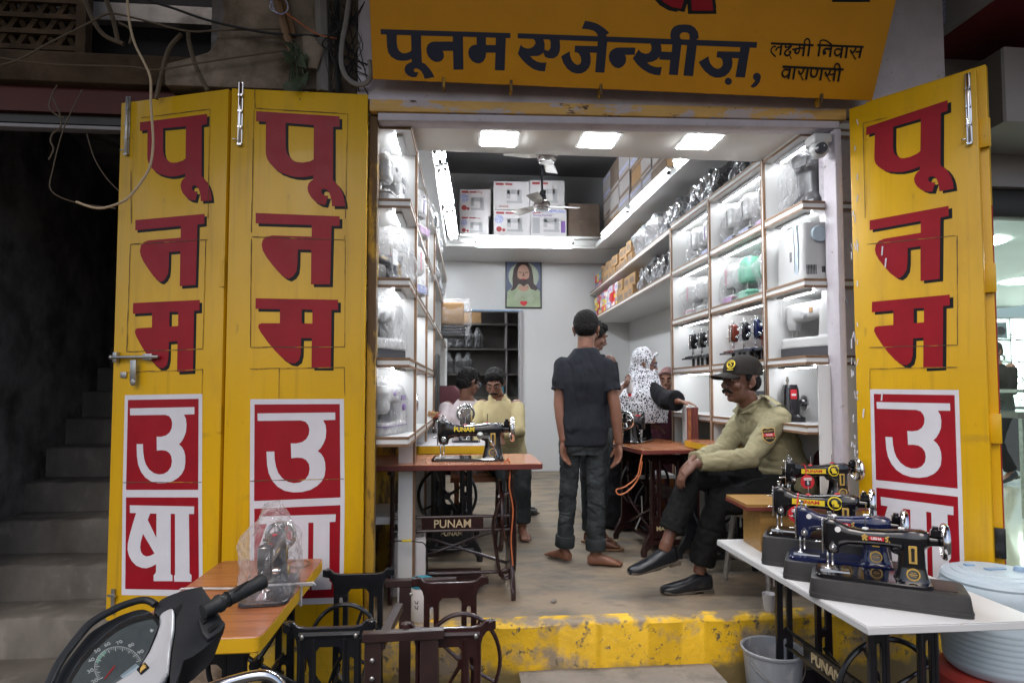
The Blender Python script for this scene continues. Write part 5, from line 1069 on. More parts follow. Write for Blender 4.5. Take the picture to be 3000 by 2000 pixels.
# modern plastic machine: head to -x
def mk_modern():
    b = MB()
    b.loft([((0, 0, .0), ux * .19, uy * .085, 6), ((0, 0, .012), ux * .195, uy * .09, 6), ((0, 0, .065), ux * .19, uy * .088, 6), ((0, 0, .075), ux * .18, uy * .078, 6)], 40)
    b.loft([((.125, 0, .06), ux * .065, uy * .075, 4), ((.125, 0, .2), ux * .062, uy * .072, 4), ((.12, 0, .285), ux * .058, uy * .06, 4)], 30)
    b.loft([((.15, 0, .235), uz * .052, uy * .070, 4), ((0, 0, .24), uz * .05, uy * .068, 4), ((-.11, 0, .238), uz * .055, uy * .070, 4)], 30)
    b.loft([((-.13, 0, .125), ux * .05, uy * .058, 3), ((-.13, 0, .15), ux * .062, uy * .075, 3.5), ((-.13, 0, .25), ux * .064, uy * .078, 3.5), ((-.125, 0, .295), ux * .05, uy * .06, 3)], 30)
    return b
MT = dict(face_slot=lambda: MB().box((-.1945, .012, .2), (.004, .008, .11)), hand_wheel=lambda: MB().lathe([(0, .203), (.030, .201), (.032, .18)], (0, 0, .2), 20, 'X'), base_seam=lambda: MB().box((-.02, 0, .052), (.352, .181, .005)), stitch_dial=lambda: MB().lathe([(0, -.088), (.020, -.086), (.022, -.07)], (.125, 0, .16), 18, 'Y'), tension_dial=lambda: MB().lathe([(0, -.080), (.014, -.078), (.015, -.06)], (-.02, 0, .245), 18, 'Y'), stitch_panel=lambda: MB().box((.125, -.0755, .22), (.07, .006, .03)))
def mk_mneedle():
    b = MB(); b.tube([(-.15, -.01, .125), (-.15, -.01, .083), (-.15, -.01, .082), (-.15, -.01, .077)], [.006, .006, .014, .014], 8); return b
def modern(label, loc, rz, body='plw', trim='plmid', lab=None, bagged=True, group='white household machines on the shelves', scale=1.):
    t = thing('household_machine', label, 'sewing machine', loc, rz, group); t.scale = (scale,) * 3
    cached('modern', body, t, mk_modern, 'casing', remesh=.006, sm=3, smooth=180); [cached(k_, trim, t, f_, k_) for k_, f_ in MT.items()]; cached('mneedle', 'steel', t, mk_mneedle, 'needle_bar')
    if lab: b = MB(); b.bb((-.197, -.07, .012), (-.1935, .07, .06)); b.build('printed_label', lab, t)
    if bagged: bag(t, 'modern%d' % (len(label) % 2), .44, .21, .35, 'bagthin', seed=len(label) % 5, top=.5)
    return t
def rsp(s_, depth, z): return RM @ V((depth, s_, z))
def lsp(s_, depth, z): return LM @ V((-depth, s_, z))
TB = .0245
GW = 'white household machines on the shelves'
for s_, b_, tr, lb, txt in ((.56, 'plw', 'pldark', 'lab_pink', 'white bagged machine with pink printed label, upper shelf next to the front bay'), (.80, 'plw', 'pldark', 'lab_blue', 'white bagged machine with dark slot, upper shelf middle bay'), (1.03, 'plw', 'pldark', 'lab_blue', 'white bagged machine with violet-blue label, far side of the upper middle bay')):
    modern(txt, rsp(s_, .27, RB[1] + TB), RDIR, b_, tr, lb)
modern('white bagged machine with a blue trim, nearer of two in the upper far bay', rsp(1.42, .27, RB[1] + TB), RDIR, 'plw', 'purple', 'lab_blue'); modern('plain white bagged machine, farther of two in the upper far bay', rsp(1.68, .27, RB[1] + TB), RDIR, 'plw', 'plmid')
modern('white bagged machine beside the mint green one, nearer the front bay', rsp(.55, .27, RB[2] + TB), RDIR, 'plw', 'plmid'); modern('mint green bagged machine on the white shelf', rsp(.83, .26, RB[2] + TB), RDIR, 'mint', 'mint'); modern('white bagged machine with pink trim beyond the mint green one', rsp(1.06, .27, RB[2] + TB), RDIR, 'plw', 'pink', 'lab_pink')
for i, (s_, tr) in enumerate(((1.36, 'plg'), (1.57, 'plg'), (1.78, 'pink'))): modern(('white bagged machine nearest in the middle far bay', 'white bagged machine between two others in the middle far bay', 'white bagged machine with a pink stripe in the far bay')[i], rsp(s_, .27, RB[2] + TB), RDIR, 'plw', tr)
# classic machines on the fourth board
for i, (s_, bd) in enumerate(((.52, 'gloss'), (.70, 'glossblue'), (.86, 'gloss'), (1.02, 'glossbrown'))):
    classic(('black sewing machine on the shelf directly behind the dark cap', 'navy blue sewing machine on the shelf above the dark cap', 'black sewing machine on the shelf between the navy and red-brown ones', 'red-brown sewing machine on the white shelf')[i], rsp(s_, .24, RB[3] + TB + .075), RDIR, bd, 'emblem', group='classic machines on the shelf', scale=.95)
for i, s_ in enumerate((1.38, 1.56, 1.74)):
    classic('black sewing machine in the row of three above the grey panel, ' + ('nearest', 'middle one', 'farthest')[i], rsp(s_, .24, RB[3] + TB + .075), RDIR, 'gloss', 'emblem', group='classic machines on the shelf', scale=.95)
b = MB()
for ki, s_ in enumerate((.52, .70, .86, 1.02, 1.38, 1.56, 1.74)):   # iron cradles the heads stand on
    p = rsp(s_, .24, RB[3] + TB); b = MB(); b.T = Matrix.Translation(p) @ Matrix.Rotation(RDIR, 4, 'Z'); b.bb((-.21, -.075, .062), (.18, .075, .074))
    for x in (-.12, .02, .13):
        for y in (-.05, .05): b.cyl((x, y, .0), (x, y, .062), .012, n=8)
    solo('machine_cradle', b, 'castb', 'black iron cradle under the %s machine counted from the dark cap on the fourth shelf' % ORD[ki], 'cradle', 'iron cradles on the shelf')
# front bay, top: black machine motor in clear film
t = thing('overlock_machine', 'black overlock machine with white label in clear film under the security camera', 'sewing machine', rsp(.19, .20, RB[1] + TB), RDIR + R(20))
b = MB(); b.loft([((0, 0, 0), ux * .10, uy * .10, 5), ((0, 0, .05), ux * .10, uy * .10, 5), ((0, 0, .10), ux * .075, uy * .07, 4), ((.0, 0, .22), ux * .08, uy * .075, 4), ((-.02, 0, .30), ux * .11, uy * .07, 5)], 28); b.loft([((-.12, 0, .28), uz * .04, uy * .05, 4), ((.1, 0, .26), uz * .05, uy * .05, 4)], 24); b.build('casing', 'pldark', t, remesh=.006, sm=2, smooth=180)
b = MB(); b.bb((-.04, -.082, .13), (.04, -.079, .19)); b.build('label', 'whitetr', t); text('label_lettering', 'PUNAM', 'redtr', .018, at4(0, -.083, .175), t, ext=.0004)
b = MB(); b.torus((.15, 0, .2), .035, .014, 'X'); b.build('hand_wheel', 'chrome', t); b = MB(); b.tube(smooth_pts([(.09, -.02, .31), (.14, -.05, .33), (.2, -.05, .30), (.19, -.03, .25)], 4), .006, 8); b.build('thread_arm', 'pldark', t)
bag(t, 'over', .36, .30, .345, 'bagthin', seed=2, top=.7)
# front bay, second: pale computerised machine seen from its wheel end
t = thing('computerised_machine', 'large pale grey machine with round dial and blue-grey panel on the front shelf', 'sewing machine', rsp(.19, .125, RB[2] + TB), RDIR - R(98)); t.scale = (.82, .9, .95)
b = MB(); b.loft([((0, 0, .0), ux * .225, uy * .095, 7), ((0, 0, .05), ux * .225, uy * .095, 7), ((0, 0, .08), ux * .21, uy * .09, 7)], 40); b.loft([((.135, 0, .05), ux * .085, uy * .09, 7), ((.14, 0, .2), ux * .08, uy * .088, 7), ((.13, 0, .335), ux * .085, uy * .085, 6)], 36); b.loft([((.19, 0, .27), uz * .066, uy * .088, 6), ((-.10, 0, .255), uz * .06, uy * .085, 6), ((-.21, 0, .24), uz * .05, uy * .08, 5)], 30); b.loft([((-.15, 0, .14), ux * .05, uy * .06, 4), ((-.15, 0, .26), ux * .065, uy * .08, 4)], 24); b.build('casing', 'plw', t, remesh=.006, sm=2, smooth=180)
b = MB(); b.lathe([(0, .245), (.045, .243), (.05, .222)], (0, .01, .26), 28, 'X'); b.build('dial', 'blueg', t)
b = MB(); b.prism([(.10, .04), (.155, .04), (.165, .2), (.14, .33), (.09, .34), (.115, .2)], -.0945, -.086); b.build('curved_panel', 'blueg', t); b = MB(); b.prism([(-.18, .05), (.09, .05), (.10, .2), (.08, .33), (-.16, .30)], -.0945, -.088); b.build('side_panel', 'plw', t)
b = MB(); b.bb((.03, -.0965, .13), (.06, -.094, .19)); b.build('display', 'pldark', t)
b = MB()
for k in range(7): b.bb((.2235, -.07 + .009 * k, .03), (.227, -.066 + .009 * k, .085))
b.bb((.2235, .02, .04), (.227, .04, .075)); b.build('vent', 'pldark', t)
# front bay, third and left third: industrial heads
def mk_ind():
    b = MB()
    b.loft([((0, 0, 0), ux * .25, uy * .09, 9), ((0, 0, .055), ux * .25, uy * .09, 9), ((0, 0, .065), ux * .24, uy * .08, 9)], 44)
    b.loft([((.16, 0, .05), ux * .082, uy * .075, 6), ((.165, 0, .17), ux * .078, uy * .07, 6), ((.165, 0, .29), ux * .07, uy * .065, 5)], 34)
    b.loft([((.22, 0, .245), uz * .062, uy * .062, 5), ((.05, 0, .235), uz * .055, uy * .055, 4), ((-.15, 0, .225), uz * .06, uy * .052, 4), ((-.22, 0, .225), uz * .055, uy * .045, 4)], 30)
    b.loft([((-.19, 0, .115), ux * .03, uy * .035, 4), ((-.19, 0, .16), ux * .045, uy * .05, 4), ((-.19, 0, .275), ux * .045, uy * .05, 4)], 26)
    return b
def industrial(label, loc, rz, badge, word=None):
    t = thing('industrial_machine', label, 'sewing machine', loc, rz, 'industrial machine heads on the shelves')
    t.scale = (.74, .86, .92) if not badge else (.8, .8, .86)
    cached('ind', 'plw', t, mk_ind, 'casing', remesh=.006, sm=2, smooth=180)
    b = MB(); b.bb((-.245, -.085, -.06), (.245, .085, -.002)); b.build('oil_pan', 'pldark', t)
    b = MB(); b.lathe([(.02, .272), (.055, .27), (.068, .262), (.07, .24), (.03, .238)], (0, 0, .255), 32, 'X'); b.lathe([(0, .276), (.014, .275), (.015, .26)], (0, 0, .255), 16, 'X'); b.build('hand_wheel', 'steel', t)
    b = MB(); b.lathe([(0, .06), (.020, .058), (.022, .045)], (-.04, -.12, .2), 18, 'Y'); b.cyl((-.04, -.05, .2), (-.04, -.085, .2), .022, .019, n=18); b.build('stitch_dial', 'plg', t)
    b = MB(); b.cyl((-.20, -.01, .075), (-.20, -.01, .13), .005, n=8); b.cyl((-.185, .015, .075), (-.185, .015, .13), .006, n=8); b.tube(smooth_pts([(-.2, -.03, .30), (-.24, -.05, .32), (-.25, -.055, .24), (-.235, -.045, .17)], 4), .003, 6); b.cyl((.1, 0, .3), (.1, 0, .335), .004, n=8); b.build('needle_bar', 'steel', t)
    b = MB(); b.box((-.236, 0, .225), (.004, .07, .09)); b.build('face_plate', 'plg', t, bevel=.002)
    if badge: b = MB(); b.lathe([(0, -.2395), (.022, -.239), (.024, -.235)], (0, 0, .24), 24, 'X'); b.build('badge', 'lab_blue', t); text('badge_lettering', 'K', 'whitetr', .034, Matrix.Translation((-.2405, 0, .24)) @ Matrix.Rotation(-R(90), 4, 'Z') @ FRONT, t, ext=.0006, bold=.001)
    if word: text('arm_lettering', word, 'lab_blue', .03, at4(.10, -.0605, .27), t, ext=.0005, bold=.0008); b = MB(); b.bb((.0, -.059, .215), (.03, -.056, .245)); b.build('sticker', 'carton', t)
    if badge: bag(t, 'ind', .56, .22, .36, 'bagthin', seed=1, top=.75)
    return t
industrial('white industrial machine in clear film on the shelf behind the guard', rsp(.19, .19, RB[3] + TB + .055), RDIR - R(72), False, 'JACK')
industrial('white industrial machine with a round blue badge in clear film by the jamb', lsp(.20, .19, LB[3] + TB + .055), LDIR + R(66), True)
# lowest visible board: compact black machine with red label and chrome wheel
t = thing('motor_machine', 'compact black machine with a red label and chrome wheel behind the guard', 'sewing machine', rsp(.33, .11, RB[4] + TB), RDIR); t.scale = (.78, .78, .92)
b = MB(); b.loft([((0, 0, 0), ux * .09, uy * .07, 6), ((0, 0, .03), ux * .09, uy * .07, 6), ((0, 0, .045), ux * .06, uy * .05, 4), ((0, 0, .20), ux * .055, uy * .045, 4), ((0, 0, .235), ux * .045, uy * .035, 4)], 30); b.build('casing', 'gloss', t, smooth=50)
b = MB(); b.bb((-.025, -.049, .145), (.025, -.046, .205)); b.build('label', 'redtr', t); b = MB(); b.bb((-.018, -.0502, .165), (.018, -.0492, .178)); b.build('label_text', 'whitetr', t); b = MB(); b.cyl((.05, 0, .12), (.115, 0, .12), .022, n=18); b.build('wheel_bush', 'gloss', t); b = MB(); b.lathe([(0, .128), (.035, .126), (.05, .115), (.05, .105), (.02, .104)], (0, 0, .12), 30, 'X'); b.build('hand_wheel', 'chrome', t); b = MB(); b.lathe([(0, .285), (.008, .284), (.008, .27), (.013, .268), (.013, .255), (.008, .253), (.008, .23)], (-.02, 0, 0), 14); b.build('top_screw', 'chrome', t)
t = thing('motor_box', 'small black motor housing on the lowest shelf beside the khaki collar', 'motor', rsp(.72, .10, RB[4] + TB), RDIR); b = MB(); b.bb((-.06, -.05, .0), (.06, .05, .05)); b.bb((-.055, -.045, .07), (.055, .045, .18)); b.cyl((0, 0, .04), (0, 0, .08), .02, n=12); b.build('housing', 'pldark', t, bevel=.006)
# left display
modern('white bagged machine with its broad head to the street, top of the jamb shelf', lsp(.19, .15, LB[1] + TB), LDIR + R(80), 'plw', 'plmid', scale=.86, group='white household machines on the shelves')
t = classic('dark machine with paper tag inside a big clear crumpled bag, shelf by the jamb', lsp(.20, .17, LB[2] + TB), LDIR + R(62), 'pldark', 'plain', True, group='black hand sewing machines', scale=.92); bag(t, 'bigclear', .42, .30, .345, 'bag', seed=5, top=.18, amp=.03); b = MB(); b.bb((-.06, -.115, .10), (-.01, -.113, .19)); b.build('paper_tag', 'whitetr', t)
modern('white round-headed bagged machine on the lowest shelf by the jamb', lsp(.20, .15, LB[4] + TB), LDIR + R(76), 'plw', 'purple', scale=.86)
for i, s_ in enumerate((.62, .82)):
    modern('white bagged machine deeper in the shelf by the jamb, ' + ('second board from the top, nearer', 'second board from the top, farther')[i], lsp(s_, .17, LB[2 - i] + TB), LDIR + R(160), 'plw', ('pink', 'purple')[i], ('lab_blue', 'lab_pink')[i])
classic('black sewing machine half hidden in the shelf by the jamb, wheel to the aisle', lsp(.62, .28, LB[3] + TB), LDIR + R(8), 'gloss', 'emblem', True, group='classic machines on the shelf', scale=.9)
for i, s_ in enumerate((.55, .70, .86, 1.0)): classic('black machine, chrome wheel to the aisle, lowest shelf by the jamb, ' + ('nearest', 'second', 'third', 'farthest')[i] + ' of four', lsp(s_, .25, LB[4] + TB), LDIR + R(6), 'gloss', 'emblem', i % 2 == 1, group='classic machines on the shelf', scale=.92)
# rows of dark heads in grey film
def dark_bag(label, loc, rz, group, sc_=1.):
    t = thing('bagged_machine', label, 'sewing machine', loc, rz, group); t.scale = (sc_,) * 3
    cached('casting', 'pldark', t, mk_cast, 'casting', remesh=.0042, sm=4, smooth=180); cached('wheel0', 'chrome', t, mk_wheel(False), 'hand_wheel')
    k = int(abs(loc[1]) * 100) % 3; bag(t, 'grey%d' % k, .47, .135, .30, 'baggrey', seed=k * 3 + 1, top=.45, amp=.022); return t
GB = 'dark machines in grey film on top of the shelves'
for k, y in enumerate((.42, .55, .68, .81, .95, 1.32, 1.46, 1.60, 1.74, 2.16, 2.29, 2.42)): dark_bag('dark machine in grey film on top of the display shelf, %s from the soffit' % ORD[k], (2.10, y, RB[0] + .026), R(180 + random.uniform(-5, 5)), GB, random.uniform(.93, 1.03))
for k, y in enumerate((2.25, 2.42, 2.58, 2.75, 2.92, 3.08)): dark_bag('dark machine in grey film on the lower open shelf, %s from the display unit' % ORD[k], (2.09, y, 2.163), R(180 + random.uniform(-5, 5)), 'dark machines in grey film on the open shelf', random.uniform(.95, 1.05))
for i, (y0, y1) in enumerate(((2.56, 2.95), (2.98, 3.30))):
    t = thing('bagged_bundle', ('bulky bundle in grey film on the upper open shelf, nearer of two', 'pale bulky bundle in grey film beside the brown parts cartons')[i], 'bundle', (2.03, (y0 + y1) / 2, 2.543)); b = MB(); b.bb((-.16, -(y1 - y0) / 2 + .03, 0), (.2, (y1 - y0) / 2 - .03, .24)); b.build('contents', 'cartong', t, bevel=.01); bag(t, 'bund%d' % i, .42, y1 - y0, .30, 'baggrey', seed=i + 2, top=.7, amp=.03)
for k, y in enumerate((.5, .75, 1.0, 1.3, 1.62, 1.95)): dark_bag('film bagged machine on top of the shelf by the jamb, %s from the soffit' % ORD[k], (-.50, y, LB[0] + .026), R(random.uniform(-6, 6)), 'film bags on the shelf by the jamb', random.uniform(.9, 1.02))
for k, (y, z) in enumerate(((2.5, 2.512), (2.85, 2.512), (3.2, 2.512), (2.4, 2.11), (3.0, 2.11), (3.3, 2.11))): dark_bag('grey film bag on the %s open shelf board near the doorway, %s from the jamb' % (('upper', 'lower')[k > 2], ORD[k % 3]), (-.42, y, z), R(random.uniform(-8, 8)), 'film bags on the open shelf', 1.0)
t = thing('bagged_bundle', 'tan padded bundle in clear film on black trays above the doorway', 'bundle', (-.10, 3.6, 1.71)); b = MB(); b.bb((-.18, -.16, .12), (.16, .16, .36)); b.build('contents', 'carton', t, bevel=.03, seg=3); b = MB()
for k in range(4): b.bb((-.2, -.17, .03 * k), (.17, .17, .03 * k + .022))
b.build('tray', 'pldark', t, bevel=.004); bag(t, 'tan', .48, .40, .42, 'bag', seed=4, top=.8, amp=.03)
# storeroom machines in clear film
for r_, z in enumerate((1.82, 1.415)):
    for k in range(5 if r_ == 0 else 4):
        t = thing('bagged_machine', 'machine head in clear film on the %s storeroom shelf, %s from the door side' % (('upper', 'lower')[r_], ORD[k]), 'sewing machine', (-.30 + .155 * k, 6.92, z), R(90 + random.uniform(-8, 8)), 'machines on the storeroom shelf'); t.scale = (1.0, 1.25, 1.22)
        cached('casting', 'pldark', t, mk_cast, 'casting', remesh=.0042, sm=4, smooth=180); bag(t, 'store', .36, .12, .27, 'bag', seed=2, top=.4)
b = MB(); b.bb((.49, 6.79, 1.03), (.73, 6.80, 1.36)); solo('arched_poster', b, 'teal', 'small dark green poster standing on the storeroom shelf', 'poster')
b = MB(); b.bb((.03, 6.79, 2.22), (.36, 6.80, 2.5)); solo('storeroom_picture', b, 'carton', 'old brown toned picture on the top storeroom shelf', 'picture')
b = MB(); b.bb((-.36, 6.75, 2.22), (-.05, 6.98, 2.46)); solo('storeroom_carton', b, 'cartond', 'dark carton on the top storeroom shelf', 'carton', bevel=.004)
fitting('tube_light', 'short lit tube glimpsed in the storeroom doorway', (-.25, 6.2, 2.36), (-.10, 6.9, 2.28), 1, (.8, 0, -.5), 'storeroom lamp')
# ================================================================ PEOPLE
def hand(b, wrist, f, n_, curl=.35, side=1, s=1., spread=.0):
    """palm plus four jointed fingers and a thumb; f = finger direction, n_ = the way the palm faces, side = which side the thumb is on"""
    f = V(f).normalized(); n_ = V(n_); n_ = (n_ - f * n_.dot(f)).normalized(); sd = f.cross(n_) * side; w_ = V(wrist)
    b.loft([(w_ - f * .015 * s, sd * .024 * s, n_ * .018 * s, 2.4), (w_ + f * .015 * s, sd * .026 * s, n_ * .016 * s, 2.6), (w_ + f * .05 * s, sd * .038 * s, n_ * .016 * s, 3), (w_ + f * .092 * s, sd * .040 * s, n_ * .012 * s, 3)], 16)
    for k, (o, L_) in enumerate(((.030, .072), (.010, .082), (-.011, .076), (-.031, .060))):
        p = w_ + (f * .088 + sd * o) * s; d = (f + sd * o * spread * 8).normalized(); pts = [p]; a = curl * (.8 + .12 * k)
        for q in (.42, .33, .25):
            d = (d * math.cos(a) + n_ * math.sin(a)).normalized(); n2 = n_; p = p + d * L_ * q * s * 1.25; pts.append(p); a = curl * (1. + .15 * k)
            t_ = d
        b.tube(pts, [.0098 * s, .0092 * s, .0085 * s, .0068 * s], 8)
    p = w_ + (f * .03 + sd * .026) * s; d = (f * .75 + sd * .6 + n_ * .25).normalized(); q = p + d * .036 * s; d2 = (f * .9 + sd * .1 + n_ * .45).normalized(); b.tube([p, q, q + d2 * .028 * s, q + d2 * .046 * s], [.013 * s, .012 * s, .010 * s, .008 * s], 8)
def HM(c, yaw, pitch=0, roll=0): return Matrix.Translation(c) @ Matrix.Rotation(yaw, 4, 'Z') @ Matrix.Rotation(roll, 4, 'Y') @ Matrix.Rotation(pitch, 4, 'X')
def head(b, c, yaw, pitch=0, roll=0, s=1., neck=None):   # local face looks to -y
    T0 = b.T; b.T = HM(c, yaw, pitch, roll) @ Matrix.Scale(s, 4)
    b.ell((0, .012, .032), (.074, .094, .086)); b.ell((0, -.022, -.04), (.056, .064, .076)); b.ell((0, -.058, -.092), (.026, .022, .018)); b.ell((0, .0, -.055), (.052, .05, .045))
    b.tube([(0, -.086, .022), (0, -.100, -.005), (0, -.112, -.028)], [.009, .011, .0145], 10); b.ell((.011, -.100, -.032), (.009, .011, .008)); b.ell((-.011, -.100, -.032), (.009, .011, .008))
    b.tube([(-.05, -.066, .026), (-.025, -.081, .031), (0, -.083, .026), (.025, -.081, .031), (.05, -.066, .026)], .0105, 8)
    for x in (-1, 1):
        b.ell((x * .038, -.056, -.026), (.026, .026, .022)); b.ell((x * .031, -.074, .009), (.017, .012, .011))
        b.ell((x * .077, .012, -.004), (.008, .020, .030), (0, x * .25, -x * .35)); b.ell((x * .074, .002, -.03), (.007, .01, .012))
    b.tube([(-.024, -.084, -.060), (0, -.093, -.057), (.024, -.084, -.060)], [.005, .0075, .005], 8); b.tube([(-.021, -.083, -.070), (0, -.091, -.072), (.021, -.083, -.070)], [.005, .0085, .005], 8)
    M_ = b.T.copy(); b.T = T0
    if neck: b.tube([M_ @ V((0, .018, -.05)), (M_ @ V((0, .028, -.11)) + V(neck)) / 2, V(neck)], [.052 * s, .052 * s, .062 * s], 14)
    return M_
def face_bits(par, M_, moust=False, glasses=False, brow=True):
    L_ = par.location
    def pb(nm, mb, m, **k): mb.T = Matrix(); return mb
    W = Matrix.Translation(-L_) @ M_
    def put(nm, f, m, **k): b = MB(); b.T = W; f(b); return b.build(nm, m, par, **k)
    put('eye', lambda b: (b.ell((-.031, -.0825, .008), (.0125, .006, .0065)), b.ell((.031, -.0825, .008), (.0125, .006, .0065))), 'eye')
    put('iris', lambda b: (b.ell((-.031, -.0875, .008), (.0058, .0028, .0058)), b.ell((.031, -.0875, .008), (.0058, .0028, .0058))), 'hair')
    if brow: put('eyebrow', lambda b: (b.tube([(-.05, -.0745, .031), (-.034, -.089, .037), (-.014, -.093, .031)], [.0035, .006, .0045], 8), b.tube([(.05, -.0745, .031), (.034, -.089, .037), (.014, -.093, .031)], [.0035, .006, .0045], 8)), 'hair')
    if moust: put('moustache', lambda b: b.tube([(-.038, -.080, -.063), (-.022, -.094, -.052), (0, -.102, -.047), (.022, -.094, -.052), (.038, -.080, -.063)], [.004, .0078, .0082, .0078, .004], 10), 'hair')
    if glasses:
        put('spectacles', lambda b: (b.torus((-.032, -.098, .006), .019, .0022, 'Y', 20, 6), b.torus((.032, -.098, .006), .019, .0022, 'Y', 20, 6), b.tube([(-.052, -.095, .010), (-.074, -.03, .012), (-.078, .03, .006)], .0022, 6), b.tube([(.052, -.095, .010), (.074, -.03, .012), (.078, .03, .006)], .0022, 6)), 'jugb')
def hair_cap(par, M_, s=1., low=0., messy=.004, seed=1):
    b = MB(); b.T = Matrix.Translation(-par.location) @ M_
    b.ell((0, .020, .043), (.0805, .0965, .085), n=40, m=24); b.ell((0, .050, -.004 - low), (.073, .062, .065), n=32, m=20); b.ell((0, -.03, .082), (.066, .052, .040), n=30, m=18)
    for x in (-1, 1): b.ell((x * .070, -.008, .025), (.011, .030, .035), n=16, m=10)
    o = b.build('hair', 'hair', par, remesh=.0045, sm=2, smooth=180); warp(o.data, messy, 60, seed); warp(o.data, .0035, 170, seed); return o
def limb_leg(b, hip, kn, an, s=1., e=0., cuff=None, rad=(.070, .056, .044, .042, .036)):
    hip, kn, an = V(hip), V(kn), V(an); m1 = hip.lerp(kn, .5); m2 = kn.lerp(an, .35)
    b.tube([hip, m1, kn, m2, an], [r_ * s + e for r_ in rad], 16)
def limb_arm(b, sh, el, wr, s=1., e=0., rad=(.054, .045, .039, .038, .027)):
    sh, el, wr = V(sh), V(el), V(wr); b.tube([sh, sh.lerp(el, .5), el, el.lerp(wr, .35), wr], [r_ * s + e for r_ in rad], 14); b.ell(sh, (rad[0] * s + e,) * 3)
def torso(b, hip, chest, neck, rx_hip, rx_sh, s=1., e=0., low=0., belly=0.):
    hip, chest, neck = V(hip), V(chest), V(neck); upv = (neck - hip).normalized(); r0 = V(rx_hip).normalized(); r1 = V(rx_sh).normalized(); f0 = upv.cross(r0).normalized(); f1 = upv.cross(r1).normalized(); r_m = (r0 + r1).normalized(); fm = (f0 + f1).normalized(); wst = hip.lerp(chest, .5) - fm * 0
    S = lambda c, r_, a, f, d: (c, r_ * (a * s + e), f * (d * s + e), 2.6)
    secs = [S(hip - upv * (.10 + low), r0, .150, f0, .105), S(hip, r0, .160, f0, .112), S(wst, r_m, .142 + belly, fm, .100 + belly), S(chest, r1, .165, f1, .112), S(chest.lerp(neck, .38), r1, .162, f1, .104), S(chest.lerp(neck, .62), r1, .132, f1, .09), S(chest.lerp(neck, .85), r1, .088, f1, .073), S(neck, r1, .062, f1, .06)]
    b.loft(secs, 28)
def foot(b, an, d, s=1., drop=.075):
    an = V(an); d = V(d).normalized(); sd = d.cross(uz).normalized(); u_ = sd.cross(d)
    c = an - u_ * drop * s
    b.loft([(c - d * .055 * s + u_ * .03 * s, sd * .022 * s, u_ * .028 * s, 2.4), (c - d * .03 * s + u_ * .035 * s, sd * .032 * s, u_ * .036 * s, 2.4), (c + d * .04 * s + u_ * .036 * s, sd * .033 * s, u_ * .036 * s, 2.4), (c + d * .10 * s + u_ * .024 * s, sd * .040 * s, u_ * .024 * s, 2.6), (c + d * .145 * s + u_ * .016 * s, sd * .042 * s, u_ * .016 * s, 2.6)], 16)
    for k, o in enumerate((-.030, -.014, .001, .015, .029)): b.tube([c + d * .14 * s + sd * o * s + u_ * .014 * s, c + d * (.178 - .006 * abs(k - 1)) * s + sd * o * s * 1.05 + u_ * .010 * s], [.010 * s, .009 * s], 8)
    b.ell(an, (.036 * s, .036 * s, .04 * s))
def shoe(par, an, d, s=1., tilt=0.):
    an = V(an); d = V(d).normalized(); sd = d.cross(uz).normalized(); u_ = sd.cross(d).normalized(); c = an - u_ * .085 * s; L_ = par.location; b = MB(); c = c - L_
    b.loft([(c - d * .070 * s + u_ * .05 * s, sd * .024 * s, u_ * .038 * s, 2.5), (c - d * .05 * s + u_ * .055 * s, sd * .036 * s, u_ * .050 * s, 2.6), (c + d * .02 * s + u_ * .050 * s, sd * .038 * s, u_ * .046 * s, 2.6), (c + d * .08 * s + u_ * .038 * s, sd * .042 * s, u_ * .034 * s, 2.6), (c + d * .15 * s + u_ * .029 * s, sd * .046 * s, u_ * .026 * s, 2.6), (c + d * .20 * s + u_ * .025 * s, sd * .034 * s, u_ * .020 * s, 2.4), (c + d * .215 * s + u_ * .024 * s, sd * .018 * s, u_ * .014 * s, 2.2)], 24)
    o = b.build('shoe', 'leather', par, smooth=70); b = MB(); rot = Matrix((d, -sd, u_)).transposed().to_4x4(); b.T = Matrix.Translation(c) @ rot
    b.prism([(-.078, 0), (-.01, 0), (-.008, .012), (.03, .012), (.05, .002), (.18, .004), (.222, .016), (.218, .024), (.05, .020), (-.078, .026)], -.040, .040); b.build('sole', 'sole', o, bevel=.012, seg=2)
    b = MB(); b.T = Matrix.Translation(c) @ rot
    for k in range(3): b.tube([(.035 + .02 * k, -.018, .083 - .008 * k), (.03 + .02 * k, 0, .092 - .009 * k), (.035 + .02 * k, .018, .083 - .008 * k)], .0028, 6)
    b.build('lace', 'leather', o)
def crease(me, amp, sc3, seed=0, w_=5.):   # narrow pressed-in folds
    vn = [V(v.normal) for v in me.vertices]
    for v, n_ in zip(me.vertices, vn):
        p_ = V((v.co.x * sc3[0], v.co.y * sc3[1], v.co.z * sc3[2] + v.co.x * sc3[0] * .5)) + V((seed, seed * .3, 0)); k = noise.noise(p_); v.co -= n_ * amp * max(0, 1 - abs(k) * w_) * (.4 + .6 * noise.noise(p_ * .6 + V((9, 9, 9))) ** 2 * 4)
def person(label, base, group=None): return thing('person', label, 'person', base, 0, group)
def body(par, f, skin='skin', vox=.006):
    b = MB(); f(b); b.v = [p - par.location for p in b.v]; return b.build('body', skin, par, remesh=vox, sm=2, smooth=180)
def cloth(par, nm, f, m, vox=.009, sm=3, amp=.006, fr=11, seed=0):
    b = MB(); f(b); b.v = [p - par.location for p in b.v]; o = b.build(nm, m, par, remesh=vox, sm=sm, smooth=180); warp(o.data, amp, fr, seed); return o

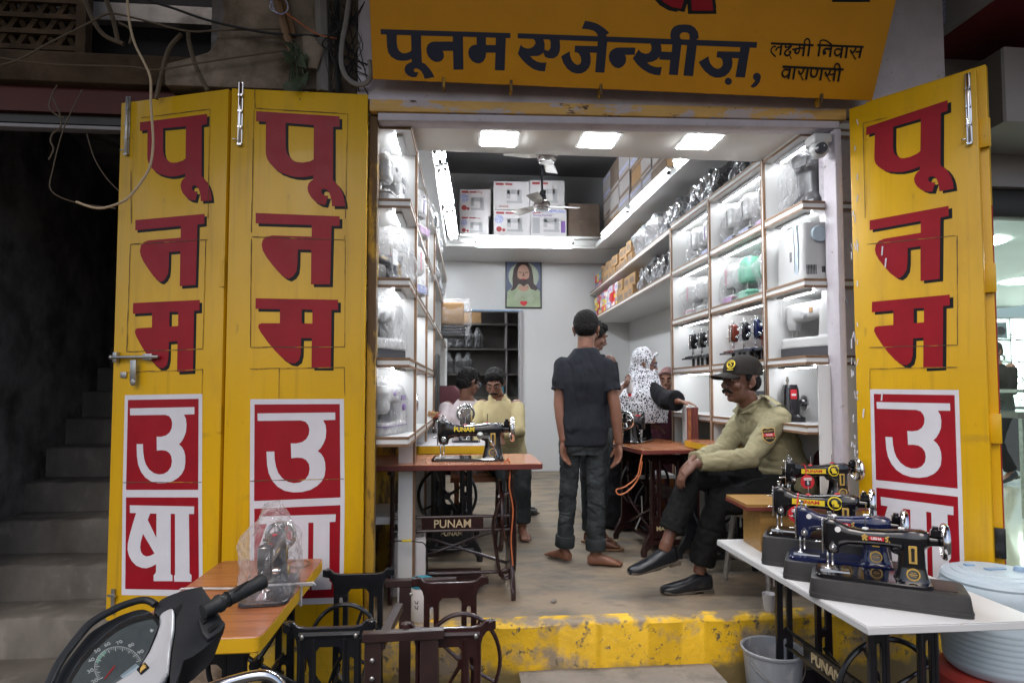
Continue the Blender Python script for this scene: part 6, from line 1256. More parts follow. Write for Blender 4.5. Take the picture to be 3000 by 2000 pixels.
# ---- standing youth seen from behind
p = person('standing person seen from behind in a charcoal T-shirt, dark jeans and bare feet', (.83, 1.06, 0))
nk = (.855, 1.075, 1.43); A = dict(shL=(.70, 1.09, 1.315), elL=(.672, 1.06, 1.055), wrL=(.692, 1.02, .815), shR=(.985, 1.03, 1.31), elR=(1.030, .985, 1.05), wrR=(1.052, .975, .80)); rx = (1, -.17, 0); rh = (1, -.10, 0)
Lg = dict(hipL=(.755, 1.08, .86), knL=(.735, 1.09, .485), anL=(.715, 1.13, .085), hipR=(.92, 1.06, .86), knR=(.905, 1.03, .485), anR=(.905, 1.03, .08))
hm = None
def f(b):
    global hm
    hm = head(b, (.865, 1.10, 1.556), R(180 - 18), R(8), 0, 1.06, nk); torso(b, (.838, 1.07, .90), (.843, 1.07, 1.20), nk, rh, rx, .93)
    limb_arm(b, A['shL'], A['elL'], A['wrL'], 1.0); limb_arm(b, A['shR'], A['elR'], A['wrR'], 1.0)
    hand(b, A['wrL'], (.03, -.1, -1), (.5, -.6, 0), .28, -1, .92); hand(b, A['wrR'], (-.06, -.06, -1), (-.85, -.3, 0), .34, 1, .95)
    limb_leg(b, Lg['hipL'], Lg['knL'], Lg['anL'], .92); limb_leg(b, Lg['hipR'], Lg['knR'], Lg['anR'], .92); foot(b, Lg['anL'], (-.55, .80, 0), .95); foot(b, Lg['anR'], (.93, -.20, 0), 1.0)
body(p, f, 'skin', .0055); hair_cap(p, hm, low=-.012, messy=.003)
def f(b):
    torso(b, (.838, 1.07, .90), (.843, 1.07, 1.20), (.855, 1.075, 1.428), rh, rx, .97, .014, .02)
    for s_ in 'LR': q = V(A['sh' + s_]).lerp(V(A['el' + s_]), .66); b.tube([V(A['sh' + s_]), V(A['sh' + s_]).lerp(q, .5), q], [.060, .064, .070], 16); b.ell(A['sh' + s_], (.060,) * 3)
o = cloth(p, 'tshirt', f, 'tee', .007, 3, .008, 8, 2); crease(o.data, .006, (9, 9, 5), 4)
def f(b):
    torso(b, (.838, 1.07, .85), (.84, 1.07, .96), (.842, 1.072, 1.02), rh, rx, .90, .006, .03)
    for s_ in 'LR':
        h_, k_, a_ = V(Lg['hip' + s_]), V(Lg['kn' + s_]), V(Lg['an' + s_]) + V((0, 0, .03)); limb_leg(b, h_, k_, a_, 1, .0, rad=(.085, .072, .060, .058, .058))
o = cloth(p, 'jeans', f, 'jeans', .0065, 2, .007, 11, 5); crease(o.data, .006, (7, 7, 18), 6); crease(o.data, .004, (10, 10, 34), 2)
for s_ in 'LR': b = MB(); a_ = V(Lg['an' + s_]) - p.location; k_ = V(Lg['kn' + s_]) - p.location; b.tube([a_ + V((0, 0, .02)), a_.lerp(k_, .24)], [.066, .066], 24); b.build('rolled_cuff', 'jeans', p, bevel=.006, seg=2)

# ---- man hidden behind the youth, oil bottle in hand
p = person('standing person mostly hidden behind the charcoal T-shirt, holding an oil bottle over a machine', (1.03, 1.50, 0))
nk = (1.01, 1.50, 1.415); arm = ((1.10, 1.40, 1.355), (1.12, 1.43, 1.09), (1.225, 1.56, 1.165)); arm2 = ((.93, 1.58, 1.35), (.92, 1.62, 1.08), (1.05, 1.68, .93))
def f(b):
    global hm
    hm = head(b, (1.012, 1.515, 1.55), R(100), R(20), 0, .97, nk); torso(b, (.99, 1.50, .90), (1.0, 1.5, 1.2), nk, (.45, -1, 0), (.45, -1, 0), .9)
    limb_arm(b, *arm, .9); limb_arm(b, *arm2, .9); hand(b, arm[2], (.75, .45, .35), (-.2, .5, .6), .62, 1, .95); hand(b, arm2[2], (.8, .2, -.3), (0, .2, -1), .3, 1, .95)
    for hp, kn, an in (((1.03, 1.42, .86), (1.02, 1.42, .48), (1.00, 1.42, .09)), ((.98, 1.58, .86), (.99, 1.60, .48), (1.0, 1.62, .09))): limb_leg(b, hp, kn, an, .9); foot(b, an, (.9, -.25, 0), .95)
body(p, f, 'skind', .007); hair_cap(p, hm, messy=.008, seed=3); face_bits(p, hm)
cloth(p, 'shirt', lambda b: (torso(b, (.99, 1.5, .9), (1.0, 1.5, 1.2), nk, (.45, -1, 0), (.45, -1, 0), .93, .014, .03), [b.tube([V(a[0]), V(a[0]).lerp(V(a[1]), .7)], [.06, .066], 14) for a in (arm, arm2)]), 'tee', .010, 2, .006, 10, 4)
cloth(p, 'trousers', lambda b: [limb_leg(b, h_, k_, a_, 1, 0, rad=(.1, .084, .07, .068, .066)) for h_, k_, a_ in (((1.03, 1.42, .88), (1.02, 1.42, .48), (1.00, 1.42, .10)), ((.98, 1.58, .88), (.99, 1.60, .48), (1.0, 1.62, .10)))], 'jeans', .010, 2, .008, 12, 4)
for y in (1.42, 1.62): b = MB(); c = V((1.06, y - .01, .006)) - p.location; b.loft([(c, V((.13, -.03, 0)), V((.012, .042, 0)), 3), (c + V((0, 0, .014)), V((.13, -.03, 0)), V((.012, .042, 0)), 3)], 24); b.tube([c + V((.08, -.05, .01)), c + V((.05, -.0, .075)), c + V((.08, .03, .01))], .007, 6); b.build('sandal', 'edge', p)
t = thing('oil_bottle', 'small translucent oil bottle with a red cap held upside down over the machine', 'bottle', (1.315, 1.64, 1.085))
b = MB(); b.lathe([(0, .13), (.022, .128), (.026, .115), (.026, .055), (.018, .04), (.012, .036)], n=20); b.build('body', 'cartonw', t); b = MB(); b.lathe([(.0135, .042), (.0135, .018), (.006, .015)], n=16); b.build('cap', 'redtr', t); b = MB(); b.cyl((0, 0, .016), (.004, 0, -.045), .003, .0018, n=8); b.build('spout', 'plg', t)

# ---- woman in a dotted headscarf
p = person('person in a white headscarf with black dots, black robe and glasses, bending at the table', (1.50, 2.15, 0))
nk = (1.55, 2.13, 1.25)
arm = ((1.61, 2.0, 1.14), (1.66, 1.80, 1.07), (1.705, 1.63, 1.06)); arm2 = ((1.45, 2.25, 1.12), (1.50, 2.15, .92), (1.62, 2.1, .86))
def f(b):
    global hm
    hm = head(b, (1.59, 2.12, 1.375), R(72), R(18), 0, .97, nk); torso(b, (1.45, 2.17, .88), (1.50, 2.15, 1.08), nk, (.35, -1, 0), (.35, -1, 0), .85); limb_arm(b, *arm, .85); limb_arm(b, *arm2, .85); hand(b, arm[2], (.75, -.5, -.1), (0, 0, -1), .32, -1, .88); hand(b, arm2[2], (.9, 0, -.3), (0, 0, -1), .3, 1, .88)
    for y in (2.10, 2.27): limb_leg(b, (1.45, y, .86), (1.44, y, .48), (1.40, y, .08), .85); foot(b, (1.40, y, .08), (.9, -.4, 0), .9)
body(p, f, 'skin', .007); face_bits(p, hm, glasses=True)
def f(b):
    b.loft([((1.43, 2.19, .02), ux * .25, uy * .24, 2.2), ((1.44, 2.19, .4), ux * .22, uy * .21, 2.2), ((1.45, 2.17, .85), ux * .19, uy * .19, 2.2), ((1.50, 2.15, 1.08), ux * .17, uy * .18, 2.2), ((1.55, 2.13, 1.22), ux * .08, uy * .10, 2.2)], 32)
    for a in (arm, arm2): b.tube([V(a[0]), V(a[1]), V(a[1]).lerp(V(a[2]), .8)], [.075, .075, .085], 16); b.ell(a[0], (.08,) * 3)
cloth(p, 'robe', f, 'abaya', .010, 3, .012, 9, 2)
b = MB(); b.ell((1.37, 2.06, .035), (.05, .10, .04), (0, 0, .4)); b.v = [q - p.location for q in b.v]; b.build('shoe', 'cartong', p)
def f(b):
    W = hm
    b.T = W; b.ell((0, .038, .038), (.092, .098, .102)); b.tube([(-.070, -.045, .075), (-.082, -.03, .02), (-.076, -.03, -.05), (-.055, -.035, -.10), (0, -.06, -.13), (.055, -.035, -.10), (.076, -.03, -.05), (.082, -.03, .02), (.070, -.045, .075), (.03, -.066, .108), (-.03, -.066, .108), (-.070, -.045, .075)], .017, 10); b.ell((0, .045, -.06), (.086, .078, .10)); b.T = Matrix()
    b.loft([((1.585, 2.12, 1.32), ux * .10, uy * .10, 2.2), ((1.555, 2.12, 1.22), ux * .15, uy * .15, 2.3), ((1.50, 2.10, 1.10), ux * .235, uy * .20, 2.4), ((1.50, 2.08, .98), ux * .26, uy * .20, 2.4), ((1.57, 2.05, .88), ux * .17, uy * .15, 2.4)], 36)
cloth(p, 'headscarf', f, 'hijab', .007, 3, .010, 13, 7)
# ---- girl behind her
p = person('smaller person in a maroon printed headscarf looking out from behind the dotted headscarf', (1.93, 2.60, 0))
def f(b):
    global hm
    hm = head(b, (1.93, 2.55, 1.235), R(-28), R(6), 0, .93, (1.95, 2.6, 1.12)); torso(b, (1.95, 2.62, .70), (1.95, 2.62, .95), (1.95, 2.6, 1.10), (1, 0, 0), (1, 0, 0), .75); limb_arm(b, (1.81, 2.6, 1.02), (1.79, 2.56, .82), (1.83, 2.5, .66), .75); hand(b, (1.83, 2.5, .66), (0, -.1, -1), (1, 0, 0), .3, 1, .8)
    limb_arm(b, (2.09, 2.6, 1.02), (2.11, 2.58, .82), (2.08, 2.52, .66), .75); hand(b, (2.08, 2.52, .66), (0, -.1, -1), (-1, 0, 0), .3, -1, .8)
    for x in (1.88, 2.02): limb_leg(b, (x, 2.62, .7), (x, 2.61, .38), (x, 2.62, .07), .75); foot(b, (x, 2.62, .07), (0, -1, 0), .8)
body(p, f, 'skinl', .007); face_bits(p, hm)
def f(b):
    b.loft([((1.95, 2.62, .05), ux * .22, uy * .2, 2.2), ((1.95, 2.62, .6), ux * .18, uy * .16, 2.2), ((1.95, 2.62, 1.0), ux * .165, uy * .13, 2.3), ((1.95, 2.6, 1.10), ux * .08, uy * .08, 2.2)], 28)
    for a in (((1.81, 2.6, 1.02), (1.79, 2.56, .82), (1.83, 2.5, .68)), ((2.09, 2.6, 1.02), (2.11, 2.58, .82), (2.08, 2.52, .68))): b.tube(a, [.06, .055, .05], 14)
cloth(p, 'dress', f, 'maroon', .010, 3, .008, 9, 3)
def f(b):
    b.T = hm; b.ell((0, .036, .040), (.085, .09, .093)); b.tube([(-.064, -.052, .07), (-.073, -.045, .02), (-.066, -.045, -.05), (-.045, -.05, -.095), (0, -.065, -.118), (.045, -.05, -.095), (.066, -.045, -.05), (.073, -.045, .02), (.064, -.052, .07), (.03, -.072, .09), (-.03, -.072, .09), (-.064, -.052, .07)], .016, 10); b.ell((0, .03, -.06), (.078, .075, .09)); b.T = Matrix()
    b.loft([((1.94, 2.58, 1.18), ux * .09, uy * .09, 2.2), ((1.95, 2.59, 1.10), ux * .14, uy * .12, 2.3), ((1.96, 2.6, .99), ux * .19, uy * .14, 2.3)], 30)
cloth(p, 'headscarf', f, 'hijabp', .007, 3, .008, 13, 9)

# ---- security guard sitting cross-legged
p = person('seated person in a khaki shirt with shoulder patch and charcoal cap, legs crossed', (1.85, .52, 0))
nk = (1.752, .57, 1.085)
AL = ((1.845, .42, .985), (1.655, .375, .765), (1.335, .385, .735)); AR = ((1.80, .75, .97), (1.60, .66, .765), (1.36, .50, .745))
LA = ((1.90, .63, .585), (1.35, .49, .645), (1.185, .44, .29)); LB_ = ((1.90, .45, .57), (1.475, .43, .50), (1.372, .455, .105))
hp, ch = (1.95, .555, .62), (1.865, .575, .87); rxs = (.2, -1, 0); rxh = (.15, -1, 0)
def f(b):
    global hm
    hm = head(b, (1.685, .545, 1.200), R(-78), R(-1), R(0), 1.12, nk); torso(b, hp, ch, nk, rxh, rxs, .98)
    limb_arm(b, *AL, .98); limb_arm(b, *AR, .98); hand(b, AL[2], (-.75, .12, -.65), (.5, .2, -.8), .42, -1, .98); hand(b, AR[2], (-.75, -.25, -.6), (.3, -.3, -.8), .42, 1, .98)
    limb_leg(b, *LA, .95); limb_leg(b, *LB_, .95); b.tube([V(LA[2]), V(LA[2]) + V((-.02, 0, -.05))], [.038, .034], 12)
body(p, f, 'skind', .0055); face_bits(p, hm, moust=True)
def f(b): b.T = Matrix.Translation(-p.location) @ hm; b.ell((0, .045, .0), (.0755, .064, .060)); [b.ell((x * .0735, -.004, .022), (.009, .022, .026)) for x in (-1, 1)]
b = MB(); f(b); o = b.build('hair', 'hair', p, remesh=.006, sm=1, smooth=180); warp(o.data, .003, 60, 2)
b = MB(); b.T = Matrix.Translation(-p.location) @ hm
b.loft([((0, .012, .036), ux * .087, uy * .106, 2.2), ((0, .012, .06), ux * .088, uy * .107, 2.2), ((0, .012, .095), ux * .080, uy * .098, 2.2), ((0, .014, .125), ux * .060, uy * .076, 2.1), ((0, .016, .142), ux * .028, uy * .036, 2), ((0, .016, .146), ux * .006, uy * .008, 2)], 36)
capo = b.build('cap', 'cap', p, smooth=70)
b = MB(); b.T = Matrix.Translation(-p.location) @ hm; vs, fs = [], []
for i in range(13):
    a = math.pi * (i / 12) ; x = -.080 * math.cos(a)
    for j in range(5): t_ = j / 4; vs.append((x * (1 - .12 * t_), -.062 - .040 * math.sin(a) - t_ * .078 * math.sin(a) ** .7, .046 - .018 * t_ - .022 * (x / .08) ** 2))
for i in range(12):
    for j in range(4): fs.append((i * 5 + j, i * 5 + j + 1, (i + 1) * 5 + j + 1, (i + 1) * 5 + j))
b.add(vs, fs); o = b.build('cap_peak', 'cap', capo); q = o.modifiers.new('s', 'SOLIDIFY'); q.thickness = .005; bake(o)
b = MB(); b.T = Matrix.Translation(-p.location) @ hm @ Matrix.Rotation(R(22), 4, 'Z') @ Matrix.Translation((0, -.0955, .088)) @ Matrix.Rotation(R(-17), 4, 'X'); b.torus((0, 0, 0), .021, .0035, 'Y', 24, 6); b.tube([(.008, -.002, .010), (0, -.002, .013), (-.008, -.002, .007), (.007, -.002, -.005), (0, -.002, -.013), (-.009, -.002, -.009)], .0028, 6); b.box((0, 0, -.030), (.034, .003, .004)); b.build('cap_badge', 'yelltr', capo)
def f(b):
    torso(b, hp, ch, (1.765, .572, 1.075), rxh, rxs, 1.0, .018, .10, .012)
    b.loft([(V(hp) + V((.01, 0, -.07)), V(rxh).normalized() * .185, ux * .135, 2.6), (V(hp) + V((-.02, 0, .06)), V(rxh).normalized() * .185, ux * .15, 2.6)], 24); b.ell((1.99, .555, .66), (.12, .17, .12))
    for a in (AL, AR): b.tube([V(a[0]), V(a[0]).lerp(V(a[1]), .5), V(a[1]), V(a[1]).lerp(V(a[2]), .5), V(a[1]).lerp(V(a[2]), .93)], [.070, .070, .064, .058, .050], 16); b.ell(a[0], (.070,) * 3)
o = cloth(p, 'shirt', f, 'khaki', .0065, 2, .008, 10, 6); crease(o.data, .007, (7, 7, 12), 3); crease(o.data, .004, (14, 14, 20), 8)
b = MB(); c = V(nk) - p.location   # collar, epaulette, shoulder patch
fwd = V((-.98, -.2, 0)).normalized(); sr = V((.2, -.98, 0)).normalized()
b.tube([c + fwd * .060 + sr * .022 + V((0, 0, -.055)), c + sr * .068 + fwd * .03 + V((0, 0, -.018)), c + sr * .060 - fwd * .045 + V((0, 0, .012)), c - fwd * .075 + V((0, 0, .018)), c - sr * .060 - fwd * .045 + V((0, 0, .012)), c - sr * .068 + fwd * .03 + V((0, 0, -.018)), c + fwd * .060 - sr * .022 + V((0, 0, -.055))], [.012, .015, .016, .016, .016, .015, .012], 12, flat=.8)
for s_ in (-1, 1): b.hexa([c + sr * s_ * .02 + fwd * .070 + V((0, 0, -.085)), c + sr * s_ * .075 + fwd * .055 + V((0, 0, -.075)), c + sr * s_ * .088 + fwd * .02 + V((0, 0, -.045)), c + sr * s_ * .06 + fwd * .03 + V((0, 0, -.03)), c + sr * s_ * .018 + fwd * .085 + V((0, 0, -.078)), c + sr * s_ * .078 + fwd * .075 + V((0, 0, -.062)), c + sr * s_ * .085 + fwd * .01 + V((0, 0, -.015)), c + sr * s_ * .055 + fwd * .03 + V((0, 0, -.01))])
b.build('collar', 'khaki', p, bevel=.004)
b = MB(); q = V(AL[0]) - p.location; d = (c - q).normalized(); b.tube([q + V((-.0, -.02, .077)), q + d * .07 + V((0, -.008, .088)), q + d * .12 + V((0, 0, .075))], [.032, .030, .020], 8, flat=.18); b.build('epaulette', 'khaki', p)
el = V(AL[1]) - V(AL[0]); pt = V(AL[0]).lerp(V(AL[1]), .42) - p.location; an_ = math.atan2(el.x, -el.z)
PM = Matrix.Translation(pt + V((-.026, -.073, .004))) @ Matrix.Rotation(R(-8), 4, 'Z') @ Matrix.Rotation(-R(4), 4, 'Y') @ Matrix.Rotation(R(-12), 4, 'X')
SH = [(-.036, .036), (-.022, .043), (0, .038), (.022, .043), (.036, .036), (.033, .005), (.036, -.015), (.022, -.036), (0, -.046), (-.022, -.036), (-.036, -.015), (-.033, .005)]
b = MB(); b.T = PM; b.prism(SH, -.004, .004); pt_ = b.build('shoulder_patch', 'gold', p); b = MB(); b.T = PM; b.prism([(x * .9, z * .9) for x, z in SH], -.0055, .003); b.build('patch_field', 'blackp', pt_)
b = MB(); b.T = PM; b.bb((-.030, -.0068, -.008), (.030, -.004, .010)); b.build('patch_band', 'redtr', pt_)
text('patch_lettering', 'SECURITY', 'gold', .0125, PM @ at4(0, -.007, .022), pt_, ext=.0004); text('patch_lettering', 'TIGER', 'whitetr', .014, PM @ at4(0, -.0075, .001), pt_, ext=.0004); text('patch_lettering', 'SERVICES', 'gold', .0115, PM @ at4(0, -.007, -.018), pt_, ext=.0004)
def f(b):
    torso(b, (1.93, .555, .56), (1.90, .555, .66), (1.885, .555, .72), rxh, rxh, .98, .010, .0); b.ell((1.93, .555, .545), (.17, .19, .09))
    limb_leg(b, LA[0], LA[1], V(LA[1]).lerp(V(LA[2]), .84), 1, 0, rad=(.105, .092, .078, .074, .076)); limb_leg(b, LB_[0], LB_[1], V(LB_[1]).lerp(V(LB_[2]), .86), 1, 0, rad=(.105, .090, .076, .074, .074))
o = cloth(p, 'trousers', f, 'trouser', .0065, 2, .008, 11, 8); crease(o.data, .007, (7, 7, 9), 5); crease(o.data, .004, (16, 16, 16), 1)
shoe(p, V(LA[2]) + V((-.025, 0, -.05)), (-.93, -.10, -.18), 1.05); shoe(p, V(LB_[2]) + V((0, 0, -.018)), (-1, -.06, 0), 1.05)
# the stool he sits on
t = thing('stool', 'round red seated stool wrapped in clear film under the guard', 'stool', (1.83, .56, 0))
b = MB(); b.lathe([(0, .495), (.17, .49), (.20, .47), (.20, .445), (.18, .435), (0, .435)], n=40); b.build('seat', 'maroonchair', t); MB().lathe([(.19, .434), (.205, .43), (.205, .41), (.19, .405)], n=40).build('seat_rim', 'steel', t); MB().torus((0, 0, .17), .20, .011, 'Z', 40, 8).build('foot_ring', 'steel', t)
for k in range(4): a = R(225 + 90 * k) + .35; b = MB(); b.tube([(.17 * math.cos(a), .17 * math.sin(a), .43), (.21 * math.cos(a), .21 * math.sin(a), .2), (.235 * math.cos(a), .235 * math.sin(a), .0)], .014, 10); o = b.build('leg', 'steel', t); b = MB(); b.tube(smooth_pts([(.172 * math.cos(a), .172 * math.sin(a), .42), (.2 * math.cos(a), .2 * math.sin(a), .25), (.222 * math.cos(a), .222 * math.sin(a), .06)], 6), .019, 12); q = b.build('leg_film', 'bag', o); warp(q.data, .006, 40, k)
t = thing('chair', 'maroon padded chair back just behind the khaki shirt', 'chair', (2.10, .62, 0)); b = MB(); b.loft([((0, 0, .48), ux * .03, uy * .17, 4), ((.02, 0, .6), ux * .035, uy * .19, 4), ((.04, 0, .76), ux * .03, uy * .17, 4), ((.045, 0, .79), ux * .015, uy * .13, 3)], 28); b.build('backrest', 'maroonchair', t)
for y in (-.15, .15): b = MB(); b.tube([(.02, y, 0), (.03, y, .7)], .011, 8); b.build('leg', 'steel', t)

# ---- two men at the back table
p = person('seated person with a moustache in a pale yellow shirt leaning on the back table', (.36, 2.02, 0))
nk = (.325, 2.02, 1.09); AA = ((.20, 2.10, 1.02), (.10, 1.93, .84), (.22, 1.82, .80)); AB = ((.475, 2.00, 1.02), (.47, 1.84, .82), (.30, 1.78, .80))
def f(b):
    global hm
    hm = head(b, (.295, 1.975, 1.205), R(-14), R(28), 0, .97, nk); torso(b, (.40, 2.15, .58), (.36, 2.06, .86), nk, (1, -.1, 0), (1, -.1, 0), 1.0); limb_arm(b, *AA); limb_arm(b, *AB); hand(b, AA[2], (.7, -.5, -.1), (0, 0, -1), .4, 1); hand(b, AB[2], (-.9, -.2, -.05), (0, 0, -1), .4, -1)
    for s_ in (0, 1): limb_leg(b, (.34 + .14 * s_, 2.14, .53), (.36 + .14 * s_, 1.78, .52), (.38 + .12 * s_, 1.82, .09)); foot(b, (.38 + .12 * s_, 1.82, .09), (.1, -1, 0))
body(p, f, 'skin', .007); hair_cap(p, hm, messy=.004, seed=5); face_bits(p, hm, moust=True)
cloth(p, 'shirt', lambda b: (torso(b, (.40, 2.15, .58), (.36, 2.06, .86), (.33, 2.02, 1.075), (1, -.1, 0), (1, -.1, 0), 1.03, .016, .04, .012), [b.tube([V(a[0]), V(a[1]), V(a[1]).lerp(V(a[2]), .75)], [.068, .064, .05], 14) for a in (AA, AB)]), 'yshirt', .009, 3, .007, 11, 3)
b = MB(); c = V(nk) - p.location
for s_ in (-1, 1): b.hexa([c + V((s_ * .015, -.075, -.04)), c + V((s_ * .065, -.07, -.05)), c + V((s_ * .085, .03, -.01)), c + V((s_ * .06, .04, 0)), c + V((s_ * .015, -.08, -.03)), c + V((s_ * .06, -.055, .0)), c + V((s_ * .07, .04, .03)), c + V((s_ * .055, .05, .03))])
b.build('collar', 'yshirt', p, bevel=.004)
cloth(p, 'trousers', lambda b: [limb_leg(b, (.34 + .14 * s_, 2.14, .53), (.36 + .14 * s_, 1.78, .52), (.38 + .12 * s_, 1.82, .12), 1, 0, rad=(.11, .09, .075, .07, .07)) for s_ in (0, 1)], 'jeans', .010, 2, .008, 12, 2)
p = person('seated person seen from behind in a pale pinkish shirt and spectacles at the back table', (.08, 2.32, 0))
nk = (.075, 2.28, 1.08); AA = ((-.09, 2.28, 1.0), (-.14, 2.14, .82), (-.02, 2.04, .80)); AB = ((.235, 2.36, 1.0), (.28, 2.24, .80), (.24, 2.06, .80))
def f(b):
    global hm
    hm = head(b, (.09, 2.27, 1.215), R(180 - 50), R(15), 0, 1.0, nk); torso(b, (.10, 2.36, .58), (.08, 2.32, .84), nk, (1, .22, 0), (1, .22, 0), 1.0); limb_arm(b, *AA); limb_arm(b, *AB); hand(b, AA[2], (.8, -.4, 0), (0, 0, -1), .35, 1); hand(b, AB[2], (-.2, -.9, 0), (0, 0, -1), .35, -1)
    for s_ in (0, 1): limb_leg(b, (.14, 2.32 + .14 * s_, .53), (.52, 2.46 + .12 * s_, .52), (.54, 2.60 + .16 * s_, .1)); foot(b, (.54, 2.60 + .16 * s_, .1), (.8, .4, 0))
body(p, f, 'skind', .007); hair_cap(p, hm, messy=.009, seed=8, low=.005); face_bits(p, hm, glasses=True)
cloth(p, 'shirt', lambda b: (torso(b, (.10, 2.36, .58), (.08, 2.32, .84), (.078, 2.285, 1.065), (1, .22, 0), (1, .22, 0), 1.04, .018, .05, .012), [b.tube([V(a[0]), V(a[1]), V(a[1]).lerp(V(a[2]), .6)], [.072, .066, .054], 14) for a in (AA, AB)]), 'pshirt', .009, 3, .007, 11, 3)
cloth(p, 'trousers', lambda b: [limb_leg(b, (.14, 2.32 + .14 * s_, .53), (.52, 2.46 + .12 * s_, .52), (.54, 2.60 + .16 * s_, .13), 1, 0, rad=(.11, .095, .085, .085, .085)) for s_ in (0, 1)], 'greypant', .010, 2, .008, 12, 2)
for s_ in (0, 1): shoe(p, (.54, 2.60 + .16 * s_, .086), (.8, .4, 0), .98)
t = thing('bench', 'low wooden bench under the two seated men at the back table', 'bench', (.24, 2.30, 0)); b = MB(); b.bb((-.3, -.26, .40), (.34, .2, .44)); b.build('seat', 'woodtop', t)
for x in (-.25, .28):
    for y in (-.2, .14): b = MB(); b.bb((x - .02, y - .02, 0), (x + .02, y + .02, .399)); b.build('leg', 'woodtop', t)
t = thing('office_chair', 'tall maroon office chair behind the back table', 'chair', (-.16, 2.75, 0)); b = MB(); b.loft([((0, 0, .5), ux * .21, uy * .04, 4), ((0, .02, .8), ux * .24, uy * .05, 4), ((0, .05, 1.1), ux * .21, uy * .045, 4), ((0, .06, 1.19), ux * .13, uy * .03, 3)], 30); b.build('backrest', 'maroonchair', t); b = MB(); b.loft([((0, -.2, .42), ux * .24, uy * .22, 4), ((0, -.2, .50), ux * .24, uy * .22, 4)], 28); b.build('seat', 'maroonchair', t, bevel=.02); b = MB(); b.cyl((0, -.2, .06), (0, -.2, .42), .03, n=12); b.build('post', 'castb', t)
for k in range(5): a = 2 * math.pi * k / 5; b = MB(); b.tube([(0, -.2, .08), (.26 * math.cos(a), -.2 + .26 * math.sin(a), .05)], .018, 8); b.ell((.26 * math.cos(a), -.2 + .26 * math.sin(a), .026), (.025, .025, .026)); b.build('leg', 'castb', t)
q = onY(1283, 1040, 2.3); t = thing('monitor', 'black monitor seen edge on beside the maroon chair', 'monitor', (q.x, 2.3, .82)); b = MB(); b.bb((-.015, -.2, .08), (.012, .25, q.z - .82)); b.build('screen', 'blackfr', t, bevel=.004); b = MB(); b.bb((-.05, -.06, 0), (.05, .1, .012)); b.bb((-.012, -.0, .012), (.012, .04, .1)); b.build('foot', 'blackfr', t)
# man in the watch shop next door
p = person('person in a dark suit walking through the neighbouring watch shop with a tablet', (6.55, 4.05, 0))
def f(b):
    global hm
    hm = head(b, (6.60, 4.05, 1.62), R(-80), R(12), 0, 1.03, (6.62, 4.05, 1.48)); torso(b, (6.62, 4.05, .96), (6.62, 4.05, 1.26), (6.62, 4.05, 1.48), (.2, -1, 0), (.2, -1, 0), 1.05); limb_arm(b, (6.66, 3.88, 1.42), (6.62, 3.84, 1.13), (6.36, 3.90, 1.08)); hand(b, (6.36, 3.90, 1.08), (-.95, .2, .1), (0, 0, 1), .4, -1); limb_arm(b, (6.58, 4.22, 1.42), (6.55, 4.2, 1.12), (6.36, 4.10, 1.06)); hand(b, (6.36, 4.10, 1.06), (-.95, -.2, .1), (0, 0, 1), .4, 1)
    limb_leg(b, (6.62, 3.96, .92), (6.50, 3.96, .50), (6.44, 3.96, .1)); limb_leg(b, (6.62, 4.14, .92), (6.68, 4.14, .5), (6.86, 4.14, .14)); foot(b, (6.44, 3.96, .1), (-1, 0, 0)); foot(b, (6.86, 4.14, .14), (-1, 0, -.3))
body(p, f, 'skin', .009); hair_cap(p, hm, messy=.003)
cloth(p, 'suit', lambda b: (torso(b, (6.62, 4.05, .96), (6.62, 4.05, 1.26), (6.62, 4.05, 1.47), (.2, -1, 0), (.2, -1, 0), 1.06, .016, .05), b.tube([(6.66, 3.88, 1.42), (6.62, 3.84, 1.13), (6.42, 3.89, 1.09)], [.075, .068, .05], 12), b.tube([(6.58, 4.22, 1.42), (6.55, 4.2, 1.12), (6.42, 4.12, 1.07)], [.075, .068, .05], 12), limb_leg(b, (6.62, 3.96, .92), (6.50, 3.96, .50), (6.44, 3.96, .12), 1, 0, rad=(.11, .095, .078, .07, .07)), limb_leg(b, (6.62, 4.14, .92), (6.68, 4.14, .5), (6.86, 4.14, .16), 1, 0, rad=(.11, .095, .078, .07, .07))), 'trouser', .011, 2, .006, 9, 1)
shoe(p, (6.44, 3.96, .085), (-1, 0, 0), 1.0); shoe(p, (6.86, 4.14, .12), (-1, 0, -.3), 1.0)
b = MB(); b.box((6.22, 4.0, 1.12), (.24, .18, .008), (0, R(-18), 0)); solo('tablet', b, 'cartonw', 'pale tablet held by the person in the dark suit', 'tablet', bevel=.002)
# ================================================================ STREET SIDE AND SMALL THINGS
# ---- scooter: only its handlebar cowl reaches the picture, the column and wheel stand below
P0 = CAM + ray(480, 1880) * 1.32; dn = V((.30, -.42, .84)).normalized()
sc_t = thing('scooter', 'black and silver scooter with its speedometer and handle grip beside the wood-grain table', 'scooter', (-.72, -1.72, Zs))
def dz(pts): return [(100 + x / 3.36, 1640 + y / 3.36) for x, y in pts]
def slab(nm, pts, front, back, mat, par=sc_t, bevel=.0, smooth=35, seg=2, taper=1.):
    q = [onP(px, py, P0, dn) - sc_t.location for px, py in dz(pts)]; n = len(q); c = sum(q, V()) / n
    b = MB(); b.add([p + dn * front for p in q] + [c + (p - c) * taper + dn * back for p in q], [tuple(range(n)), tuple(range(2 * n - 1, n - 1, -1))] + [(i, i + n, (i + 1) % n + n, (i + 1) % n) for i in range(n)])
    return b.build(nm, mat, par, bevel=bevel, seg=seg, smooth=smooth)
def sm2(pts, k=3): return [(p.x, p.y) for p in smooth_pts([(x, y, 0) for x, y in pts], k)]
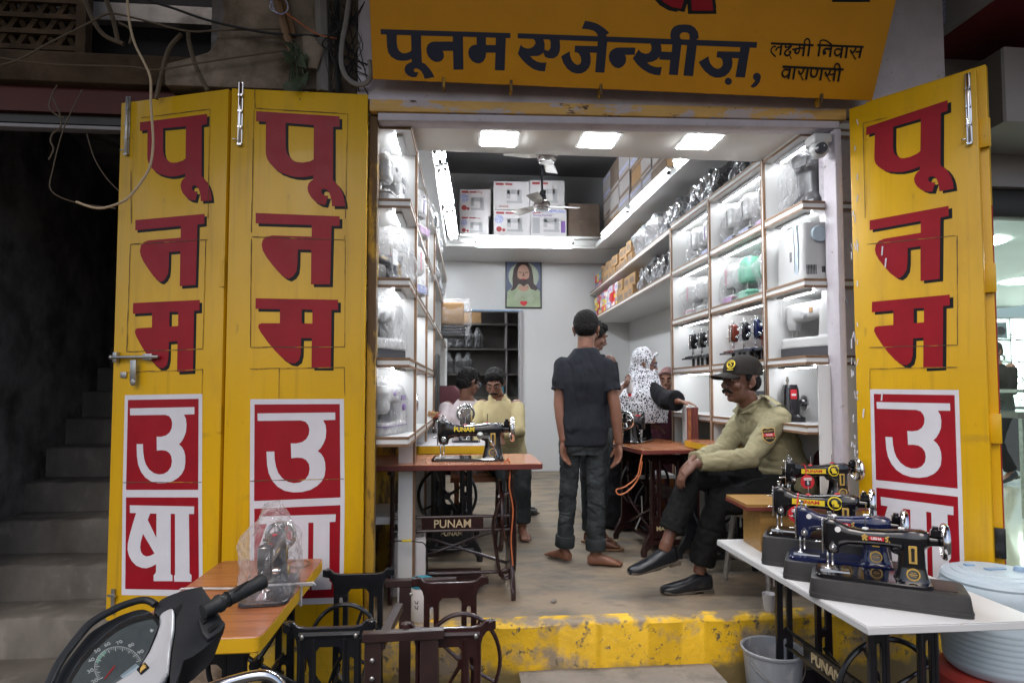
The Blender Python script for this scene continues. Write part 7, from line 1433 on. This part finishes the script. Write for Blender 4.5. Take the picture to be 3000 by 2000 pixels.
VIS = sm2([(40, 1500), (165, 1210), (250, 1040), (350, 900), (450, 770), (540, 670), (640, 600), (720, 555), (850, 490), (1000, 440), (1080, 430), (1140, 445), (1185, 475)])
LENS = [(150, 1520), (325, 1210), (380, 1110), (450, 1000), (560, 880), (700, 750), (830, 650), (970, 580), (1100, 545), (1190, 530), (1230, 570), (1240, 620), (1200, 720), (1150, 850), (1100, 950), (1000, 1080), (900, 1150), (800, 1210), (520, 1400), (300, 1560)]
slab('cowl', VIS + [(1245, 560), (1240, 640), (1200, 760), (1130, 920), (1040, 1060), (940, 1140), (820, 1210), (560, 1400), (300, 1600)], -.012, -.11, 'scblack', bevel=.008, taper=.9)
q = [onP(px, py, P0, dn) - sc_t.location + dn * .012 for px, py in dz(VIS)]; b = MB(); b.tube(q, [.008] * len(q), 10); b.build('visor_rim', 'scblack', sc_t)
ins = [(x * .93 + 700 * .07 + 12, y * .93 + 950 * .07 + 14) for x, y in LENS]
slab('inner_bezel', LENS, -.004, -.02, 'scblack', bevel=.002, seg=1); slab('dial_face', ins, -.0025, -.01, 'scdial'); slab('gauge_lens', LENS, .010, .008, 'lens', bevel=.002, seg=1)
slab('silver_panel', [(1230, 550), (1300, 512), (1370, 485), (1385, 560), (1380, 720), (1345, 920), (1325, 1130), (1200, 1330), (900, 1520), (500, 1640), (300, 1600), (560, 1400), (820, 1210), (940, 1140), (1040, 1060), (1130, 920), (1200, 760), (1240, 640)], .012, -.10, 'scsilver', bevel=.009, seg=3)
slab('switch_housing', sm2([(1185, 470), (1245, 400), (1360, 345), (1500, 300), (1650, 268)], 2) + [(1690, 330), (1740, 400), (1830, 560), (1880, 665), (1830, 745), (1750, 810), (1660, 890), (1560, 960), (1470, 1000), (1400, 1210), (1340, 1300), (1335, 1130), (1355, 920), (1388, 720), (1393, 560), (1372, 478), (1235, 545), (1180, 475)], .004, -.10, 'scblack', bevel=.016, seg=3, taper=.9)
slab('switch_block', [(1600, 620), (1740, 520), (1880, 665), (1830, 745), (1700, 830), (1640, 760)], .016, -.02, 'scblack', bevel=.005); slab('rocker_switch', [(1625, 640), (1745, 545), (1775, 590), (1650, 690)], .021, .01, 'blackp', bevel=.002, seg=1); slab('starter_button', [(1690, 730), (1790, 665), (1810, 700), (1715, 775)], .021, .01, 'blackp', bevel=.003, seg=1)
slab('dark_wedge', [(1385, 495), (1455, 440), (1440, 480), (1395, 570)], .0065, -.01, 'blackp')  # small near-black wedge on the switch housing
g0, g1 = CAM + ray(632, 1772) * 1.40 - sc_t.location, CAM + ray(772, 1700) * 1.50 - sc_t.location; d = (g1 - g0).normalized()
b = MB(); b.tube([g0 - d * .03, g0, g0 + d * .005, g0 + d * .012, g0 + d * .018, g0.lerp(g1, .5), g1 - d * .02, g1 - d * .016, g1], [.016, .017, .0205, .0205, .0165, .0172, .0165, .0185, .0185], 24); b.build('grip', 'scgrip', sc_t)
b = MB(); s_ = d.cross(dn).normalized()
for k in range(6): p = g0.lerp(g1, .32 + .04 * k); b.tube([p + dn * .0168 + s_ * (.003 - .002 * k), p + d * .02 + dn * .0172 + s_ * (.001 - .0018 * k)], .0012, 5)
b.tube([g0 + d * .028 + dn * .0, g0 + d * .03], [.0185, .0185], 20); b.build('grip_pattern', 'blackp', sc_t)
# dial printing
fr_d = lambda h: (lambda x, y: onP(100 + x / 3.36, 1640 + y / 3.36, P0, dn) - sc_t.location + dn * h)
def arcp(a, r_): return (830 + 232 * r_ * math.cos(R(a)), 1050 - 205 * r_ * math.sin(R(a)))
tick = []
for k in range(41):
    a = 20 + 195 * k / 40; r1 = .80 if k % 4 == 0 else .88; p, q_ = arcp(a, r1), arcp(a, 1.0); w_ = 3.2 if k % 4 == 0 else 1.8; n_ = V((q_[1] - p[1], p[0] - q_[0])).normalized() * w_; tick.append([(p[0] - n_.x, p[1] - n_.y), (p[0] + n_.x, p[1] + n_.y), (q_[0] + n_.x, q_[1] + n_.y), (q_[0] - n_.x, q_[1] - n_.y)])
flatpoly('dial_ticks', tick, 'whitetr', fr_d(-.0015), parent=sc_t)
flatpoly('dial_arc', [[arcp(20 + 195 * k / 30, 1.02) for k in range(31)] + [arcp(215 - 195 * k / 30, 1.0) for k in range(31)]], 'whitetr', fr_d(-.0017), parent=sc_t)
flatpoly('green_arc', [[arcp(125 + 40 * k / 8, 1.0) for k in range(9)] + [arcp(165 - 40 * k / 8, .86) for k in range(9)]], 'mint', fr_d(-.0019), parent=sc_t)
flatpoly('dial_needle', [[(790, 1028), (800, 1040), (694, 1170), (688, 1164)]], 'redtr', fr_d(-.001), parent=sc_t); flatpoly('odometer', [[(845, 1130), (1000, 1010), (1050, 1050), (890, 1172)]], 'blueg', fr_d(-.0015), parent=sc_t); flatpoly('turn_arrow', [[(1140, 690), (1150, 668), (1178, 680), (1160, 705)]], 'whitetr', fr_d(-.0015), parent=sc_t)
dx_ = (onP(100 + 900 / 3.36, 1940, P0, dn) - onP(100 + 800 / 3.36, 1940, P0, dn)).normalized(); dy_ = dn.cross(dx_)
for k, s in enumerate(('90', '80', '70', '60', '50', '40', '30', '20')):
    p = fr_d(-.0012)(*arcp(38 + 25 * k, 1.20)); Mx = Matrix((dx_, dy_, dn)).transposed().to_4x4(); text('dial_number', s, 'whitetr', .0115, Matrix.Translation(p) @ Mx @ Matrix.Rotation(R(38), 4, 'Z'), sc_t, ext=.0003)
slab('badge', [(1000, 1115), (1080, 1045), (1130, 1100), (1045, 1172)], .0145, .008, 'blackp', bevel=.001, seg=1); flatpoly('wing_emblem', [[(1032, 1140), (1040, 1105), (1078, 1058), (1072, 1085), (1092, 1078), (1080, 1098), (1100, 1096), (1075, 1118), (1048, 1140), (1038, 1158)]], 'gold', fr_d(.0152), parent=sc_t)
b = MB(); c = P0 - sc_t.location - dn * .1; b.tube([c, V((c.x + .02, c.y + .06, .55)), V((-.02, .12, .30))], [.05, .04, .03], 14); b.build('steering_column', 'scblack', sc_t)
b = MB(); b.T = Matrix.Translation((-.06, .16, .23)) @ Matrix.Rotation(R(35), 4, 'Z'); b.torus((0, 0, 0), .17, .05, 'X', 36, 10); b.lathe([(.02, -.03), (.13, -.03), (.13, .03), (.02, .03)], (0, 0, 0), 24, 'X'); b.build('front_wheel', 'scgrip', sc_t)
b = MB(); b.T = Matrix.Translation((.04, .02, .1)) @ Matrix.Rotation(R(35), 4, 'Z'); b.loft([((0, 0, .02), ux * .17, uy * .04, 3), ((0, .03, .3), ux * .22, uy * .05, 3), ((0, .0, .62), ux * .15, uy * .06, 3)], 24); b.build('leg_shield', 'scblack', sc_t)
pm = CAM + ray(760, 1985) * 1.5; t = thing('motorcycle_lever', 'chrome curved end of a brake lever just above the lower picture edge', 'lever', pm); b = MB(); b.tube(smooth_pts([(-.16, -.05, -.02), (-.10, -.03, -.004), (-.03, 0, .004), (.02, .01, .0), (.05, .015, -.03)], 4), .013, 12); b.build('lever', 'chrome', t); b = MB(); b.tube([(-.30, -.10, -.03), (-.22, -.07, -.014), (-.15, -.045, -.012)], .014, 10); b.build('sleeve', 'edge', t); b = MB(); b.tube([(.05, .015, -.03), (.06, .02, -.3), (.02, .05, Zs - pm.z)], .02, 10); b.build('fork', 'castb', t)

# ---- bagged machine tied with rope on the wood-grain table
bt = classic('dark sewing machine in a clear bag tied down on the wood-grain table', (-.715, -.52, .383), R(97), 'pldark', 'plain', True, group='black hand sewing machines', scale=.98); bag(bt, 'table', .41, .20, .33, 'bag', seed=7, top=.45, amp=.028)
def rope(pts, r_, label, name='rope', mat='rope'):
    pts = smooth_pts(pts, 8); b = MB(); L_ = 0; A_, B2 = [], []
    for i, p in enumerate(pts):
        if i: L_ += (p - pts[i - 1]).length
        t_ = (pts[min(i + 1, len(pts) - 1)] - pts[max(i - 1, 0)]).normalized(); s_ = t_.cross(uz).normalized() if abs(t_.z) < .95 else ux; u_ = s_.cross(t_); a = L_ / .018 * 2 * math.pi; o = (s_ * math.cos(a) + u_ * math.sin(a)) * r_ * .7; A_.append(p + o); B2.append(p - o)
    b.tube(A_, r_, 6); b.tube(B2, r_, 6); return solo(name, b, mat, label, name)
def dense(p, q, n): return [V(p).lerp(V(q), i / n) for i in range(n + 1)]
rope(dense((-1.062, -.50, .36), (-1.058, -.50, .386), 2) + dense((-1.03, -.50, .388), (-.80, -.52, .388), 12) + dense((-.76, -.53, .40), (-.56, -.51, .40), 8) + dense((-.63 + .1, -.50, .389), (-.618 + .005, -.50, .388), 3)[1:] + dense((-.606, -.50, .384), (-.606, -.505, .31), 5), .003, 'white twisted rope across the wood-grain table')

# ---- water cooler on its red tub
t = thing('water_cooler', 'dusty pale blue insulated water jug with lid and tap on a red tub', 'water jug', (2.165, -.66, .035))
b = MB(); prof = [(0, 0), (.165, .0), (.178, .012)]
for k in range(8): z = .03 + .022 * k; prof += [(.186 + .0012 * k, z), (.1885 + .0012 * k, z + .008), (.186 + .0012 * k, z + .016)]
prof += [(.196, .24), (.198, .30), (.194, .335), (.183, .352), (.170, .356)]; b.lathe(prof, n=48); b.build('body', 'jug', t)
b = MB(); b.lathe([(.186, .350), (.188, .358), (.180, .372), (.15, .380), (.148, .384), (.12, .388), (.118, .391), (0, .396)], n=48); ld = b.build('lid', 'jug', t); b = MB(); b.box((-.01, -.01, .398), (.085, .022, .006)); b.lathe([(0, .412), (.016, .41), (.02, .394)], (.075, -.03, 0), 16); b.box((-.06, .06, .395), (.04, .02, .008)); b.build('lid_fitting', 'jugb', ld, bevel=.004)
b = MB(); b.lathe([(0, .03), (.028, .03), (.032, 0), (.024, -.01)], (0.0, -.190, .045), 20, 'Y'); b.box((.035, -.235, .05), (.052, .006, .05), (0, R(12), R(10))); b.cyl((.01, -.22, .05), (.01, -.225, .02), .012, n=12); b.build('tap', 'plw', t)
b = MB(); b.box((-.205, -.03, .30), (.035, .03, .03)); b.build('handle_lug', 'jugb', t, bevel=.004)
b = MB()
for (a, z, w_, h_) in ((-1.62, .235, .05, .05), (-1.40, .225, .07, .055), (-1.12, .24, .05, .07)):
    r_ = .1985; vs = []
    for k in range(5): aa = a + (k / 4 - .5) * w_ / r_ * 1.0; vs += [(r_ * math.cos(aa), r_ * math.sin(aa), z - h_ / 2), (r_ * math.cos(aa), r_ * math.sin(aa), z + h_ / 2)]
    b.add(vs, [(2 * k, 2 * k + 2, 2 * k + 3, 2 * k + 1) for k in range(4)])
b.build('worn_sticker', 'whedge', t)
t = thing('tub', 'upturned dull red plastic tub under the water jug', 'tub', (2.165, -.66, Zs)); b = MB(); b.lathe([(0, .452), (.20, .45), (.225, .43), (.235, .30), (.245, .02), (.25, 0)], n=44); b.build('body', 'redpl', t); b = MB(); b.box((.04, -.243, .34), (.13, .004, .09), (R(-6), 0, 0)); b.build('printed_patch', 'lab_pink', t)
# ---- bucket, cup, jar, boxes
q = onY(2262, 1892, -.09); zb = Zs
t = thing('bucket', 'scuffed grey-blue plastic bucket in front of the yellow step', 'bucket', (q.x, -.095, zb)); h = q.z - zb; b = MB(); b.lathe([(0, .004), (.105, .0), (.110, .01), (.136, h - .02), (.146, h - .014), (.148, h - .004), (.142, h), (.134, h - .006), (.106, .014), (0, .012)], n=44); b.build('body', 'bucket', t)
b = MB(); b.tube([(.142 * math.cos(a), .142 * math.sin(a) * .99, h - .03 - .10 * math.sin((a - R(190)) / R(160) * math.pi)) for a in [R(190 + 160 * k / 14) for k in range(15)]], .003, 6); b.build('bail', 'steel', t)
q = onZ(2268, 1780, 0.003); b = MB(); b.lathe([(0, .002), (.024, 0), (.026, .004), (.034, .085), (.035, .088), (.033, .085), (.025, .006), (0, .005)], n=26); o = b.build('paper_cup', 'cartonw'); o.location = (1.62, .13, .003); tag(o, 'white paper cup standing on the step edge under the white table', 'cup')
t = thing('paint_jar', 'white plastic jar with teal lid and blue Hindi lettering on the floor edge', 'jar', (-.178, .17, .003)); b = MB(); b.lathe([(0, 0), (.052, 0), (.056, .006), (.056, .16), (.05, .168)], n=36); b.build('body', 'cartonw', t); b = MB(); b.lathe([(.0585, .165), (.0595, .17), (.0595, .195), (.054, .20), (0, .201)], n=36); b.build('lid', 'teal', t)
def jl(nm, strokes, mat, cx, cz, s_):
    b = MB()
    for pts, w_ in strokes:
        for (x0, z0), (x1, z1) in zip(pts, pts[1:]):
            d = V((x1 - x0, z1 - z0)); n_ = V((-d.y, d.x)).normalized() * w_ / 2
            vs = []
            for (x, z) in ((x0 - n_.x, z0 - n_.y), (x0 + n_.x, z0 + n_.y), (x1 + n_.x, z1 + n_.y), (x1 - n_.x, z1 - n_.y)): a = -math.pi / 2 + (cx + x * s_) / .0563; vs.append((.0566 * math.cos(a), .0566 * math.sin(a), cz + z * s_))
            b.add(vs, [(0, 1, 2, 3)])
    b.build(nm, mat, t, smooth=0)
jl('jar_lettering', [([(0, 1), (2.4, 1)], .22), ([(.3, 1), (.3, .3), (.9, .3), (.9, 1)], .22), ([(.9, 1), (.9, 0)], .24), ([(.9, 1.1), (.5, 1.5)], .18), ([(1, 1.1), (.8, 1.6)], .18), ([(2, 1), (2, 0)], .24), ([(2, .5), (1.4, .5), (1.5, .25)], .22)], 'lab_blue', .012, .055, .022)
jl('jar_lettering', [([(0, 1), (2.2, 1)], .22), ([(.4, 1), (.4, .4), (.8, .5)], .2), ([(.9, 1), (.9, .2)], .22), ([(1.7, 1), (1.7, .2)], .22), ([(1.7, .6), (1.2, .5)], .22)], 'lab_blue', .012, .115, .018)
jl('jar_lettering', [([(0, 1), (1.6, 1)], .3), ([(.3, 1), (.3, .3), (1.2, .3)], .3), ([(1.2, 1), (1.2, 0)], .3), ([(0, -.7), (1.6, -.7)], .3), ([(.3, -.7), (.3, -1.5), (1.2, -1.5)], .3), ([(1.2, -.7), (1.2, -1.9)], .3)], 'basebox', -.035, .09, .014)
BXL = 'white battery boxes by the jamb'
for i, (x0, x1, y0, h) in enumerate(((-.385, -.315, .52, .315), (-.305, -.185, .46, .325))):
    t = thing('white_box', ('white box beside the yellow jamb, narrower of two', 'white box with a wire on its lid beside the maroon table legs')[i], 'box', ((x0 + x1) / 2, y0 + .2, 0), R(3), BXL); w_ = (x1 - x0) / 2
    b = MB(); b.bb((-w_, -.2, 0), (w_, .2, h)); b.build('box', 'cartonw', t, bevel=.004); b = MB(); b.bb((-w_ + .01, -.15, h), (w_ - .012, .12, h + .003)); b.build('lid_print', 'cartong', t)
b = MB(); b.tube(smooth_pts([(-.38, .42, .30), (-.34, .40, .335), (-.28, .38, .34), (-.22, .37, .338), (-.17, .38, .31), (-.165, .42, .15), (-.18, .4, .02)], 5), .0035, 6); solo('wire', b, 'wire', 'thin dark wire running over the white boxes', 'wire'); b = MB(); b.tube([(-.295, .365, .345), (-.245, .36, .348)], .007, 8); solo('wire_connector', b, 'yelltr', 'small yellow wire connector on the white boxes', 'connector')
b = MB(); b.bb((-.62, .52, .40), (-.285, .95, .44)); solo('low_shelf', b, 'lam', 'low white shelf board behind the yellow jamb', 'shelf', bevel=.002)
b = MB(); b.bb((-.70, 1.0, .0), (-.30, 1.5, .80)); solo('dark_crate', b, 'oldwood', 'dark wooden crate under the shelf by the jamb', 'crate', bevel=.004)
b = MB(); b.bb((1.16, 2.64, 0), (1.72, 2.95, .70)); solo('counter', b, 'lam', 'low white counter between the standing youth and the robed woman', 'counter', bevel=.004)
t = thing('stool', 'small white topped wooden stool beside the orange-brown table', 'stool', (1.62, 2.12, 0)); b = MB(); b.bb((-.17, -.14, .42), (.17, .14, .45)); b.build('seat', 'lam', t)
for x in (-.14, .14):
    for y in (-.11, .11): b = MB(); b.bb((x - .018, y - .018, 0), (x + .018, y + .018, .419)); b.build('leg', 'woodmag', t)
for k in range(5):
    b = MB(); x = 1.715 + .024 * k; b.bb((x, 1.43 + .01 * k, 0), (x + .019, 1.80 if k else 1.56, 1.00 + .012 * (k % 2) + (.02 if k else 0))); mt_ = 'woodmag' if k == 0 else 'lam'
    o = solo('table_board', b, mt_, ('orange-brown table board, the outermost of the boards leaning under the hand', 'white table board next to the orange-brown one in the leaning stack', 'white table board in the middle of the leaning stack', 'white table board second from the shelf in the leaning stack', 'white table board nearest the shelf in the leaning stack')[k], 'board', 'table boards leaning by the shelf', bevel=.0015, seg=1)
    o.rotation_euler.z = -R(15)
    if k: e = MB(); e.bb((-.0097, -.188 , -.0), (.0097, -.1805 + .0048 * k, 1.02)); o2_ = e.build('edge_band', 'edged', o)
b = MB(); b.bb((1.60, .98, .70), (1.80, 1.32, .745)); b = MB()
t = thing('treadle_table', 'treadle table end with thick yellow edge between the shelf and the guard', 'sewing table', (1.70, .98, 0), R(91), SG); table_top(t, .50, .22, .80, 'woodmag', 'yedge', .045); b = MB(); b.loft([((-.0, 0, .66), ux * .10, uy * .07, 4), ((0, 0, .754), ux * .16, uy * .09, 4)], 20); b.build('machine_well', 'castb', t); stand(t, 'castb', .16, .745, None, treadle=False)
t = thing('flower_toy', 'tan and red artificial flower bunch on the shelf edge by the maroon chair', 'flowers', (-.20, 2.0, .92)); t.scale = (.55,) * 3; b = MB()
random.seed(2)
for k in range(9): b.ell((random.uniform(-.06, .06), random.uniform(-.06, .06), random.uniform(.03, .11)), (.028, .028, .024))
b.build('petals', 'carton', t); b = MB()
for k in range(6): b.tube([(0, 0, 0), (random.uniform(-.1, .14), random.uniform(-.08, .08), random.uniform(.03, .12))], .006, 6)
b.build('stems', 'redpl', t)

# ---- cables, pipes and a wall plant over the folded doors
def cab(label, pts, Y, r_, mat, sc__=2.24, o=(0, 0), name='cable', k=4, group=None):
    p = [onY(o[0] + x / sc__, o[1] + y / sc__, Y if not callable(Y) else Y(i)) for i, (x, y) in enumerate(pts)]; b = MB(); b.tube(smooth_pts(p, k), r_, 7); return solo(name, b, mat, label, name, group)
CG = 'loose cables over the staircase entrance'
cab('pale cable hanging in a long loop in front of the folded doors', [(836, -160), (836, 0), (850, 150), (885, 290), (950, 420), (988, 520), (990, 680), (1000, 820), (1005, 950), (985, 1090), (930, 1190), (850, 1290), (780, 1335), (680, 1365), (600, 1360), (500, 1325)], -.32, .0052, 'wirep', group=CG)
cab('thin pale cable rising steeply across the pierced screen', [(-60, 455), (0, 430), (130, 390), (330, 280), (560, 165), (700, 95), (800, 100), (1000, 150), (1150, 190), (1280, 210), (1450, 200), (1850, 190)], .05, .0048, 'wiredim', group=CG)
cab('thin pale cable sagging along the carved beam', [(-60, 378), (0, 382), (170, 405), (360, 425), (600, 432), (860, 440), (1000, 460), (1100, 450), (1400, 400), (1880, 330)], .05, .0042, 'wiredim', group=CG)
cab('black cable running across the plaster pier to the pipes', [(940, -60), (970, 0), (1150, 60), (1350, 130), (1600, 190), (1830, 225), (2200, 240)], .03, .006, 'wire', group=CG)
cab('frayed cable loop hanging under the beam', [(375, 560), (340, 630), (325, 710), (380, 760), (425, 775)], .2, .0042, 'wiredim', group=CG); cab('frayed cable end dangling before the dark staircase', [(345, 640), (390, 740), (400, 830), (345, 880), (332, 930), (352, 980), (320, 1050)], .2, .0042, 'wiredim', group=CG)
cab('thin dark cable curving down before the staircase', [(540, 590), (450, 770), (400, 900), (350, 1100), (335, 1250), (500, 1330), (760, 1368)], .15, .003, 'wiredim', group=CG); cab('thin cable curving behind the outer door leaf', [(570, 880), (620, 1040), (700, 1170), (790, 1262)], .25, .003, 'wiredim', group=CG)
for i, pts in enumerate(([(1235, 215), (1245, 300), (1290, 450), (1365, 600)], [(1190, 225), (1110, 320), (1070, 450), (1025, 650)], [(545, -40), (600, 110), (680, 230), (810, 290)], [(680, -40), (740, 120), (775, 280)], [(780, 150), (860, 200), (850, 290)])): cab('brown aerial root hanging over the carved beam, ' + ('straight one at the pier', 'bent one at the pier', 'one slanting across the dark recess', 'thick one in the dark recess', 'short one in the dark recess')[i], pts, .10, .011 if i != 4 else .006, 'wiredim', name='root', group='aerial roots on the old wall')
cab('grey vertical drain pipe between the pier and the big sign', [(2110, -200), (2110, 0), (2120, 300), (2122, 610)], .06, .036, 'tubepipe', name='pipe'); cab('thin dark pipe beside the drain pipe', [(2205, -200), (2210, 100), (2218, 610)], .05, .014, 'wire', name='pipe')
cab('rusty iron bar slanting down to the wall plant', [(1800, -100), (1850, 120), (1890, 260), (1950, 420)], .04, .020, 'edge', name='bar'); cab('second thinner iron bar behind the wall plant', [(1860, -100), (1885, 60), (1930, 240)], .06, .014, 'edge', name='bar')
cab('grey flexible conduit looping beside the big sign', [(60, -100), (45, 40), (30, 150), (5, 290), (0, 420), (35, 510), (100, 555), (165, 545), (195, 480), (185, 400)], -.03, .013, 'tubepipe', o=(1000, 0), name='conduit')
random.seed(21); b = MB()
for k in range(26):
    p = onY(985 + random.uniform(-20, 100), random.uniform(-30, 60), .02); q = onY(1000 + random.uniform(-30, 80), random.uniform(190, 280), .01); m_ = onY(1000 + random.uniform(-60, 80), random.uniform(80, 180), random.uniform(-.04, .06)); b.tube(smooth_pts([p, p.lerp(m_, .6) + V((random.uniform(-.03, .03), 0, 0)), m_, q], 5), random.choice((.0028, .004, .0022)), 5)
o = solo('wire_tangle', b, 'wire', 'tangle of thin dark wires between the drain pipe and the big sign', 'wires'); o['kind'] = 'stuff'
for lb, pts, m_, r_ in (('blue wire knot at the top of the rusty bar', [(1780, 0), (1800, 70), (1850, 95), (1890, 60), (1870, 0), (1800, -20), (1770, 50), (1820, 90)], 'lab_blue', .003), ('orange wire slanting from the rusty bar to the drain pipe', [(1880, 90), (1980, 160), (2080, 225), (2210, 255)], 'orange', .0035)): cab(lb, pts, .0, r_, m_, group='coloured wires at the drain pipe')
t = thing('wall_plant', 'small wall plant with drooping heart-shaped leaves beside the drain pipe', 'plant', onY(870, 150, .05)); random.seed(4); b = MB(); st = MB()
for k in range(15):
    px, py = 865 + random.uniform(-35, 40), random.uniform(110, 255); c = onY(px, py, random.uniform(-.04, .06)) - t.location; s_ = random.uniform(.028, .055); b.T = Matrix.Translation(c) @ Euler((R(random.uniform(-25, 25)), R(random.uniform(-40, 40)), R(random.uniform(-50, 50)))).to_matrix().to_4x4()
    pts = [(0, 0, 0), (.55, .08, .15), (.85, .02, -.3), (.6, -.02, -.9), (.25, 0, -1.45), (0, .0, -2.0), (-.25, 0, -1.45), (-.6, -.02, -.9), (-.85, .02, -.3), (-.55, .08, .15), (0, -.12, -.5)]
    b.add([V(p) * s_ for p in pts], [(10, i, (i + 1) % 10) for i in range(10)]); st.tube([V((0, 0, .02)), c * .5 + V((0, -.02, .02)), c], .003, 5)
b.build('leaves', 'leaf', t); st.build('stems', 'leaf', t)
q = onY(915, 150, .02); b = MB(); b.loft([(q + V((-.02, 0, .07)), ux * .03, uy * .01, 2), (q + V((.01, -.02, 0)), ux * .05, uy * .015, 2), (q + V((.0, 0, -.09)), ux * .025, uy * .01, 2)], 14); o = solo('cloth_scrap', b, 'plaster', 'pale scrap of cloth caught by the wall plant', 'cloth')

# small litter on the floor and stair
random.seed(31)
for i, (x, y, z, m_, lb) in enumerate(((.52, .35, .003, 'concrete', 'small grey pebble on the shop floor near the step'), (-2.2, .2, -.35, 'cartond', 'scrap of brown card at the foot of the dark staircase'), (-1.75, .45, -.35, 'cartonw', 'crumpled pale paper at the foot of the dark staircase'))):
    b = MB(); b.ell((0, 0, .008), (.016 + .02 * (i > 0), .013 + .014 * (i > 0), .009)); b.v = [p * (1 + .3 * noise.noise(p * 90)) + V((x, y, z)) for p in b.v]; solo(('pebble', 'card_scrap', 'paper_scrap')[i], b, m_, lb, ('pebble', 'card', 'paper')[i])
# ================================================================ INSIDE THE WATCH SHOP
q0, q1 = onY(2890, 935, 5.4), onY(3060, 1190, 5.4)
t = thing('watch_display', 'brightly lit white display wall of watches in the neighbouring shop', 'shelf', ((q0.x + q1.x) / 2, 5.5, q1.z)); w_, h_ = (q1.x - q0.x) / 2 + .6, q0.z - q1.z
b = MB(); b.bb((-w_, 0, 0), (w_, .02, h_)); b.build('back_panel', 'bulbw', t)
for k in range(5): z = h_ * k / 4; b = MB(); b.bb((-w_, -.25, z - .012), (w_, -.001, z + .012)); b.build('board', 'lam', t)
for k in range(6): x = -w_ + 2 * w_ * k / 5; b = MB(); b.bb((x - .01, -.25, .013), (x + .01, -.001, h_)); b.build('divider', 'shopwhite', t)
random.seed(6)
for r_ in range(4):
    for k in range(12):
        x = -w_ + .12 + k * (2 * w_ - .2) / 12 + random.uniform(-.03, .03); z = q1.z + h_ * r_ / 4 + .012; b = MB(); rr = random.uniform(.04, .055); b.T = Matrix.Translation(((q0.x + q1.x) / 2 + x, 5.36, z + rr + .012)) @ Matrix.Rotation(R(random.uniform(-30, 30)), 4, 'Z'); b.torus((0, 0, 0), rr, .010, 'Y', 20, 6, 1.6); b.cyl((0, -.02, rr), (0, -.02, rr + .006), .022, n=14)
        solo('watch', b, random.choice(('steel', 'chrome', 'pldark')), 'wristwatch on the %s lit display board next door, %s from the yellow door' % (('lowest', 'second', 'third', 'topmost')[r_], ORD[k]), 'watch', 'watches on the display wall')
a = onY(2908, 990, 5.2); c = onY(2945, 945, 5.2); t = thing('watch_poster', 'blue-grey poster showing a wristwatch above the lit display', 'poster', ((a.x + c.x) / 2, 5.2, a.z)); w2, h2 = (c.x - a.x) / 2, c.z - a.z; b = MB(); b.bb((-w2, -.02, 0), (w2, 0, h2)); b.build('panel', 'blueg', t); b = MB(); b.torus((0, -.03, h2 * .45), .05, .016, 'Y', 20, 6, 1.4); b.box((0, -.04, h2 * .45), (.06, .02, .08)); b.build('printed_watch', 'pldark', t)
a = onY(2895, 1140, 2.4); t = thing('glass_counter', 'glass topped steel counter in the neighbouring shop', 'counter', (a.x + 1.0, 2.4, 0)); z = a.z
b = MB(); b.bb((-1.0, -.3, z - .03), (1.6, .3, z)); b.build('top', 'steel', t); b = MB(); b.bb((-.98, -.29, z - .20), (1.58, .29, z - .031)); b.build('case', 'glass', t); b = MB(); b.bb((-1.0, -.3, z - .26), (1.6, .3, z - .205)); b.build('rail', 'greydark', t)
for x in (-.92, -.3, .5, 1.5): b = MB(); b.bb((x - .02, -.28, 0), (x + .02, -.24, z - .26)); b.build('leg', 'steel', t)
b = MB(); b.bb((3.0, 3.4, 0), (4.9, 3.9, .62)); solo('cabinet', b, 'shopwhite', 'low white cabinet behind the steel counter next door', 'cabinet', bevel=.005)
